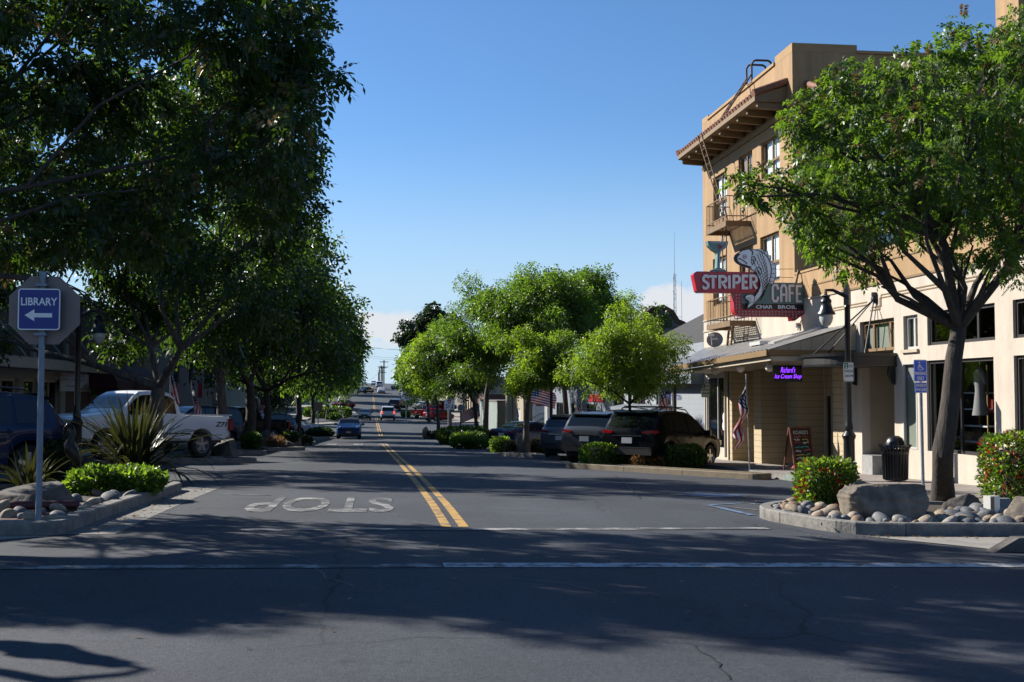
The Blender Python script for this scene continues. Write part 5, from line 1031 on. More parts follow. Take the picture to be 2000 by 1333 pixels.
# young trees on the right beds
def rtree(label, u, v, cu, cv, ru, rv, n, seed, mats, size=.07, r0=.055, bark='bark', k=44, sprays=5, D=None, lead=None, flat=.75, cv0=None):
    bs = G(u, v, .1); D = D or (Matrix.Rotation(YAW, 3, 'Z') @ bs).y; c = PD(cu, cv, D); rad = arr(ru * D / F_PX, ru * D / F_PX * .95, rv * D / F_PX)
    C, r = crown_clumps(arr(*c), rad * .84, k, seed); f = PD(u + (cu - u) * .2, v + (cv - v) * .45, D), PD(u + (cu - u) * .6, cv + rv * .55, D)
    return tree('street_tree', label, tuple(bs), f, C, r * 1.05, n, size, sprays, mats, r0, seed, 'street trees along the right side', bark, 22, .3, 0, flat=flat)
rtree('young round-headed tree on a slim trunk between two clipped hedges by the parked cars', 1231, 908, 1228, 702, 122, 112, 9500, 21, ['leaf_bright'], .045, .058, 'bark', 56)
rtree('pale-trunked street tree rising behind the rough round boulder', 1026, 886, 1040, 715, 84, 88, 5600, 22, ['leaf_bright'], .06, .14, 'bark_pale')
rtree('slender brown-trunked tree beside the grey parked crossover', 1076, 888, 1078, 712, 62, 78, 3600, 23, ['leaf_fresh'], .06, .075)
rtree('leaning grey-trunked tree behind the low green hedges', 947, 864, 965, 660, 110, 120, 7800, 24, ['leaf_fresh'], .095, .19, 'bark_pale', 60)
rtree('broad tree with the highest rounded crown behind the younger trees', 1112, 872, 1060, 615, 128, 92, 8600, 25, ['leaf_fresh'], .10, .17, k=60)
rtree('spreading tree with a tall peaked crown beyond the parked cars', 1150, 866, 1150, 610, 95, 92, 6600, 26, ['leaf_fresh'], .11, .16, k=50)
rtree('full tree filling the right end of the crown row beside the gabled hall', 1180, 870, 1250, 655, 70, 62, 3000, 30, ['leaf_fresh'], .12, .12, k=36)
rtree('dark-trunked small tree by the pavement edge', 932, 850, 905, 715, 80, 95, 4200, 27, ['leaf_deep'], .13, .16, k=50)
rtree('yellow-green tree with feathery crown near the cross street', 857, 846, 842, 722, 62, 82, 3800, 28, ['leaf_bright'], .12, .15, 'bark_pale', k=44)
rtree('thick grey-trunked tree behind the pedestrian sign', 879, 838, 868, 690, 52, 72, 2600, 29, ['leaf_fresh'], .14, .2, 'bark_pale', k=40)
# left street trees: two crown meshes shared by the row
def ltree(label, base, top, rad, n, seed, mats, size, r0, bark='bark', k=70, forks=None, zc=.58, sprays=5):
    base = Vector(base); c = arr(base.x, base.y, base.z + top * zc); C, r = crown_clumps(c, arr(rad, rad, top * (1 - zc)) * .86, k, seed, (.17, .30), .3, -.65)
    f = forks or [base + Vector((.1, 0, top * .14)), base + Vector((.0, .1, top * .26))]
    return tree('street_tree', label, tuple(base), f, C, r, n, size, sprays, mats, r0, seed, 'street trees along the left side', bark, 30, .3)
Bz = lambda x, y: (x, y, zg(x, y) + .1)
def lobes_tree(label, base, D, lst, n, seed, mats, size, r0, forks, sprays=7, ltgt=40, bark='bark', extra=(), seedshare=0):
    C, r = blobs(lst, D); return tree('street_tree', label, base, forks, C, r, n, size, sprays, mats, r0, seed, 'street trees along the left side', bark, ltgt, .4, seedshare, extra=extra, flat=.85)
# nearest: trunk stands left of the frame, crown hangs over the road
NB = Bz(-7.9, 13.6); g_ = random.Random(4); NL = []
for u in range(-420, 640, 78):
    for v in range(-330, 480, 78):
        ed = 690 - .25 * max(0, v - 150) - (.8 * max(0, 60 - v) if v > -60 else 90)
        if u < ed - 60: NL.append((u + g_.uniform(-40, 40), v + g_.uniform(-40, 40), g_.uniform(40, 74), g_.uniform(-1.6, 4.0)))
NL = [q for q in NL if not (q[1] > 330 and 330 < q[0])]
for u in range(-1150, -420, 92):
    for v in range(-280, 440, 92):
        z_ = 1.6 + (768 - v) * 14 / F_PX; NL.append((u + g_.uniform(-40, 40), v + g_.uniform(-40, 40), g_.uniform(55, 85), 7.7 + .9 * z_ + g_.uniform(0, 3.2) - 13.6 - 1.0))
NL += [(650, 135, 26, .5), (625, 165, 34, .2), (585, 215, 38, -.2), (585, 120, 45, .3), (565, 60, 48, .5), (585, 10, 40, .2), (545, 300, 40, .3), (580, 265, 30, .6), (560, 360, 36, .6), (520, 400, 50, .8), (520, 215, 60, 0), (540, 130, 60, .6)]
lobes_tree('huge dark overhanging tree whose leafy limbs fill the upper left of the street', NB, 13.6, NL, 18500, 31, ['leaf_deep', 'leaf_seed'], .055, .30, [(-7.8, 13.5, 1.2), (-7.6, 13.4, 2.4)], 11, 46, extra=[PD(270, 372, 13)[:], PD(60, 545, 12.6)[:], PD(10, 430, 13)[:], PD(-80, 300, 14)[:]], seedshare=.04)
B2 = Bz(-5.55, 29.6); D2_ = 28.8; g_ = random.Random(5); L2 = []
for u in range(-90, 600, 66):
    for v in range(170, 640, 66):
        if v > 470 and u > 560: continue
        if v > 540 and not (200 < u < 520 or u < 40): continue
        L2.append((u + g_.uniform(-34, 34), v + g_.uniform(-34, 34), g_.uniform(30, 60), g_.uniform(-3, 3)))
L2 = [q for q in L2 if not (540 < q[0] and q[1] > 455)] + [(595, 290, 32, 0), (585, 345, 36, .5), (598, 400, 32, 0), (575, 440, 28, .4), (535, 450, 28, 0), (612, 312, 18, 0)]
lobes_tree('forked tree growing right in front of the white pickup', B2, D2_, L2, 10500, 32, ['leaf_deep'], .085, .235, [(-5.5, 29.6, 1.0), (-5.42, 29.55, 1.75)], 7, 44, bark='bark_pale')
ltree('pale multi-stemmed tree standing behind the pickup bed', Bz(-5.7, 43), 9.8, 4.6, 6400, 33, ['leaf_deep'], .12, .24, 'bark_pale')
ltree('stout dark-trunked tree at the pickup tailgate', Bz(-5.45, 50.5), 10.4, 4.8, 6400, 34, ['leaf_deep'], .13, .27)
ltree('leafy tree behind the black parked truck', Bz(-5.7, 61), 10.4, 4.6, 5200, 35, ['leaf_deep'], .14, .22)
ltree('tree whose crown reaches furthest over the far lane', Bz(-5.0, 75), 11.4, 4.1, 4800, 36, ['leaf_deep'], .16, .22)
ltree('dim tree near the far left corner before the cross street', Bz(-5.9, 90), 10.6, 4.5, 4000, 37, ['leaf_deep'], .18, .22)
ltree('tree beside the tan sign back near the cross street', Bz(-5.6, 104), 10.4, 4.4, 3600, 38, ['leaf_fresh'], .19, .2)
ltree('light-trunked tree at the far left corner bed', Bz(-6.2, 150), 11.5, 5.2, 3600, 39, ['leaf_fresh'], .24, .22, 'bark_pale')
far = ltree('leafy roadside tree up the hill on the left, nearest of the row', Bz(-7.2, 172), 11.5, 5.4, 3400, 40, ['leaf_fresh'], .26, .2)
LBL = ['roadside tree on the left slope, second of the hill row', 'roadside tree on the left slope, third of the hill row', 'roadside tree on the left slope, fourth of the hill row', 'small dark tree close to the hilltop on the left']
for i, y in enumerate((196, 222, 252, 300)):
    c = copy_tree(far); c.location = Bz(-8.2 - i * .3, y); c.rotation_euler = (0, 0, 1.3 * (i + 1)); c['label'] = LBL[i]; c['group'] = 'street trees along the left side'
farr = rtree('bright tree across the side street on the right, first of the hill row', 838, 826, 825, 735, 38, 50, 3200, 41, ['leaf_fresh'], .24, .2)
LBR = ['tree on the right slope with a rounded crown, second of the hill row', 'tree on the right slope, third of the hill row', 'tree on the right slope, fourth of the hill row', 'tree on the right slope, fifth of the hill row', 'last small tree below the power poles']
for i, (x, y, s_) in enumerate(((8.9, 172, 1.3), (8.9, 195, 1.4), (9.2, 225, 1.5), (9.8, 260, 1.45), (11, 305, 1.3))):
    c = copy_tree(farr); c.location = Bz(x, y); c.rotation_euler = (0, 0, 1.1 * (i + 1)); c.scale = (s_, s_, s_); c['label'] = LBR[i]
# dark conifer behind the right row
p = PD(845, 668, 190); base = (p.x, p.y, zg(p.x, p.y)); C, r = crown_clumps(arr(p.x, p.y, p.z - 1.5), arr(5.5, 5, 7.0), 50, 44); tree('pine_tree', 'dark rounded pine showing above the right-hand street trees', base, [(p.x, p.y, p.z - 6), (p.x, p.y, p.z - 3)], C, r, 5200, .34, 3, ['leaf_dark'], .35, 44)
# dark evergreens standing behind the left shops fill the gaps between trunks
for i, (x, y, h, rd) in enumerate(((-17, 89.5, 7, 3.0), (-11.8, 124, 8, 4.2))):
    ltree(['bushy evergreen between the grey shop and the green metal building', 'bushy evergreen at the mouth of the left side street'][i], Bz(x, y), h, rd, 2600, 50 + i, ['leaf_dark'], .2, .2, k=40, zc=.5)
# ================= VEHICLES =================
def interp(P, x):
    if x <= P[0][0]: return P[0][1]
    for (a, p), (b_, q) in zip(P[:-1], P[1:]):
        if x <= b_: return p + (q - p) * (x - a) / max(1e-6, b_ - a)
    return P[-1][1]
def smoothpts(P, n=2):
    for _ in range(n):
        Q = [P[0]]
        for a, b_ in zip(P[:-1], P[1:]): Q += [(a[0] * .75 + b_[0] * .25, a[1] * .75 + b_[1] * .25), (a[0] * .25 + b_[0] * .75, a[1] * .25 + b_[1] * .75)]
        P = Q + [P[-1]]
    return P
SPEC = dict(
 suv=dict(L=4.5, W=1.86, wb=(.88, 3.55), R=.36, top=[(0, .98), (.04, 1.10), (.16, 1.18), (.42, 1.54), (.66, 1.64), (1.5, 1.68), (2.3, 1.66), (2.75, 1.56), (3.42, 1.12), (4.1, 1.02), (4.42, .88), (4.5, .66)], belt=[(0, 1.02), (.6, 1.06), (2.0, 1.02), (3.4, .98), (4.5, .80)], sill=.30, tum=.20, bot=[(0, .42), (.5, .30), (4.0, .28), (4.5, .36)],
          side=[(.56, 1.15), (1.22, 2.05), (2.12, 3.0)], ws=(2.78, 3.36), rw=(.15, .46), roof0=.5, roof1=2.7, lamps=(.92, 1.02)),
 boxy=dict(L=4.9, W=1.98, wb=(1.0, 3.9), R=.38, top=[(0, 1.0), (.03, 1.15), (.10, 1.22), (.30, 1.74), (.5, 1.84), (1.6, 1.88), (2.5, 1.85), (2.85, 1.76), (3.5, 1.22), (4.5, 1.10), (4.82, .95), (4.9, .7)], belt=[(0, 1.12), (3.4, 1.08), (4.9, .9)], sill=.36, tum=.17, bot=[(0, .48), (.5, .38), (4.3, .36), (4.9, .42)],
          side=[(.4, 1.25), (1.32, 2.15), (2.22, 3.1)], ws=(2.88, 3.44), rw=(.10, .32), roof0=.4, roof1=2.8, lamps=(1.0, 1.15)),
 sedan=dict(L=4.65, W=1.82, wb=(.95, 3.7), R=.325, top=[(0, .82), (.04, .98), (.2, 1.04), (.75, 1.06), (1.35, 1.36), (1.75, 1.43), (2.3, 1.44), (2.7, 1.38), (3.35, 1.02), (4.2, .88), (4.55, .74), (4.65, .58)], belt=[(0, .96), (1.0, .98), (3.3, .92), (4.65, .70)], sill=.24, tum=.22, bot=[(0, .36), (.5, .24), (4.2, .22), (4.65, .28)],
          side=[(1.12, 1.85), (1.92, 2.8)], ws=(2.72, 3.30), rw=(.80, 1.34), roof0=1.5, roof1=2.6, lamps=(.84, .86)),
 mini=dict(L=3.7, W=1.69, wb=(.62, 3.09), R=.31, top=[(0, .85), (.05, .98), (.35, 1.02), (.62, 1.30), (1.0, 1.38), (1.7, 1.41), (2.05, 1.36), (2.5, 1.00), (3.2, .93), (3.58, .78), (3.7, .55)], belt=[(0, .95), (2.4, .92), (3.7, .72)], sill=.24, tum=.17, bot=[(0, .36), (.4, .24), (3.4, .22), (3.7, .28)],
          side=[(.65, 1.25), (1.32, 2.2)], ws=(2.06, 2.46), rw=(.36, .62), roof0=.7, roof1=2.0, lamps=(.8, .80)),
 pickup=dict(L=5.5, W=1.96, wb=(1.15, 4.5), R=.39, top=[(0, 1.22), (.02, 1.24), (1.86, 1.24), (1.90, 1.26), (2.10, 1.80), (2.3, 1.90), (2.9, 1.92), (3.4, 1.88), (3.95, 1.34), (4.2, 1.28), (5.1, 1.20), (5.42, 1.12), (5.5, .9)], belt=[(0, 1.20), (1.9, 1.22), (3.9, 1.22), (5.5, 1.05)], sill=.50, tum=.18, bot=[(0, .60), (.3, .52), (5.0, .50), (5.5, .48)],
          side=[(2.12, 2.85), (2.95, 3.78)], ws=(3.42, 3.92), rw=(1.94, 2.12), roof0=2.2, roof1=3.3, lamps=(1.0, .98)))
def car(name, label, cat, kind, paint, loc, heading, scale=1, group=None, rails=False, plate_=True, lit=False, pitch=0, detail=True, roll=0, stripe=None, antenna=False, soft=None, bumper=None, rimm='rim', z_off=0):
    """heading: degrees from the street's far direction towards the right"""
    S = SPEC[kind]; t = thing(name, label, cat, loc, R(90 - heading), group, ry=-pitch, rx=roll); t.location.z += z_off; t.scale = (scale,) * 3
    L, W, Rw = S['L'], S['W'], S['R']; Ra = Rw + .055; top = smoothpts(S['top'], 1); cx = L / 2
    def hw(x):
        e = min(x, L - x) / .55; return W / 2 * (1 - .14 * max(0, 1 - e)**2.2)
    def zt(x): return interp(top, x)
    def zbelt(x): return min(interp(S['belt'], x), zt(x) - .02)
    roof = max(p[1] for p in top)
    def zb(x):
        z = interp(S['bot'], x)
        for xc in S['wb']:
            d = abs(x - xc)
            if d < Ra: z = max(z, Rw + math.sqrt(Ra * Ra - d * d))
        return min(z, zt(x) - .06)
    def wtop(x):
        k = max(0, (zt(x) - zbelt(x)) / (roof - interp(S['belt'], x) + .01)); return hw(x) * .97 * (1 - S['tum'] * min(1, k)) - .02
    X = sorted({*np.linspace(0, L, 46), *[p[0] for p in top], *[xc + Ra * math.cos(a) * .9999 for xc in S['wb'] for a in np.linspace(0, math.pi, 13)], .02, L - .02}); X = [x for x in X if 0 <= x <= L]
    b = MB(); rings = []
    for x in X:
        h, z0, z1, z2, wt_ = hw(x), zb(x), zbelt(x), zt(x), wtop(x); z1 = max(z1, z0 + .02); z2 = max(z2, z1 + .01); wt_ = max(wt_, .1); g = min(.07, (z2 - z1) * .5)
        half = [(.0, z0), (h * .9, z0), (h * .965, z0 + (z1 - z0) * .10), (h * .99, z0 + (z1 - z0) * .38), (h, z0 + (z1 - z0) * .66), (h * .985, z0 + (z1 - z0) * .92), (h * .97, z1), (wt_ + .015, z2 - g), (wt_ - .06, z2 - g * .12), (wt_ * .5, z2 + .012), (0, z2 + .018)]
        rings.append([(x - cx, y, z) for y, z in half] + [(x - cx, -y, z) for y, z in half[-2:0:-1]])
    n = len(rings[0]); b.add([p for r_ in rings for p in r_], [(i * n + j, i * n + (j + 1) % n, (i + 1) * n + (j + 1) % n, (i + 1) * n + j) for i in range(len(rings) - 1) for j in range(n)] + [tuple(range(n)), tuple((len(rings) - 1) * n + j for j in range(n - 1, -1, -1))])
    body = b.build('body', 'body_' + paint, t, 32, world=False)
    P_ = lambda bb, nm, m, par=t, sm=None: bb.build(nm, m, par, sm, world=False)
    # glass: strips lying on the sides between belt and roof line, sheets over the sloping ends
    def sidept(x, s_, sg, o=.006):
        z1, z2 = max(zbelt(x), zb(x) + .02), zt(x); g = min(.07, (z2 - z1) * .5); y = hw(x) * .97 + (wtop(x) + .015 - hw(x) * .97) * s_; return (x - cx, sg * (y + o), z1 + (z2 - g - z1) * s_)
    for sg in (-1, 1):
        for a, c in S['side']:
            b = MB(); xs_ = np.linspace(a, c, 9); s0, s1 = .10, .93
            b.add([sidept(x, s_, sg) for x in xs_ for s_ in (s0, s1)], [(2 * i, 2 * i + 1, 2 * i + 3, 2 * i + 2) for i in range(8)]); P_(b, 'side_window', 'car_glass')
    def toppt(x, k, o=.008):
        w_ = wtop(x) - .06; y = k * w_; return (x - cx, y, zt(x) + .018 - .006 * abs(k) * 2 - (.004 if abs(k) > .9 else 0) + o)
    for nm, (a, c) in (('windshield', S['ws']), ('rear_window', S['rw'])):
        b = MB(); xs_ = np.linspace(a, c, 8); ks = (-.95, -.5, 0, .5, .95); b.add([toppt(x, k) for x in xs_ for k in ks], [(i * 5 + j, i * 5 + j + 1, (i + 1) * 5 + j + 1, (i + 1) * 5 + j) for i in range(7) for j in range(4)]); P_(b, nm, 'car_glass')
    if soft: b = MB(); xs_ = np.linspace(S['roof0'] - .1, S['roof1'] + .05, 10); ks = (-1, -.5, 0, .5, 1); b.add([toppt(x, k, .012) for x in xs_ for k in ks], [(i * 5 + j, i * 5 + j + 1, (i + 1) * 5 + j + 1, (i + 1) * 5 + j) for i in range(9) for j in range(4)]); P_(b, 'soft_top', soft)
    # wheels
    for xc in S['wb']:
        for sg in (-1, 1):
            o = Vector((xc - cx, sg * (W / 2 - .125), Rw)); ax = (0, sg, 0)
            b = MB(); b.lathe([(Rw * .62, -.11), (Rw * .93, -.11), (Rw, -.06), (Rw, .06), (Rw * .94, .105), (Rw * .66, .11), (Rw * .62, .06)], o, 22, ax); wv = P_(b, 'wheel', 'tyre', t, 40)
            if detail:
                b = MB(); b.lathe([(Rw * .66, .112), (Rw * .60, .07), (Rw * .58, -.02), (.001, -.03)], o, 20, ax); 
                for k in range(5):
                    a = 2 * math.pi * k / 5 + .3; d = Vector((math.cos(a), 0, math.sin(a))); b.bar(o + Vector((0, sg * .085, 0)) + d * .02, o + Vector((0, sg * .075, 0)) + d * Rw * .63, Rw * .22, .03, up=(0, 1, 0))
                b.lathe([(.001, .105), (.05, .1), (.06, .08)], o, 10, ax); P_(b, 'rim', rimm, wv, 40)
    b = MB(); b.bx((.3 - cx, -W / 2 + .16, S['sill'] - .06), (L - .3 - cx, W / 2 - .16, S['sill'] + .25)); P_(b, 'underbody', 'plastic_black')
    lx, lz_ = S['lamps']
    for sg in (-1, 1):
        if kind == 'pickup': b = MB(); b.bx((-.012 - cx, sg * (W / 2 * .86 - .0), .80), (.12 - cx, sg * (W / 2 * .86 + .135), 1.16))
        elif kind == 'boxy': b = MB(); b.bx((-.012 - cx, sg * (hw(.05) - .17), .92), (.16 - cx, sg * (hw(.1) + .012), 1.2))
        else: b = MB(); b.add([(-.02 - cx, sg * (hw(0) - .34), lz_ - .02), (-.02 - cx, sg * (hw(0) - .34), lz_ + .03), (.02 - cx, sg * (hw(.02) - .02), lz_ + .07), (.02 - cx, sg * (hw(.02) - .02), lz_ - .06), (.20 - cx, sg * (hw(.2) + .006), lz_ + .06), (.20 - cx, sg * (hw(.2) + .006), lz_ + .02), (.3 - cx, sg * .4, lz_)], [(0, 1, 2, 3), (3, 2, 4, 5), (1, 6, 4, 2), (0, 3, 5, 6)])
        P_(b, 'tail_light', 'tail_lit' if lit else 'tail_red')
        xf = L - .06; zf = min(zt(L - .25) - .10, .98 if kind in ('pickup', 'boxy') else .78); b = MB()
        if kind == 'mini': b.lathe([(.001, .09), (.08, .075), (.12, .03), (.13, -.08)], (L - .26 - cx, sg * (hw(L - .2) - .22), zf + .02), 14, (.85, 0, .4))
        else: b.box((L - .13 - cx, sg * (hw(L - .1) - .20), zf), (.28, .38, .15))
        P_(b, 'headlight', 'lens_white')
        if kind in ('pickup',): b = MB(); b.box((L - .20 - cx, sg * (hw(L - .1) - .03), zf - .02), (.2, .10, .18)); P_(b, 'side_marker', 'lens_amber')
        if detail:
            xm = S['ws'][1] - .28; b = MB(); b.box((xm - cx, sg * (hw(xm) + .10), zbelt(xm) + .08), (.13, .20, .15)); b.bar((xm + .03 - cx, sg * (hw(xm) - .06), zbelt(xm) + .03), (xm - cx, sg * (hw(xm) + .06), zbelt(xm) + .06), .05, .04); P_(b, 'mirror', 'body_' + paint if kind != 'pickup' else 'plastic_black')
            for a, c in S['side'][-2:]: b = MB(); b.box((a + .14 - cx, sg * (hw(a) * .99 + .012), zbelt(a) - .10), (.2, .035, .035)); P_(b, 'door_handle', 'body_' + paint)
            for a, c in S['side'][-2:]: b = MB(); xg = c + .03; b.add([(xg + dx - cx, sg * (hw(xg) * k + .0025), z) for k, z in ((.9925, S['sill'] + .25), (1.0, S['sill'] + .25 + (zbelt(xg) - S['sill']) * .42), (.985, zbelt(xg) - .08)) for dx in (-.005, .005)], [(0, 1, 3, 2), (2, 3, 5, 4)]); P_(b, 'door_seam', 'plastic_black')
    bm_ = bumper or ('chrome' if kind == 'pickup' else 'plastic_black')
    b = MB(); b.box((.02 - cx, 0, S['bot'][0][1] + .07), (.14, W * .84, .17)); P_(b, 'rear_bumper', bm_); b = MB(); b.box((L - .03 - cx, 0, S['bot'][-1][1] + .06), (.14, W * .80, .16)); P_(b, 'front_bumper', bm_)
    b = MB(); zg_ = zt(L - .2) - .16; b.box((L - .02 - cx, 0, min(zg_, .62 if kind not in ('pickup', 'boxy') else .9)), (.10, W * .42, .14)); P_(b, 'grille', 'plastic_black')
    if plate_: b = MB(); b.box((-.015 - cx, 0, S['belt'][0][1] - .22), (.03, .32, .16)); P_(b, 'licence_plate', 'plate'); b = MB(); b.box((L + .015 - cx, 0, .46), (.03, .32, .15)); P_(b, 'licence_plate', 'plate')
    if rails:
        for sg in (-1, 1): b = MB(); w_ = sg * (W / 2 * .66); b.tube([(x - cx, w_, zt(x) + h) for x, h in ((.75, .02), (.85, .075), (1.5, .085), (2.4, .08), (2.62, .02))], .018, 6); P_(b, 'roof_rail', 'black_metal')
        if rails == 2:
            for x in (1.05, 2.05): b = MB(); b.box((x - cx, 0, zt(x) + .11), (.07, W * .72, .03)); P_(b, 'roof_bar', 'black_metal')
    if kind in ('suv', 'boxy'): b = MB(); xr = S['rw'][1] + .02; b.add([(xr - .14 - cx, y, zt(xr) - .02) for y in (-.62, .62)] + [(xr + .2 - cx, y, zt(xr + .2) + .03) for y in (-.66, .66)] + [(xr - .14 - cx, y, zt(xr) + .02) for y in (-.62, .62)], [(0, 1, 5, 4), (4, 5, 3, 2), (0, 2, 3, 1)]); P_(b, 'spoiler', 'body_' + paint); b = MB(); b.bar((-.012 - cx, -.45, S['belt'][0][1] - .09), (-.012 - cx, .45, S['belt'][0][1] - .09), .03, .035); P_(b, 'tailgate_strip', 'chrome'); b = MB(); b.bx((-.03 - cx, -W * .40, S['bot'][0][1] + .17), (.02 - cx, W * .40, S['bot'][0][1] + .20)); P_(b, 'bumper_step', 'plastic_black')
    if kind == 'pickup':
        b = MB(); b.bx((.06 - cx, -W / 2 + .16, 1.262), (1.86 - cx, W / 2 - .16, 1.268)); P_(b, 'bed_dark_plate', 'plastic_black')  # black plate on the closed bed paints in the shaded hollow
        b = MB(); [b.bar((.04 - cx, s_ * (W / 2 - .055), 1.268), (1.9 - cx, s_ * (W / 2 - .055), 1.268), .09, .03) for s_ in (-1, 1)]; P_(b, 'bed_rail', 'body_' + paint)
        for sg in (-1, 1): b = MB(); b.add([(x - cx, sg * (hw(x) + .006), z) for x in (1.62, 4.05) for z in (.70, .735)], [(0, 1, 3, 2)]); P_(b, 'side_moulding', 'plastic_black')
    if stripe: 
        fr = frame((.46 - cx, W / 2 + .006, .99), (-1, 0, 0), (0, 0, 1), (0, 1, 0)); b = MB(); textbox(b, stripe, fr, 0, 0, .48, .15, .0, .03, .25); P_(b, 'bed_lettering', 'plastic_black')
    if antenna: b = MB(); b.tube([(.5 - cx, .3, zt(.5)), (.35 - cx, .3, zt(.5) + .55)], .008, 5); P_(b, 'antenna', 'black_metal')
    return t
def carpos(x, y, heading, kind):
    """centre of a car from its rear-left corner"""
    S = SPEC[kind]; h = R(heading); f = Vector((math.sin(h), math.cos(h))); r_ = Vector((f.y, -f.x)); c = Vector((x, y)) + f * S['L'] / 2 + r_ * S['W'] / 2; return c
def tilt(x, y, heading, L=2.6):
    h = R(heading); f = Vector((math.sin(h), math.cos(h))); r_ = Vector((f.y, -f.x)); d = lambda v, l: (zg(x + v.x * l / 2, y + v.y * l / 2) - zg(x - v.x * l / 2, y - v.y * l / 2)) / l
    return math.atan(d(f, L)), math.atan(-d(r_, 1.5))
def park(name, label, cat, kind, paint, rl, heading, **kw):
    c = carpos(*rl, heading, kind); p, ro = tilt(c.x, c.y, heading); return car(name, label, cat, kind, paint, (c.x, c.y, zg(c.x, c.y) + .004), heading, pitch=p, roll=ro, **kw)
PK = 'cars parked at an angle along the street'
park('parked_suv', 'black crossover with roof rails and bars parked behind the twin hedges', 'suv', 'suv', 'black', (6.72, 33.6), 41, rails=2, group=PK, scale=1.06)
park('parked_suv', 'grey crossover with chrome tailgate strip between two other parked crossovers', 'suv', 'suv', 'grey', (6.05, 37.2), 37, rails=True, group=PK, scale=1.04)
park('parked_suv', 'darker grey crossover furthest left of the three in a row', 'suv', 'suv', 'gunmetal', (5.85, 41.2), 38, group=PK, scale=1.0)
park('parked_car', 'dark navy saloon parked beyond the boulder with the round rock', 'car', 'sedan', 'navy', (5.6, 57.5), 42, group=PK)
HL_ = 218
def parkl(name, label, cat, kind, paint, rl, heading=HL_, **kw):
    S = SPEC[kind]; h = R(heading); f = Vector((math.sin(h), math.cos(h))); r_ = Vector((f.y, -f.x)); c = Vector(rl) + f * S['L'] / 2 + r_ * S['W'] / 2
    p, ro = tilt(c.x, c.y, heading); return car(name, label, cat, kind, paint, (c.x, c.y, zg(c.x, c.y) + .004), heading, pitch=p, roll=ro, group=PK, **kw)
parkl('parked_wagon', 'blue wagon with red tail light parked behind the library sign', 'car', 'suv', 'blue', (-5.75, 22.6), 222, rails=True, scale=1.02)
parkl('pickup_truck', 'old white extended-cab pickup parked behind the spiky flax plant', 'pickup truck', 'pickup', 'white', (-4.55, 36.5), 220, stripe='Z71', scale=1.04, z_off=.10)
parkl('pickup_truck', 'black pickup with shiny bed side parked past the white pickup', 'pickup truck', 'pickup', 'black', (-4.6, 63.0), 222, z_off=.05)
parkl('parked_suv', 'dark crossover whose rear shows between the white pickup and tree trunk', 'suv', 'boxy', 'navy', (-5.6, 51.5), 225)
parkl('parked_suv', 'deep blue hatchback beyond the black pickup', 'suv', 'suv', 'blue', (-4.75, 73), 215)
p = G(612, 850); c = (p.x, p.y + 3); car('parked_car', 'pale silver-blue saloon parked side-on beyond the blue hatchback', 'car', 'sedan', 'silver', (-6.4, 88, zg(-6.4, 88)), 118, group=PK)
def drive(name, label, cat, kind, paint, u, v, heading, **kw):
    p = G(u, v); h = R(heading); f = Vector((math.sin(h), math.cos(h))); L = SPEC[kind]['L']; s_ = 1 if f.y > 0 else -1; c = Vector((p.x, p.y)) + f * s_ * L / 2; pi, ro = tilt(c.x, c.y, heading); return car(name, label, cat, kind, paint, (c.x, c.y, zg(c.x, c.y) + .01), heading, pitch=pi, roll=ro, **kw)
DV = 'cars driving on the street'
drive('small_car', 'small blue hatchback with round headlights and black soft top driving towards us', 'car', 'mini', 'mini', 680.5, 858.5, 180, group=DV, soft='plastic_black', scale=1.0)
drive('saloon_car', 'dark blue-grey saloon oncoming behind the small blue car', 'car', 'sedan', 'slate', 711.5, 821.5, 180, group=DV)
drive('large_suv', 'boxy white sport utility vehicle with lit brake lights seen from behind', 'suv', 'boxy', 'silver', 757.5, 822, 0, group=DV, lit=True)
drive('minivan', 'dark minivan turning right ahead of the white sport utility vehicle', 'minivan', 'suv', 'slate', 768, 802, 24, group=DV, scale=1.1)
drive('saloon_car', 'white saloon climbing the hill ahead', 'car', 'sedan', 'white', 745, 769.5, 0, group=DV)
drive('large_suv', 'white sport utility vehicle further up the hill than the white saloon', 'suv', 'boxy', 'white', 741, 758.5, 0, group=DV)
drive('saloon_car', 'tiny pale car coming over the crest of the hill', 'car', 'sedan', 'silver', 729.5, 753.5, 180, group=DV, detail=False)
FR_ = 'vehicles parked across the side street on the right'
def far_car(label, cat, kind, paint, u, v, hd, **kw): return drive('parked_' + kind, label, cat, kind, paint, u, v, hd, group=FR_, **kw)
far_car('bright red crossover parked behind a small boulder past the cross street', 'suv', 'suv', 'red', 833, 822.5, 48)
far_car('red pickup parked beside the red crossover', 'pickup truck', 'pickup', 'red', 812, 819, 45)
far_car('second red pickup standing behind the red crossover', 'pickup truck', 'pickup', 'red', 838, 806, 50)
far_car('white van-like vehicle behind the far yield sign', 'suv', 'boxy', 'white', 792, 791, 40, scale=1.15)
far_car('white pickup nosed in furthest up the right kerb', 'pickup truck', 'pickup', 'white', 787, 779, 40)
far_car('silver car between the white vehicle and the red pickup', 'car', 'sedan', 'silver', 811, 801, 44)
far_car('dark car parked high on the right kerb below the trees', 'car', 'sedan', 'slate', 768, 762, 36, detail=False)
far_car('dark red car under the trees on the far left kerb', 'car', 'sedan', 'red', 655, 799, 215, detail=False)
far_car('blue-grey car parked up the left kerb near the crest', 'car', 'sedan', 'slate', 702, 769, 215, detail=False)
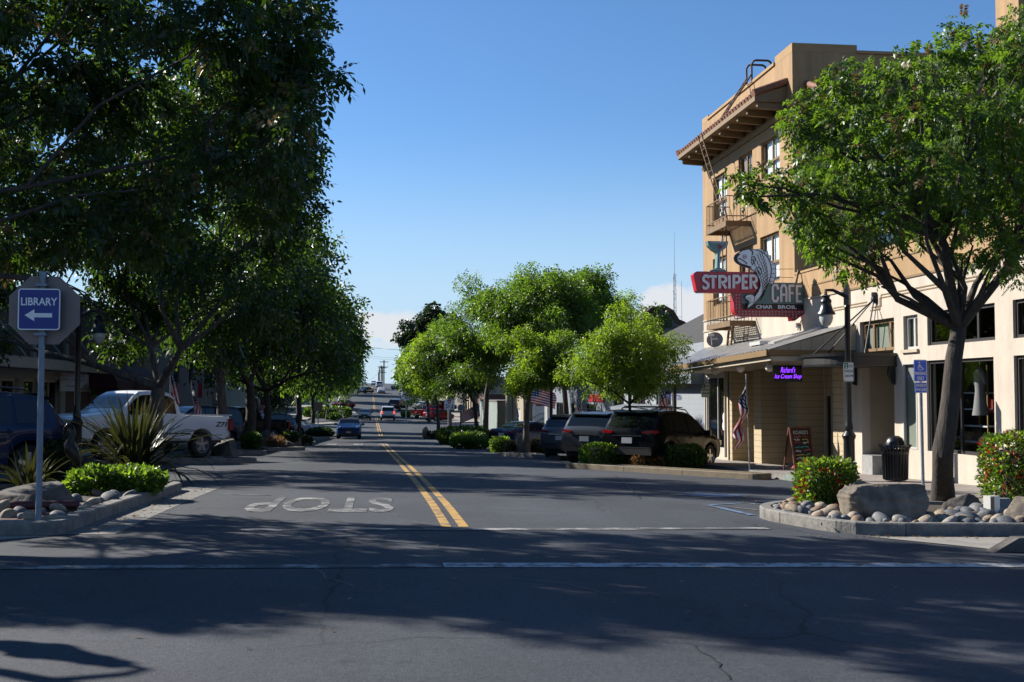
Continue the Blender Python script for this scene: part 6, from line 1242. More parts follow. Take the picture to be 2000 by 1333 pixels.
# ================= STREET FURNITURE, PLANTS, STONES =================
# stop sign seen from behind, with the library sign on the same post
ps = G(75, 1016, .15); ps.z = zg(ps.x, ps.y) + .15; Dp = 12.75
def PDp(u, v): return PY(u, v, ps.y)
LSN = thing('library_sign', 'blue library arrow sign on the back of an octagonal stop sign on a steel post', 'sign', ps)
zt = PDp(83, 533).z
b = MB(); b.tube([ps - Vector((0, 0, .1)), (ps.x, ps.y, zt)], .033, 12); b.tube([(ps.x, ps.y, zt - .06), (ps.x, ps.y, zt)], .042, 12); b.bx((ps.x - .07, ps.y - .02, zt), (ps.x + .07, ps.y + .02, zt + .012)); b.build('post', 'post_steel', LSN, 40)
oc = PDp(84.5, 606); ro = .405; OF = frame((oc.x, ps.y + .05, oc.z), (1, 0, 0), (0, 0, 1), (0, -1, 0))
b = MB(); b.prism([(ro * math.cos(R(22.5 + 45 * k)), ro * math.sin(R(22.5 + 45 * k))) for k in range(8)], OF, -.004, .002); b.build('stop_plate', 'sign_back', LSN)
a, c = PDp(40, 565), PDp(120.5, 646); bx_, bz_ = (a.x + c.x) / 2, (a.z + c.z) / 2; bw, bh = c.x - a.x, a.z - c.z; BF2 = frame((bx_, ps.y - .075, bz_), (1, 0, 0), (0, 0, 1), (0, -1, 0))
rr = lambda w_, h_, r_: [(sx * (w_ / 2 - r_) + r_ * math.cos(a_), sy * (h_ / 2 - r_) + r_ * math.sin(a_)) for sx, sy, a0 in ((1, 1, 0), (-1, 1, 90), (-1, -1, 180), (1, -1, 270)) for a_ in [R(a0 + k * 22.5) for k in range(5)]]
b = MB(); b.prism(rr(bw, bh, .035), BF2, -.006, 0); pl_ = b.build('library_plate', 'sign_blue', LSN)
b = MB(); b.ribbon(rr(bw - .012, bh - .012, .03), .012, BF2, .0005, .0025, closed=True); b.build('border', 'sign_white', pl_)
b = MB(); textbox(b, 'LIBRARY', BF2, 0, .085, bw * .86, .085, .002); b.build('lettering', 'sign_white', pl_)
b = MB(); s_ = bw / 2; b.prism([(-s_ * .68, -.065), (-s_ * .22, .0), (-s_ * .22, -.042), (s_ * .62, -.042), (s_ * .62, -.088), (-s_ * .22, -.088), (-s_ * .22, -.13)], BF2, .0005, .0025); b.build('arrow', 'sign_white', pl_)
for dz in (-.27, .0, .27): b = MB(); b.bx((ps.x - .06, ps.y - .072, bz_ + dz - .015), (ps.x + .06, ps.y + .05, bz_ + dz + .015)); b.build('bracket', 'post_steel', LSN)
# lamp posts
def lamp_post(label, base, H, arm, group='black street lamps', sc=1):
    t = thing('street_lamp', label, 'street lamp', base, group=group); x, y, z = base; ax = Vector(arm).normalized()
    b = MB(); b.lathe([(.15, 0), (.15, .12), (.125, .2), (.12, .9), (.14, .95), (.15, 1.0), (.12, 1.05), (.085, 1.1), (.10, 1.17), (.085, 1.24), (.07, 1.3), (.062, H - .5), (.075, H - .48), (.06, H - .44)], base, 16); b.lathe([(.085, H - .44), (.085, H - .1), (.06, H - .06), (.05, H), (.02, H + .07), (.001, H + .12)], base, 4); b.build('post', 'black_metal', t, 40)
    b = MB(); o = Vector((x, y, z + H - .26)); e = o + ax * .47; b.tube([o, o + ax * .15 + Vector((0, 0, .07)), o + ax * .32 + Vector((0, 0, .15)), e + Vector((0, 0, .15)), e + Vector((0, 0, .02))], [.05, .04, .035, .035, .04], 8); b.build('arm', 'black_metal', t, 50)
    b = MB(); b.lathe([(.05, .04), (.10, .02), (.075, -.02), (.11, -.06), (.125, -.10), (.11, -.14), (.125, -.20), (.155, -.30), (.20, -.36), (.205, -.39), (.15, -.40)], e, 18); hd = b.build('lamp_head', 'black_metal', t, 40)
    b = MB(); b.lathe([(.145, -.40), (.15, -.46), (.135, -.54), (.09, -.62), (.03, -.66), (.001, -.665)], e, 16); b.build('lamp_glass', 'lamp_glass', hd, 60); return t
pb = PX(1659, 905, 10.35); pb.z = zg(10.35, pb.y) + .15; Hl = PX(1665, 555, 10.35).z - pb.z
LP = lamp_post('black street lamp with hanging globe head in front of the marble entry', pb, Hl, (-1, .12, 0))
pq = (-7.15, 28.6, zg(-7.15, 28.6) + .15); lamp_post('black street lamp in front of the red brick building on the left', pq, Hl - .5, (1, .1, 0))
for i, (x, y, lb, ar) in enumerate(((10.4, 86, 'black street lamp beyond the L-shaped hedge on the right pavement', 1), (10.4, 62, 'black street lamp beside the slate blue shop', -1), (-8.9, 82, 'dark street lamp by the green metal building on the left', 1))): lamp_post(lb, (x, y, zg(x, y) + .15), Hl, (ar, 0, 0))
lamp_post('black street lamp standing left of the frame whose shadow lies on the near road', (-6.45, 9.75, zg(-6.45, 9.75) + .1), 3.75, (.55, .83, 0))
def small_sign(t, cx, y, z, w_, h_, m, rows, lm='sign_green', border=None, nm='plate'):
    f = frame((cx, y, z), (1, 0, 0), (0, 0, 1), (0, -1, 0)); b = MB(); b.prism(rr(w_, h_, .03), f, -.004, 0); pl_ = b.build(nm, m, t)
    if border: b = MB(); b.ribbon(rr(w_ - .02, h_ - .02, .025), .01, f, .0005, .002, closed=True); b.build('border', border, pl_)
    for st, dx, dz, tw, th, mt_ in rows: b = MB(); textbox(b, st, f, dx * w_, dz * h_, tw * w_, th * h_, .002); b.build('lettering', mt_ or lm, pl_)
    return f, pl_
ROWS = [('2', -.27, .31, .20, .20, 'sign_white'), ('HOUR', .16, .31, .46, .16, None), ('PARKING', 0, .05, .84, .15, None), ('8AM-6PM', 0, -.2, .82, .13, None)]
a, c = PY(1648, 708, pb.y - .12), PY(1668, 746, pb.y - .12); P2 = thing('parking_sign', 'white and green two hour parking plate strapped to the near lamp post', 'sign', ((a.x + c.x) / 2, pb.y - .12, c.z), group='two hour parking signs')
f, pl_ = small_sign(P2, (a.x + c.x) / 2, pb.y - .12, (a.z + c.z) / 2, c.x - a.x, a.z - c.z, 'sign_white', ROWS, border='sign_green'); w_, h_ = c.x - a.x, a.z - c.z
b = MB(); b.prism([(-.45 * w_, .18 * h_), (-.08 * w_, .18 * h_), (-.08 * w_, .46 * h_), (-.45 * w_, .46 * h_)], f, .0003, .0012); b.build('hour_panel', 'sign_green', pl_)
b = MB(); b.bar(((a.x + c.x) / 2, pb.y - .12, (a.z + c.z) / 2), (pb.x, pb.y, (a.z + c.z) / 2), .03, .02); b.build('strap', 'grey_metal', P2)
pw = PX(1378, 760, 10.9); yv = pw.y; a, c = PY(1372.5, 749, yv), PY(1384, 777, yv); P3 = thing('parking_sign', 'white and green two hour parking sign on a thin post by the white shop window', 'sign', ((a.x + c.x) / 2, yv, zg(10.9, yv) + .15), group='two hour parking signs')
f, pl_ = small_sign(P3, (a.x + c.x) / 2, yv, (a.z + c.z) / 2, .30, .46, 'sign_white', ROWS, border='sign_green'); b = MB(); b.prism([(-.135, .08), (-.02, .08), (-.02, .21), (-.135, .21)], f, .0003, .0012); b.build('hour_panel', 'sign_green', pl_)
b = MB(); b.tube([((a.x + c.x) / 2, yv + .03, zg(10.9, yv)), ((a.x + c.x) / 2, yv + .03, a.z)], .022, 7); b.build('post', 'post_steel', P3)
pa = PX(1803, 938, 11.0); pa.z = zg(KR, pa.y) + .15; ya = pa.y; a, c = PY(1783, 703, ya), PY(1809.5, 746, ya); AS = thing('accessible_parking_sign', 'blue wheelchair parking only sign over a fine plate on a leaning steel post', 'sign', (pa.x, ya, pa.z))
f, pl_ = small_sign(AS, (a.x + c.x) / 2, ya - .03, (a.z + c.z) / 2, c.x - a.x, a.z - c.z, 'access_blue', [('PARKING', 0, -.12, .84, .15, None), ('ONLY', 0, -.34, .56, .16, None)], 'sign_white', 'sign_white'); w_, h_ = c.x - a.x, a.z - c.z
b = MB(); b.ribbon([(-.02, .30 * h_), (-.015, .17 * h_), (.03, .16 * h_), (.055, .08 * h_), (.075, .09 * h_)], .013, f, .0005, .002); b.prism([(-.02 + .016 * math.cos(q), .37 * h_ + .016 * math.sin(q)) for q in np.linspace(0, 5.7, 10)], f, .0005, .002); b.ribbon([(-.018, .24 * h_), (.025, .24 * h_)], .010, f, .0006, .0025); b.ribbon([(.0 + .05 * math.cos(q), .14 * h_ + .05 * math.sin(q)) for q in np.linspace(1.9, 5.6, 10)], .011, f, .0005, .0022); b.build('wheelchair_symbol', 'sign_white', pl_)
a2, c2 = PY(1785, 747, ya), PY(1810, 768, ya); small_sign(AS, (a2.x + c2.x) / 2, ya - .03, (a2.z + c2.z) / 2, c2.x - a2.x, a2.z - c2.z, 'access_blue', [('MINIMUM', 0, .2, .78, .26, None), ('FINE $250', 0, -.2, .84, .28, None)], 'sign_white', 'sign_white', 'fine_plate')
b = MB(); b.tube([(pa.x, ya, pa.z - .05), ((a.x + c.x) / 2 + .01, ya, a.z - .03)], .032, 10); b.build('post', 'post_steel', AS, 40)
# waste bin
pt = G(1749, 941, .15); TB = thing('waste_bin', 'black slatted steel waste bin with a domed lid on the pavement', 'bin', pt)
b = MB(); b.lathe([(.001, .03), (.23, .03), (.235, .10), (.24, .10)], pt, 20); b.lathe([(.245, .05), (.255, .05), (.255, .1), (.245, .1)], pt, 24); b.build('base', 'black_metal', TB, 40)
for k in range(24): a_ = 2 * math.pi * k / 24; d = Vector((math.cos(a_), math.sin(a_), 0)); b = MB(); b.tube([pt + d * .25 + Vector((0, 0, .05)), pt + d * .265 + Vector((0, 0, .55)), pt + d * .285 + Vector((0, 0, .72)), pt + d * .345 + Vector((0, 0, .80))], .017, 5); b.build('slat', 'black_metal', TB, 50)
b = MB(); b.lathe([(.27, .60), (.285, .60), (.285, .66), (.27, .66)], pt, 24); b.build('hoop', 'black_metal', TB, 40)
b = MB(); b.lathe([(.225, .08), (.235, .7), (.22, .7), (.001, .6)], pt, 20); b.build('liner', 'plastic_black', TB, 40)
b = MB(); b.lathe([(.28, .74), (.255, .78), (.215, .80), (.205, .86), (.16, .945), (.09, .99), (.001, 1.0)], pt, 24); b.build('lid', 'black_metal', TB, 50)
# A-frame chalkboard
pc = PX(1562, 905, 11.35); pc.z = zg(KR, pc.y) + .15; CBD = thing('sidewalk_chalkboard', 'wooden A-frame chalkboard with colourful chalk menu on the pavement', 'chalkboard', pc, R(12))
AF = lambda a, c, w_=0: Vector((a, -.28 + c * .22 - w_, c * .97)); 
b = MB(); b.prism([(-.28, .22), (.28, .22), (.28, 1.16), (-.28, 1.16)], AF, -.02, 0); b.build('board', 'chalk_black', CBD, world=False)
b = MB(); [b.prism(q, AF, -.03, .015) for q in ([(-.33, 0), (-.28, 0), (-.28, 1.2), (-.33, 1.2)], [(.28, 0), (.33, 0), (.33, 1.2), (.28, 1.2)], [(-.28, 1.15), (.28, 1.15), (.28, 1.2), (-.28, 1.2)], [(-.28, .18), (.28, .18), (.28, .23), (-.28, .23)])]; b.build('frame', 'wood_red', CBD, world=False)
b = MB(); BB = lambda a, c, w_=0: Vector((a, .28 - c * .22 + w_, c * .97)); b.prism([(-.30, .2), (.30, .2), (.30, 1.15), (-.30, 1.15)], BB, 0, .015); b.build('rear_board', 'plywood', CBD, world=False); b = MB(); [b.prism(q, BB, -.01, .03) for q in ([(-.33, 0), (-.29, 0), (-.29, 1.19), (-.33, 1.19)], [(.29, 0), (.33, 0), (.33, 1.19), (.29, 1.19)])]; b.build('rear_leg', 'wood_red', CBD, world=False)
b = MB(); textbox(b, "RICHARD'S", AF, 0, 1.06, .46, .11, .003); b.build('heading_lettering', 'chalk_white', CBD, world=False)
q_ = random.Random(8)
for k, (cx_, cz_, w_, m_) in enumerate(((-.12, .94, .22, 'pink'), (.13, .95, .2, 'red'), (-.14, .86, .18, 'white'), (.12, .86, .2, 'yellow'), (-.13, .78, .2, 'red'), (.13, .77, .18, 'white'), (-.02, .66, .42, 'cyan'), (.13, .58, .2, 'pink'), (-.15, .55, .18, 'white'), (-.1, .45, .25, 'yellow'), (.14, .46, .16, 'green'), (-.15, .36, .16, 'white'), (.08, .35, .22, 'yellow'), (-.02, .28, .3, 'pink'))):
    b = MB(); pts = [(cx_ - w_ / 2 + w_ * i / 8, cz_ + q_.uniform(-.025, .025)) for i in range(9)]; b.ribbon(pts, .02, AF, .001, .003); b.build('chalk_writing', 'chalk_' + m_, CBD, world=False)
# flags on poles
def flag(label, base, H, lean, droop, L=1.35, hgt=.85, az=0, seed=0, group='national flags on tilted poles', stars=True):
    """lean: pole tilt in plan (x,y per metre of height); droop 0 = flies out, 1 = hangs down; az: plan angle the cloth flies towards"""
    t = thing('flag', label, 'flag', base, group=group); up = Vector((lean[0], lean[1], 1)).normalized(); top = up * H
    b = MB(); b.tube([(0, 0, 0), tuple(top)], .017, 7); b.lathe([(.001, .03), (.025, .0), (.001, -.03)], top, 8); b.build('pole', 'grey_metal', t, 40, world=False)
    fly = Vector((math.cos(az), math.sin(az), 0)); nr_, nc = 13, 26; d0 = (fly * (1 - droop) * 1.0 + fly * .14 * droop + Vector((0, 0, -1)) * droop).normalized(); nrm = Vector((-fly.y, fly.x, 0)); V = []
    for j in range(nr_ + 1):
        for i in range(nc + 1):
            s_ = i / nc * L; h = hgt * (1 - j / nr_); gather = 1 - .45 * droop * (i / nc); p = top * (1 - .02) - up * (hgt - h) * gather + d0 * s_ + Vector((0, 0, -.10 * (s_ / L)**2 * (1 - droop)))
            p += nrm * (.11 * math.sin(s_ * 6.5 + j * .35 * (1 + droop) + seed) * min(1, s_ * 2.2)) + fly * droop * .10 * math.sin(j * .55 + seed) * min(1, s_ * 2); V.append(tuple(p))
    F_, mi = [], []
    for j in range(nr_):
        for i in range(nc):
            F_.append((j * (nc + 1) + i, j * (nc + 1) + i + 1, (j + 1) * (nc + 1) + i + 1, (j + 1) * (nc + 1) + i)); cn_ = i < 10 and j < 7
            mi.append((1 if (stars and i % 2 == 1 and j % 2 == 1 and i < 10) else 2) if cn_ else (0 if j % 2 == 0 else 1))
    b = MB(); b.v, b.f, b.mi = V, F_, mi; b.build('cloth', ['flag_red', 'flag_white', 'flag_blue'], t, 80, world=False); return t
pf_ = G(1464, 918, .15); tp = PY(1457, 733, pf_.y); Hf = tp.z - pf_.z
flag('striped flag hanging limp on a pole stuck in the kerb before the shopfront', pf_, Hf, ((tp.x - pf_.x) / Hf, 0), .93, 1.55, .95, R(200), 0)
flag('striped flag hanging down behind the white pickup cab', tuple(PD(385, 800, 43) - Vector((0, 0, .9))), 2.0, (-.12, 0), .85, 1.5, .95, R(-25), 1)
flag('folded striped flag showing left of the pickup roof', tuple(PD(332, 790, 41) - Vector((0, 0, .9))), 2.3, (0, 0), .92, 1.3, .9, R(10), 2)
flag('striped flag at the far end of the left pavement by the green building', tuple(PD(510, 806, 72) - Vector((0, 0, 1.0))), 2.6, (-.12, 0), .85, 1.5, .95, R(-20), 3)
flag('striped flag hanging by the pale multi-stemmed tree', tuple(PD(424, 800, 60) - Vector((0, 0, 1.0))), 2.3, (-.1, 0), .85, 1.5, .95, R(-15), 4)
flag('striped flag blown out sideways between two trunks past the saloon', tuple(PD(1033, 830, 62) - Vector((0, 0, .8))), 3.0, (-.02, 0), .18, 1.6, .95, R(5), 5)
flag('striped flag hanging above the row of three crossovers', tuple(PD(1124, 836, 50) - Vector((0, 0, .6))), 2.25, (.02, 0), .88, 1.5, .95, R(-10), 6)
flag('striped flag behind the roof bars of the black crossover', tuple(PD(1287, 830, 42) - Vector((0, 0, .6))), 2.3, (.0, 0), .82, 1.4, .95, R(0), 7)
flag('small striped flag low beside the far lamp post', tuple(PD(942, 835, 96) - Vector((0, 0, 1))), 3.0, (-.1, 0), .3, 1.7, 1.0, R(185), 8)
# pedestrian yield sign, far signs
p0, p1 = PD(867, 781, 88), PD(888, 801, 88); YS_ = thing('pedestrian_sign', 'white yield here to pedestrians sign on a post past the hedge', 'sign', ((p0.x + p1.x) / 2, p0.y, zg(p0.x, p0.y)))
f, pl_ = small_sign(YS_, (p0.x + p1.x) / 2, p0.y, (p0.z + p1.z) / 2, p1.x - p0.x, p0.z - p1.z, 'sign_white', [('HERE', -.22, -.02, .4, .12, 'sign_black')], border='sign_black'); w_, h_ = p1.x - p0.x, p0.z - p1.z
b = MB(); b.ribbon([(-.16 * w_, .42 * h_), (.16 * w_, .42 * h_), (0, .12 * h_)], .07, f, .001, .003, closed=True); b.build('yield_triangle', 'sign_red', pl_); b = MB(); b.ribbon([(.28 * w_, .02 * h_), (.30 * w_, -.18 * h_), (.36 * w_, -.38 * h_)], .06, f, .001, .003); b.ribbon([(.30 * w_, -.18 * h_), (.2 * w_, -.38 * h_)], .05, f, .001, .003); b.ribbon([(-.34 * w_, -.36 * h_), (-.22 * w_, -.24 * h_), (.1 * w_, -.18 * h_)], .06, f, .001, .0035); b.build('walker_symbol', 'sign_black', pl_)
b = MB(); b.tube([((p0.x + p1.x) / 2, p0.y + .05, zg(p0.x, p0.y)), ((p0.x + p1.x) / 2, p0.y + .05, p0.z)], .05, 7); b.build('post', 'post_steel', YS_)
p0, p1 = PD(788, 772, 150), PD(799, 783, 150); Y2 = thing('pedestrian_sign', 'small distant yield sign in front of the far white vehicle', 'sign', ((p0.x + p1.x) / 2, p0.y, zg(p0.x, p0.y)))
f, pl_ = small_sign(Y2, (p0.x + p1.x) / 2, p0.y, (p0.z + p1.z) / 2, p1.x - p0.x, p0.z - p1.z, 'sign_white', []); w_, h_ = p1.x - p0.x, p0.z - p1.z; b = MB(); b.ribbon([(-.28 * w_, .35 * h_), (.28 * w_, .35 * h_), (0, -.15 * h_)], .10, f, .001, .003, closed=True); b.build('yield_triangle', 'sign_red', pl_); b = MB(); b.tube([((p0.x + p1.x) / 2, p0.y + .05, zg(p0.x, p0.y)), ((p0.x + p1.x) / 2, p0.y + .05, p0.z)], .06, 6); b.build('post', 'post_steel', Y2)
p0, p1 = PD(613, 786, 98), PD(630, 803, 98); TS = thing('sign_back', 'plain tan back of a road sign on a post among the left trees', 'sign', ((p0.x + p1.x) / 2, p0.y, zg(p0.x, p0.y))); small_sign(TS, (p0.x + p1.x) / 2, p0.y, (p0.z + p1.z) / 2, p1.x - p0.x, p0.z - p1.z, 'plywood', []); b = MB(); b.tube([((p0.x + p1.x) / 2, p0.y + .05, zg(p0.x, p0.y)), ((p0.x + p1.x) / 2, p0.y + .05, p0.z)], .05, 6); b.build('post', 'post_steel', TS)
pw = PD(900, 797, 84); WS = thing('wayfinding_sign', 'blue round-topped sign on a black ornamental post at the far pavement', 'sign', (pw.x, pw.y, zg(pw.x, pw.y) + .15)); f = frame(pw, (1, 0, 0), (0, 0, 1), (0, -1, 0))
b = MB(); b.prism([(-.22, -.2), (.22, -.2), (.22, .05)] + [(.22 * math.cos(q), .05 + .22 * math.sin(q)) for q in np.linspace(.2, 2.94, 9)] + [(-.22, .05)], f, -.02, 0); b.build('plate', 'silver_blue' if 'silver_blue' in M else 'slate_blue', WS); b = MB(); zq = zg(pw.x, pw.y); b.lathe([(.16, .1), (.14, .5), (.08, .6), (.06, .7), (.05, pw.z - zq - .2)], (pw.x, pw.y, zq), 10); b.build('post', 'black_metal', WS, 40)
# ---- stones ----
def stone(name, label, p, size, m='stone_grey', seed=0, flat=None, group=None, rz=0, cat='boulder', amp=.28, sub=5, boxy=.8):
    t = thing(name, label, cat, p, rz, group=group); bm = bmesh.new(); bmesh.ops.create_icosphere(bm, subdivisions=sub, radius=1); o = Vector((seed * 7.3, seed * 3.1, seed))
    gp = random.Random(seed); PL = [(Vector((gp.gauss(0, 1), gp.gauss(0, 1), gp.gauss(0, .7))).normalized(), gp.uniform(.62, .9)) for _ in range(13)]
    for v in bm.verts:
        n = v.co.normalized(); k = 1 + amp * .6 * (noise.noise(n * 1.3 + o) + .5 * noise.noise(n * 3.1 + o) + .22 * noise.noise(n * 7 + o)); q = Vector([math.copysign(abs(c_)**boxy, c_) for c_ in n]); q = q / max(.9, q.length) * 1.05 * k
        q = q * 1.15
        for pn, pd in PL:
            e = q.dot(pn) - pd
            if e > 0: q = q - pn * e * .93
        q = Vector((q.x * size[0], q.y * size[1], q.z * size[2]))
        if flat and q.z > flat + .05 * noise.noise(n * 4 + o): q.z = flat + .06 * noise.noise(n * 3 + o) + (q.z - flat) * .08
        st_ = noise.noise(Vector((q.x * 1.2, q.y * 1.2, q.z * 16)) + o) * .025 * (1 if boxy < .6 else .5) + noise.noise(q * 14 + o) * .010; q = q + Vector((n.x, n.y, n.z * .4)) * st_; q.z = max(q.z, -size[2] * .35); v.co = q
    for f in bm.faces: f.smooth = True
    me = bpy.data.meshes.new('rock'); bm.to_mesh(me); bm.free(); me.materials.append(M[m]); o_ = bpy.data.objects.new('rock', me); col.objects.link(o_); o_.parent = t; return t
def rock(name, label, u, v, wpx, hpx, dz=.12, dep=1.0, **kw):
    p = G(u, v, dz); D = (Matrix.Rotation(YAW, 3, 'Z') @ p).y; k = D / F_PX; return stone(name, label, (p.x, p.y + wpx * k * .3, p.z - .02), (wpx * k / 2, wpx * k / 2 * dep, hpx * k * .95), **kw)
rock('boulder', 'big flat-topped grey boulder in the cobbles at the right corner', 1760, 1019, 200, 86, dep=.62, seed=2, flat=.43, amp=.12, sub=6, boxy=.5)
rock('boulder', 'low brown boulder behind the corner tree trunk', 1890, 996, 62, 30, seed=3, m='stone_dark'); rock('boulder', 'pale boulder cut off by the right picture edge beside the hedge', 2000, 1022, 78, 50, seed=4)
rock('boulder', 'long dark boulder behind the library sign post', 60, 990, 190, 58, dep=.6, seed=5, m='stone_dark', amp=.2); rock('boulder', 'squarish grey boulder in front of the white pickup tail', 435, 892, 66, 46, seed=6, m='stone_dark', amp=.14, boxy=.6, flat=.52)
rock('boulder', 'brown boulder beside the clipped round bush on the left', 512, 870, 44, 26, seed=7, m='stone_dark'); rock('boulder', 'small dark rock beside the rusty grass tuft', 563, 872, 26, 14, seed=8, m='stone_dark'); rock('boulder', 'upright brown rock behind the leafy shrub on the left', 578, 868, 26, 22, seed=9)
rock('boulder', 'rough round boulder at the base of the pale-trunked tree', 1026, 884, 36, 33, seed=10, amp=.12); rock('boulder', 'small orange-brown rock beside the round boulder', 1068, 884, 22, 17, seed=11, m='stone_grey'); rock('boulder', 'pointed grey rock at the tip of the far right bed', 832, 851, 19, 15, seed=12); rock('boulder', 'small rock before the distant red crossover', 838, 824, 12, 6, seed=13); rock('boulder', 'dark heap of rocks beside the small blue car', 590, 846, 24, 12, seed=14, m='stone_dark')
# cobbles in the two near corner beds
CM = []
for k in range(10):
    bm = bmesh.new(); bmesh.ops.create_icosphere(bm, subdivisions=3, radius=1); o = Vector((k * 5.1, k, 2.2))
    for v in bm.verts: v.co *= 1 + .16 * noise.noise(v.co * 1.1 + o)
    for f in bm.faces: f.smooth = True
    me = bpy.data.meshes.new('cobble'); bm.to_mesh(me); bm.free(); me.materials.append(M['cobble_' + 'abcdef'[k % 6]]); CM.append(me)
def cobbles(region, n, label, group, smin, smax, seed, avoid=(), dz=.12, hump=0):
    g = random.Random(seed); done = []; (x0, x1, y0, y1), inside = region
    for _ in range(n * 60):
        if len(done) >= n: break
        x, y = g.uniform(x0, x1), g.uniform(y0, y1); s_ = g.uniform(smin, smax) * (1.25 if g.random() < .2 else 1)
        if not inside(x, y) or any((x - a)**2 + (y - c)**2 < r_ * r_ for a, c, r_ in avoid) or any((x - a)**2 + (y - c)**2 < (.78 * (s_ + r_))**2 for a, c, r_ in done): continue
        done.append((x, y, s_)); o = bpy.data.objects.new('cobble', CM[g.randrange(10)]); col.objects.link(o); o.location = (x, y, zg(x, y) + dz + s_ * .14 + hump * g.random()); o.scale = (s_ * g.uniform(.95, 1.35), s_ * g.uniform(.75, 1.0), s_ * g.uniform(.55, .75)); o.rotation_euler = (g.uniform(-.7, .7), g.uniform(-.7, .7), g.uniform(0, 6.3)); tag(o, label, 'cobble', group)
def inpoly(P):
    def f(x, y):
        c = False
        for i in range(len(P)):
            a, b_ = P[i - 1], P[i]
            if (a.y > y) != (b_.y > y) and x < (b_.x - a.x) * (y - a.y) / (b_.y - a.y) + a.x: c = not c
        return c
    return f
cobbles(((4.9, 9.4, 12.9, 17.2), lambda x, y, f_=inpoly(RI1): f_(x, y) and (y < 15.3 or x < 6.3)), 205, 'smooth rounded river cobble in the bed around the big corner boulder', 'river cobbles in the right corner bed', .038, .115, 3, [(7.0, 14.7, .55), (6.4, 14.75, .45), (7.6, 14.7, .4)])
q = [G(95, 1016, .1), G(300, 985, .1), G(385, 945, .1), G(300, 940, .1), G(150, 968, .1)]
cobbles(((-6.2, -3.4, 12.9, 20.5), lambda x, y: inpoly(LI1)(x, y) and x > -5.0 - (y - 13) * .0), 92, 'smooth river cobble in the bed beside the library sign', 'river cobbles in the left corner bed', .055, .11, 5)
b = MB(); [b.tube([G(-60, 990, .16), G(40, 988, .17), G(155, 986, .17)], .055, 8)]; b2 = b.build('hose', 'hose_red', None, 50); tag(b2, 'dull red pipe lying along the front of the long dark boulder', 'pipe')
b = MB(); 
for i in range(5):
    for j in range(7): x, y = -3.95 - j * .42, 13.1 + i * .21; b.bx((x - .205 - (.2 if i % 2 else 0), y - .1, zg(x, y) + .08), (x + .205 - (.2 if i % 2 else 0), y + .1, zg(x, y) + .13))
structure(b.build('brick_paving', 'brick_red'))
# fallen leaves and grit along the kerbs and in the beds
g_ = np.random.default_rng(9); P = []
def scat(n, fx, fy, dz):
    for x, y in zip(fx(n), fy(n)): P.append((x, y, zg(x, y) + dz))
scat(260, lambda n: -3.25 + np.abs(g_.normal(size=n)) * .22, lambda n: g_.uniform(12.9, 21.5, n), .012); scat(160, lambda n: g_.uniform(5, 9, n), lambda n: 12.85 - np.abs(g_.normal(size=n)) * .15, .014); scat(420, lambda n: g_.uniform(5.3, 9.2, n), lambda n: g_.uniform(13.3, 17, n), .13); scat(260, lambda n: g_.uniform(-6, -3.6, n), lambda n: g_.uniform(13, 18.5, n), .13); scat(220, lambda n: g_.uniform(-3, 5, n), lambda n: g_.uniform(7, 26, n), .010); scat(160, lambda n: g_.uniform(9.8, 12, n), lambda n: g_.uniform(16, 30, n), -.0 + .16 - .0)
P = np.array(P); n_ = len(P); a_ = g_.uniform(0, 6.28, n_); s_ = g_.uniform(.012, .035, n_); t1 = np.stack([np.cos(a_), np.sin(a_), g_.normal(size=n_) * .2], 1) * s_[:, None]; t2 = np.stack([-np.sin(a_), np.cos(a_), g_.normal(size=n_) * .2], 1) * (s_ * .4)[:, None]
o = npmesh('leaf_litter', np.stack([P - t1, P - t2, P + t1, P + t2], 1).reshape(-1, 3), np.arange(n_ * 4).reshape(-1, 4), ['leaf_dry', 'leaf_seed'], None, (g_.random(n_) < .5).astype(int)); o['kind'] = 'stuff'
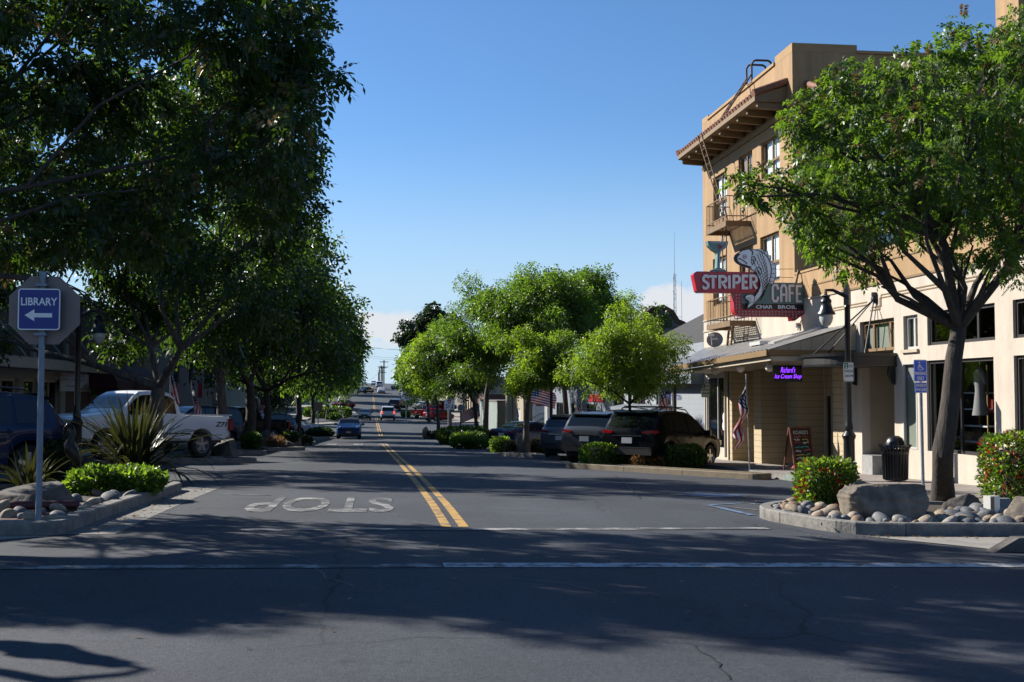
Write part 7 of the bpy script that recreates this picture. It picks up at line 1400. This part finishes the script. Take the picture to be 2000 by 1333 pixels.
# ---- hedges, shrubs, flax ----
def leafcards(P, N, size, seed, aspect=.5, jit=.8):
    g = np.random.default_rng(seed); n = len(P); d = N + g.normal(size=(n, 3)) * jit; d /= np.linalg.norm(d, axis=1)[:, None]; s_ = np.cross(d, g.normal(size=(n, 3))); s_ /= np.linalg.norm(s_, axis=1)[:, None] + 1e-9
    l = (size * (.6 + .8 * g.random(n)))[:, None]; w_ = l * aspect * .5; V = np.stack([P, P + d * l * .5 + s_ * w_, P + d * l, P + d * l * .5 - s_ * w_], 1).reshape(-1, 3); return V, np.arange(n * 4).reshape(-1, 4)
def hedge(label, c, size, n, leaf, mats=('leaf_hedge',), rz=0, rnd_=.17, seed=0, cat='hedge', name='hedge', group='clipped hedges in the street beds', red=0, bare=False, ragged=.04, aspect=.5):
    """clipped bush: leaves on and just inside a rounded box, over a dark twiggy core"""
    t = thing(name, label, cat, c, rz, group=group); g = np.random.default_rng(seed); a, b_, h = [q / 2 for q in size]; u = g.normal(size=(n, 3)); p_ = 1 / rnd_; nn = (np.abs(u)**p_).sum(1)**(1 / p_); P = u / nn[:, None]
    P = np.clip(P, -1, 1); Nn = np.sign(P) * np.abs(P)**(p_ - 1); Nn /= np.linalg.norm(Nn, axis=1)[:, None]; dep = 1 - np.abs(g.normal(size=n)) * (.22 if bare else .10) + ragged * np.array([noise.noise(Vector(q * 2.5) + Vector((seed, 0, 0))) for q in P]) * 3
    P = P * dep[:, None] * arr(a, b_, h); P[:, 2] += h; k = P[:, 2] > .01; P, Nn = P[k], Nn[k]
    V, F_ = leafcards(P, Nn + arr(0, 0, .25), leaf, seed + 1, aspect); mi = np.zeros(len(F_), int)
    if len(mats) > 1: mi = (g.random(len(F_)) < .35).astype(int)
    if red: sel = (g.random(len(F_)) < red) & (np.array([noise.noise(Vector(q * 5) + Vector((3, seed, 0))) for q in P]) > .12); mi[sel] = len(mats); mats = (*mats, 'flower_red')
    npmesh('foliage', V, F_, list(mats), t, mi)
    b = MB(); gg = random.Random(seed)
    for _ in range(40 if bare else 14): x, y = gg.uniform(-.55, .55) * a, gg.uniform(-.55, .55) * b_; b.tube([(x * .4, y * .4, 0), (x * .9, y * .9, h * .7), (x * 1.4, y * 1.4, h * 1.7)], [.018, .012, .005], 5, cap=False)
    if not bare: b.lathe([(.001, .02), (min(a, b_) * .75, .05), (min(a, b_) * .8, h * 1.5), (.001, h * 1.75)], (0, 0, 0), 12)
    b.build('stems', 'twig', t, world=False); return t
def hedge_px(label, u0, u1, vt, vb, dep, n, leaf, dz=.12, **kw):
    p = G((u0 + u1) / 2, vb, dz); D = (Matrix.Rotation(YAW, 3, 'Z') @ p).y; k = D / F_PX; return hedge(label, (p.x, p.y + dep * .45, p.z - .03), ((u1 - u0) * k, dep, (vb - vt) * k * 1.03), n, leaf, **kw)
hedge_px('square hedge with red blossoms at the right corner before the boulder', 1574, 1686, 902, 992, .62, 5200, .062, red=.30, bare=True, seed=1, rnd_=.18, group='red flowering hedges', mats=('leaf_hedge', 'leaf_bright'))
hedge_px('taller red flowering hedge at the right picture edge', 1957, 2080, 853, 990, .9, 8500, .06, red=.30, seed=2, rnd_=.18, group='red flowering hedges', mats=('leaf_hedge', 'leaf_bright'))
hedge_px('dense clipped hedge left of the slim young tree', 1142, 1233, 869, 908, .95, 4600, .075, mats=('leaf_hedge', 'leaf_bright'), seed=3)
hedge_px('clipped hedge in front of the black crossover front wheel', 1308, 1378, 872, 913, .9, 4000, .075, mats=('leaf_hedge', 'leaf_bright'), seed=4)
hedge_px('brown dried shrub between the two clipped hedges', 1238, 1298, 890, 911, .7, 2400, .09, mats=('leaf_dry', 'leaf_seed'), seed=5, aspect=.25, cat='shrub', name='shrub', group='dry shrubs')
hedge_px('low yellow-green clipped hedge before the navy saloon', 962, 996, 857, 881, 1.0, 2600, .10, mats=('leaf_hedge', 'leaf_bright'), seed=6)
hedge_px('loose shrub with reddish leaves left of the round boulder', 993, 1012, 865, 883, .9, 900, .12, mats=('leaf_hedge_deep', 'leaf_dry'), seed=7, cat='shrub', name='shrub', group='loose shrubs')
hedge_px('loose shrub with orange leaves right of the round boulder', 1042, 1074, 862, 885, 1.0, 1200, .12, mats=('leaf_hedge_deep', 'leaf_dry'), seed=8, cat='shrub', name='shrub', group='loose shrubs')
hedge_px('tall clipped hedge wall across the far right bed', 860, 955, 838, 866, 2.6, 4600, .16, mats=('leaf_hedge',), seed=9, rnd_=.2)
hedge_px('mid-height clipped hedge in front of the hedge wall', 884, 948, 847, 868, 1.2, 2400, .15, mats=('leaf_hedge_deep', 'leaf_hedge'), seed=10, rnd_=.2)
hedge_px('low spreading hedge along the kerb before the leaning tree', 884, 957, 857, 873, 1.2, 2400, .15, mats=('leaf_hedge',), seed=11, rnd_=.22)
hedge_px('little flowering shrub by the pointed rock', 836, 862, 845, 855, 1.5, 800, .16, mats=('leaf_hedge_deep', 'leaf_dry'), seed=12, cat='shrub', name='shrub', group='loose shrubs')
hedge_px('thin hedge on the far right pavement behind the lamp post', 936, 962, 834, 842, 1.5, 700, .16, mats=('leaf_hedge',), seed=13)
hedge_px('small green hedge at the far right corner across the side street', 786, 800, 806, 814, 2.5, 600, .3, mats=('leaf_hedge',), seed=14)
hedge_px('rounded bright green bush beside the grey boulder on the left', 470, 508, 846, 877, .85, 2800, .08, mats=('leaf_hedge',), seed=15, rnd_=.38)
hedge_px('rusty orange grass tuft in the left bed', 522, 552, 857, 873, .8, 1100, .16, mats=('leaf_dry', 'leaf_seed'), seed=16, aspect=.16, cat='shrub', name='shrub', group='dry shrubs')
hedge_px('leafy dark shrub between the rocks on the left', 546, 582, 845, 868, .9, 1300, .12, mats=('leaf_hedge_deep', 'leaf_hedge'), seed=17, rnd_=.45, cat='shrub', name='shrub', group='loose shrubs')
hedge_px('dark low hedge at the end of the left bed', 582, 606, 854, 867, 1.0, 1200, .12, mats=('leaf_hedge_deep',), seed=18)
hedge_px('wide dark mound of shrubs left of the small blue car', 598, 650, 838, 853, 1.6, 1900, .15, mats=('leaf_hedge_deep',), seed=19, rnd_=.4)
hedge_px('long hedge across the street beyond the sign back', 594, 682, 797, 816, 3, 3600, .3, mats=('leaf_hedge', 'leaf_hedge_deep'), seed=20, rnd_=.2)
hedge_px('small hedge block below the long far hedge', 640, 662, 810, 820, 2, 600, .3, mats=('leaf_hedge',), seed=21)
hedge_px('spreading glossy-leaved hedge in the left corner bed beside cobbles', 122, 302, 918, 966, 1.1, 6500, .075, mats=('leaf_hedge', 'leaf_bright'), seed=22, rnd_=.32, ragged=.06)
hedge_px('small dry brown clump before the pickup wheel', 371, 392, 862, 886, .35, 700, .08, mats=('leaf_dry',), seed=23, cat='shrub', name='shrub', group='dry shrubs')
def flax(label, base, n, Lmin, Lmax, spread, seed, wd=.055):
    t = thing('flax_plant', label, 'flax plant', base, group='sword-leaved flax plants'); g = random.Random(seed); V, F_ = [], []
    for _ in range(n):
        a = g.uniform(0, 2 * math.pi); L = g.uniform(Lmin, Lmax); tilt_ = abs(g.gauss(0, spread)) + .06; d = Vector((math.cos(a), math.sin(a), 0)); s_ = Vector((-d.y, d.x, 0)).lerp(d, g.uniform(-.5, .5)).normalized(); o = d * g.uniform(0, .22); k = len(V); bend = g.uniform(.1, .5) + (1.0 if g.random() < .10 else 0); w_ = wd * g.uniform(.7, 1.2); m = 7
        for i in range(m):
            q = i / (m - 1); th = tilt_ + bend * q * q * tilt_ * 2.2; p = o + (d * math.sin(min(th, 2.4)) + Vector((0, 0, 1)) * math.cos(min(th, 2.4))) * L * q; ww = w_ * (.75 + .5 * q if q < .5 else 1.0) * (1 - max(0, q - .55) / .45 * .97) / 2; V += [tuple(p + s_ * ww), tuple(p + Vector((0, 0, -.012))), tuple(p - s_ * ww)]
        for i in range(m - 1): F_ += [(k + 3 * i, k + 3 * i + 1, k + 3 * i + 4, k + 3 * i + 3), (k + 3 * i + 1, k + 3 * i + 2, k + 3 * i + 5, k + 3 * i + 4)]
    npmesh('leaves', np.array(V), np.array(F_), ['leaf_flax'], t); return t
p = G(250, 935, .12); flax('large spiky flax plant with tall sword leaves before the white pickup', (p.x, p.y + .5, p.z), 210, .8, 1.75, .55, 3, .075); p = G(55, 955, .12); flax('smaller dark flax plant beside the sign post', (p.x - .1, p.y + .4, p.z), 60, .4, .8, .8, 4, .045)
p = G(92, 900, .12)
hedge_px('dark leafy shrub between the sign post and the bird statue', 70, 130, 862, 935, .7, 1500, .09, mats=('leaf_dark', 'leaf_hedge_deep'), seed=24, rnd_=.45, cat='shrub', name='shrub', group='loose shrubs')
# bird statue
p = PD(140, 905, 17.2); IB = thing('bird_statue', 'dark metal long-necked bird statue with curved bill among the flax leaves', 'statue', (p.x, p.y, zg(p.x, p.y) + .1)); W0 = lambda u, v, d=0: PD(u, v, 17.2 + d)
b = MB(); b.tube([W0(155, 915), W0(148, 896), W0(140, 880), W0(136, 868), W0(140, 856), W0(143, 844), W0(140, 834), W0(133, 832), W0(128, 836), W0(126, 848), W0(127, 862)], [.02, .075, .10, .085, .055, .042, .04, .045, .028, .018, .006], 12); b.build('body', 'bronze', IB, 60)
b = MB(); [b.tube([W0(u, 895), W0(u - 2, 915), W0(u - 2, 945)], .012, 6) for u in (140, 147)]; b.build('leg', 'bronze', IB)
b = MB(); b.tube([W0(134, 872, .1), W0(138, 886, .1), W0(150, 906, .08), W0(160, 916, .05)], [.03, .07, .05, .012], 10); b.build('wing', 'bronze', IB, 60)
# utility box in the cobbles
p = G(1945, 1004, .12); UB = thing('floodlight_box', 'pair of small grey ground light boxes standing among the cobbles', 'light fixture', p); b = MB(); b.box(p + Vector((-.06, 0, .12)), (.16, .14, .26), .2); b.build('housing', 'alu', UB); b = MB(); b.box(p + Vector((.14, .05, .10)), (.15, .14, .22), -.1); b.build('second_housing', 'slate_blue', UB); b = MB(); b.box(p + Vector((-.09, -.075, .12)), (.05, .02, .24), .2); b.build('trim', 'plywood', UB)
# utility poles and wires at the crest
UP = []
for i, (u, vt, D, lb) in enumerate(((750, 704, 400, 'tallest wooden utility pole with cross-arms on the hill'), (747, 716, 440, 'second utility pole with cross-arms beside the tallest one'), (744.5, 714, 480, 'thin utility pole left of the cross-armed pair'), (741, 718, 520, 'bare slim pole near the hilltop house'), (739.3, 728, 560, 'smallest distant pole left of the pole group'))):
    q = PD(u, vt, D); zb_ = zg(q.x, q.y); t = thing('utility_pole', lb, 'utility pole', (q.x, q.y, zb_), group='utility poles on the hill'); b = MB(); b.tube([(q.x, q.y, zb_ - 1), (q.x, q.y, q.z)], .22, 7); b.build('pole', 'utility_wood', t)
    if i < 3:
        for k, dz in enumerate((.6, 2.4)): b = MB(); b.bx((q.x - 1.5, q.y - .1, q.z - dz - .12), (q.x + 1.5, q.y + .1, q.z - dz + .12)); b.build('cross_arm', 'utility_wood', t)
    UP.append(q)
for i, (u0, v0, u1, v1) in enumerate(((690, 665, 800, 680), (690, 668, 800, 678), (705, 686, 790, 694), (720, 690, 770, 698), (712, 745, 751, 712))):
    a, c = PD(u0 - 30 if i < 4 else u0, v0 - 2 if i < 4 else v0, 300 + i * 10), PD(u1 + 30 if i < 4 else u1, v1 + 2 if i < 4 else v1, 300 + i * 10); b = MB(); b.tube([a.lerp(c, s_) - Vector((0, 0, 1.2 * 4 * s_ * (1 - s_))) for s_ in np.linspace(0, 1, 9).tolist()], .03, 4); o = b.build('overhead_wire', 'frame_dark', None); tag(o, ['top overhead wire crossing the street against the sky', 'second overhead wire just below the top one', 'third overhead wire lower over the hill', 'short overhead wire near the pole tops', 'wire slanting up to the tallest pole'][i], 'wire', 'overhead wires')
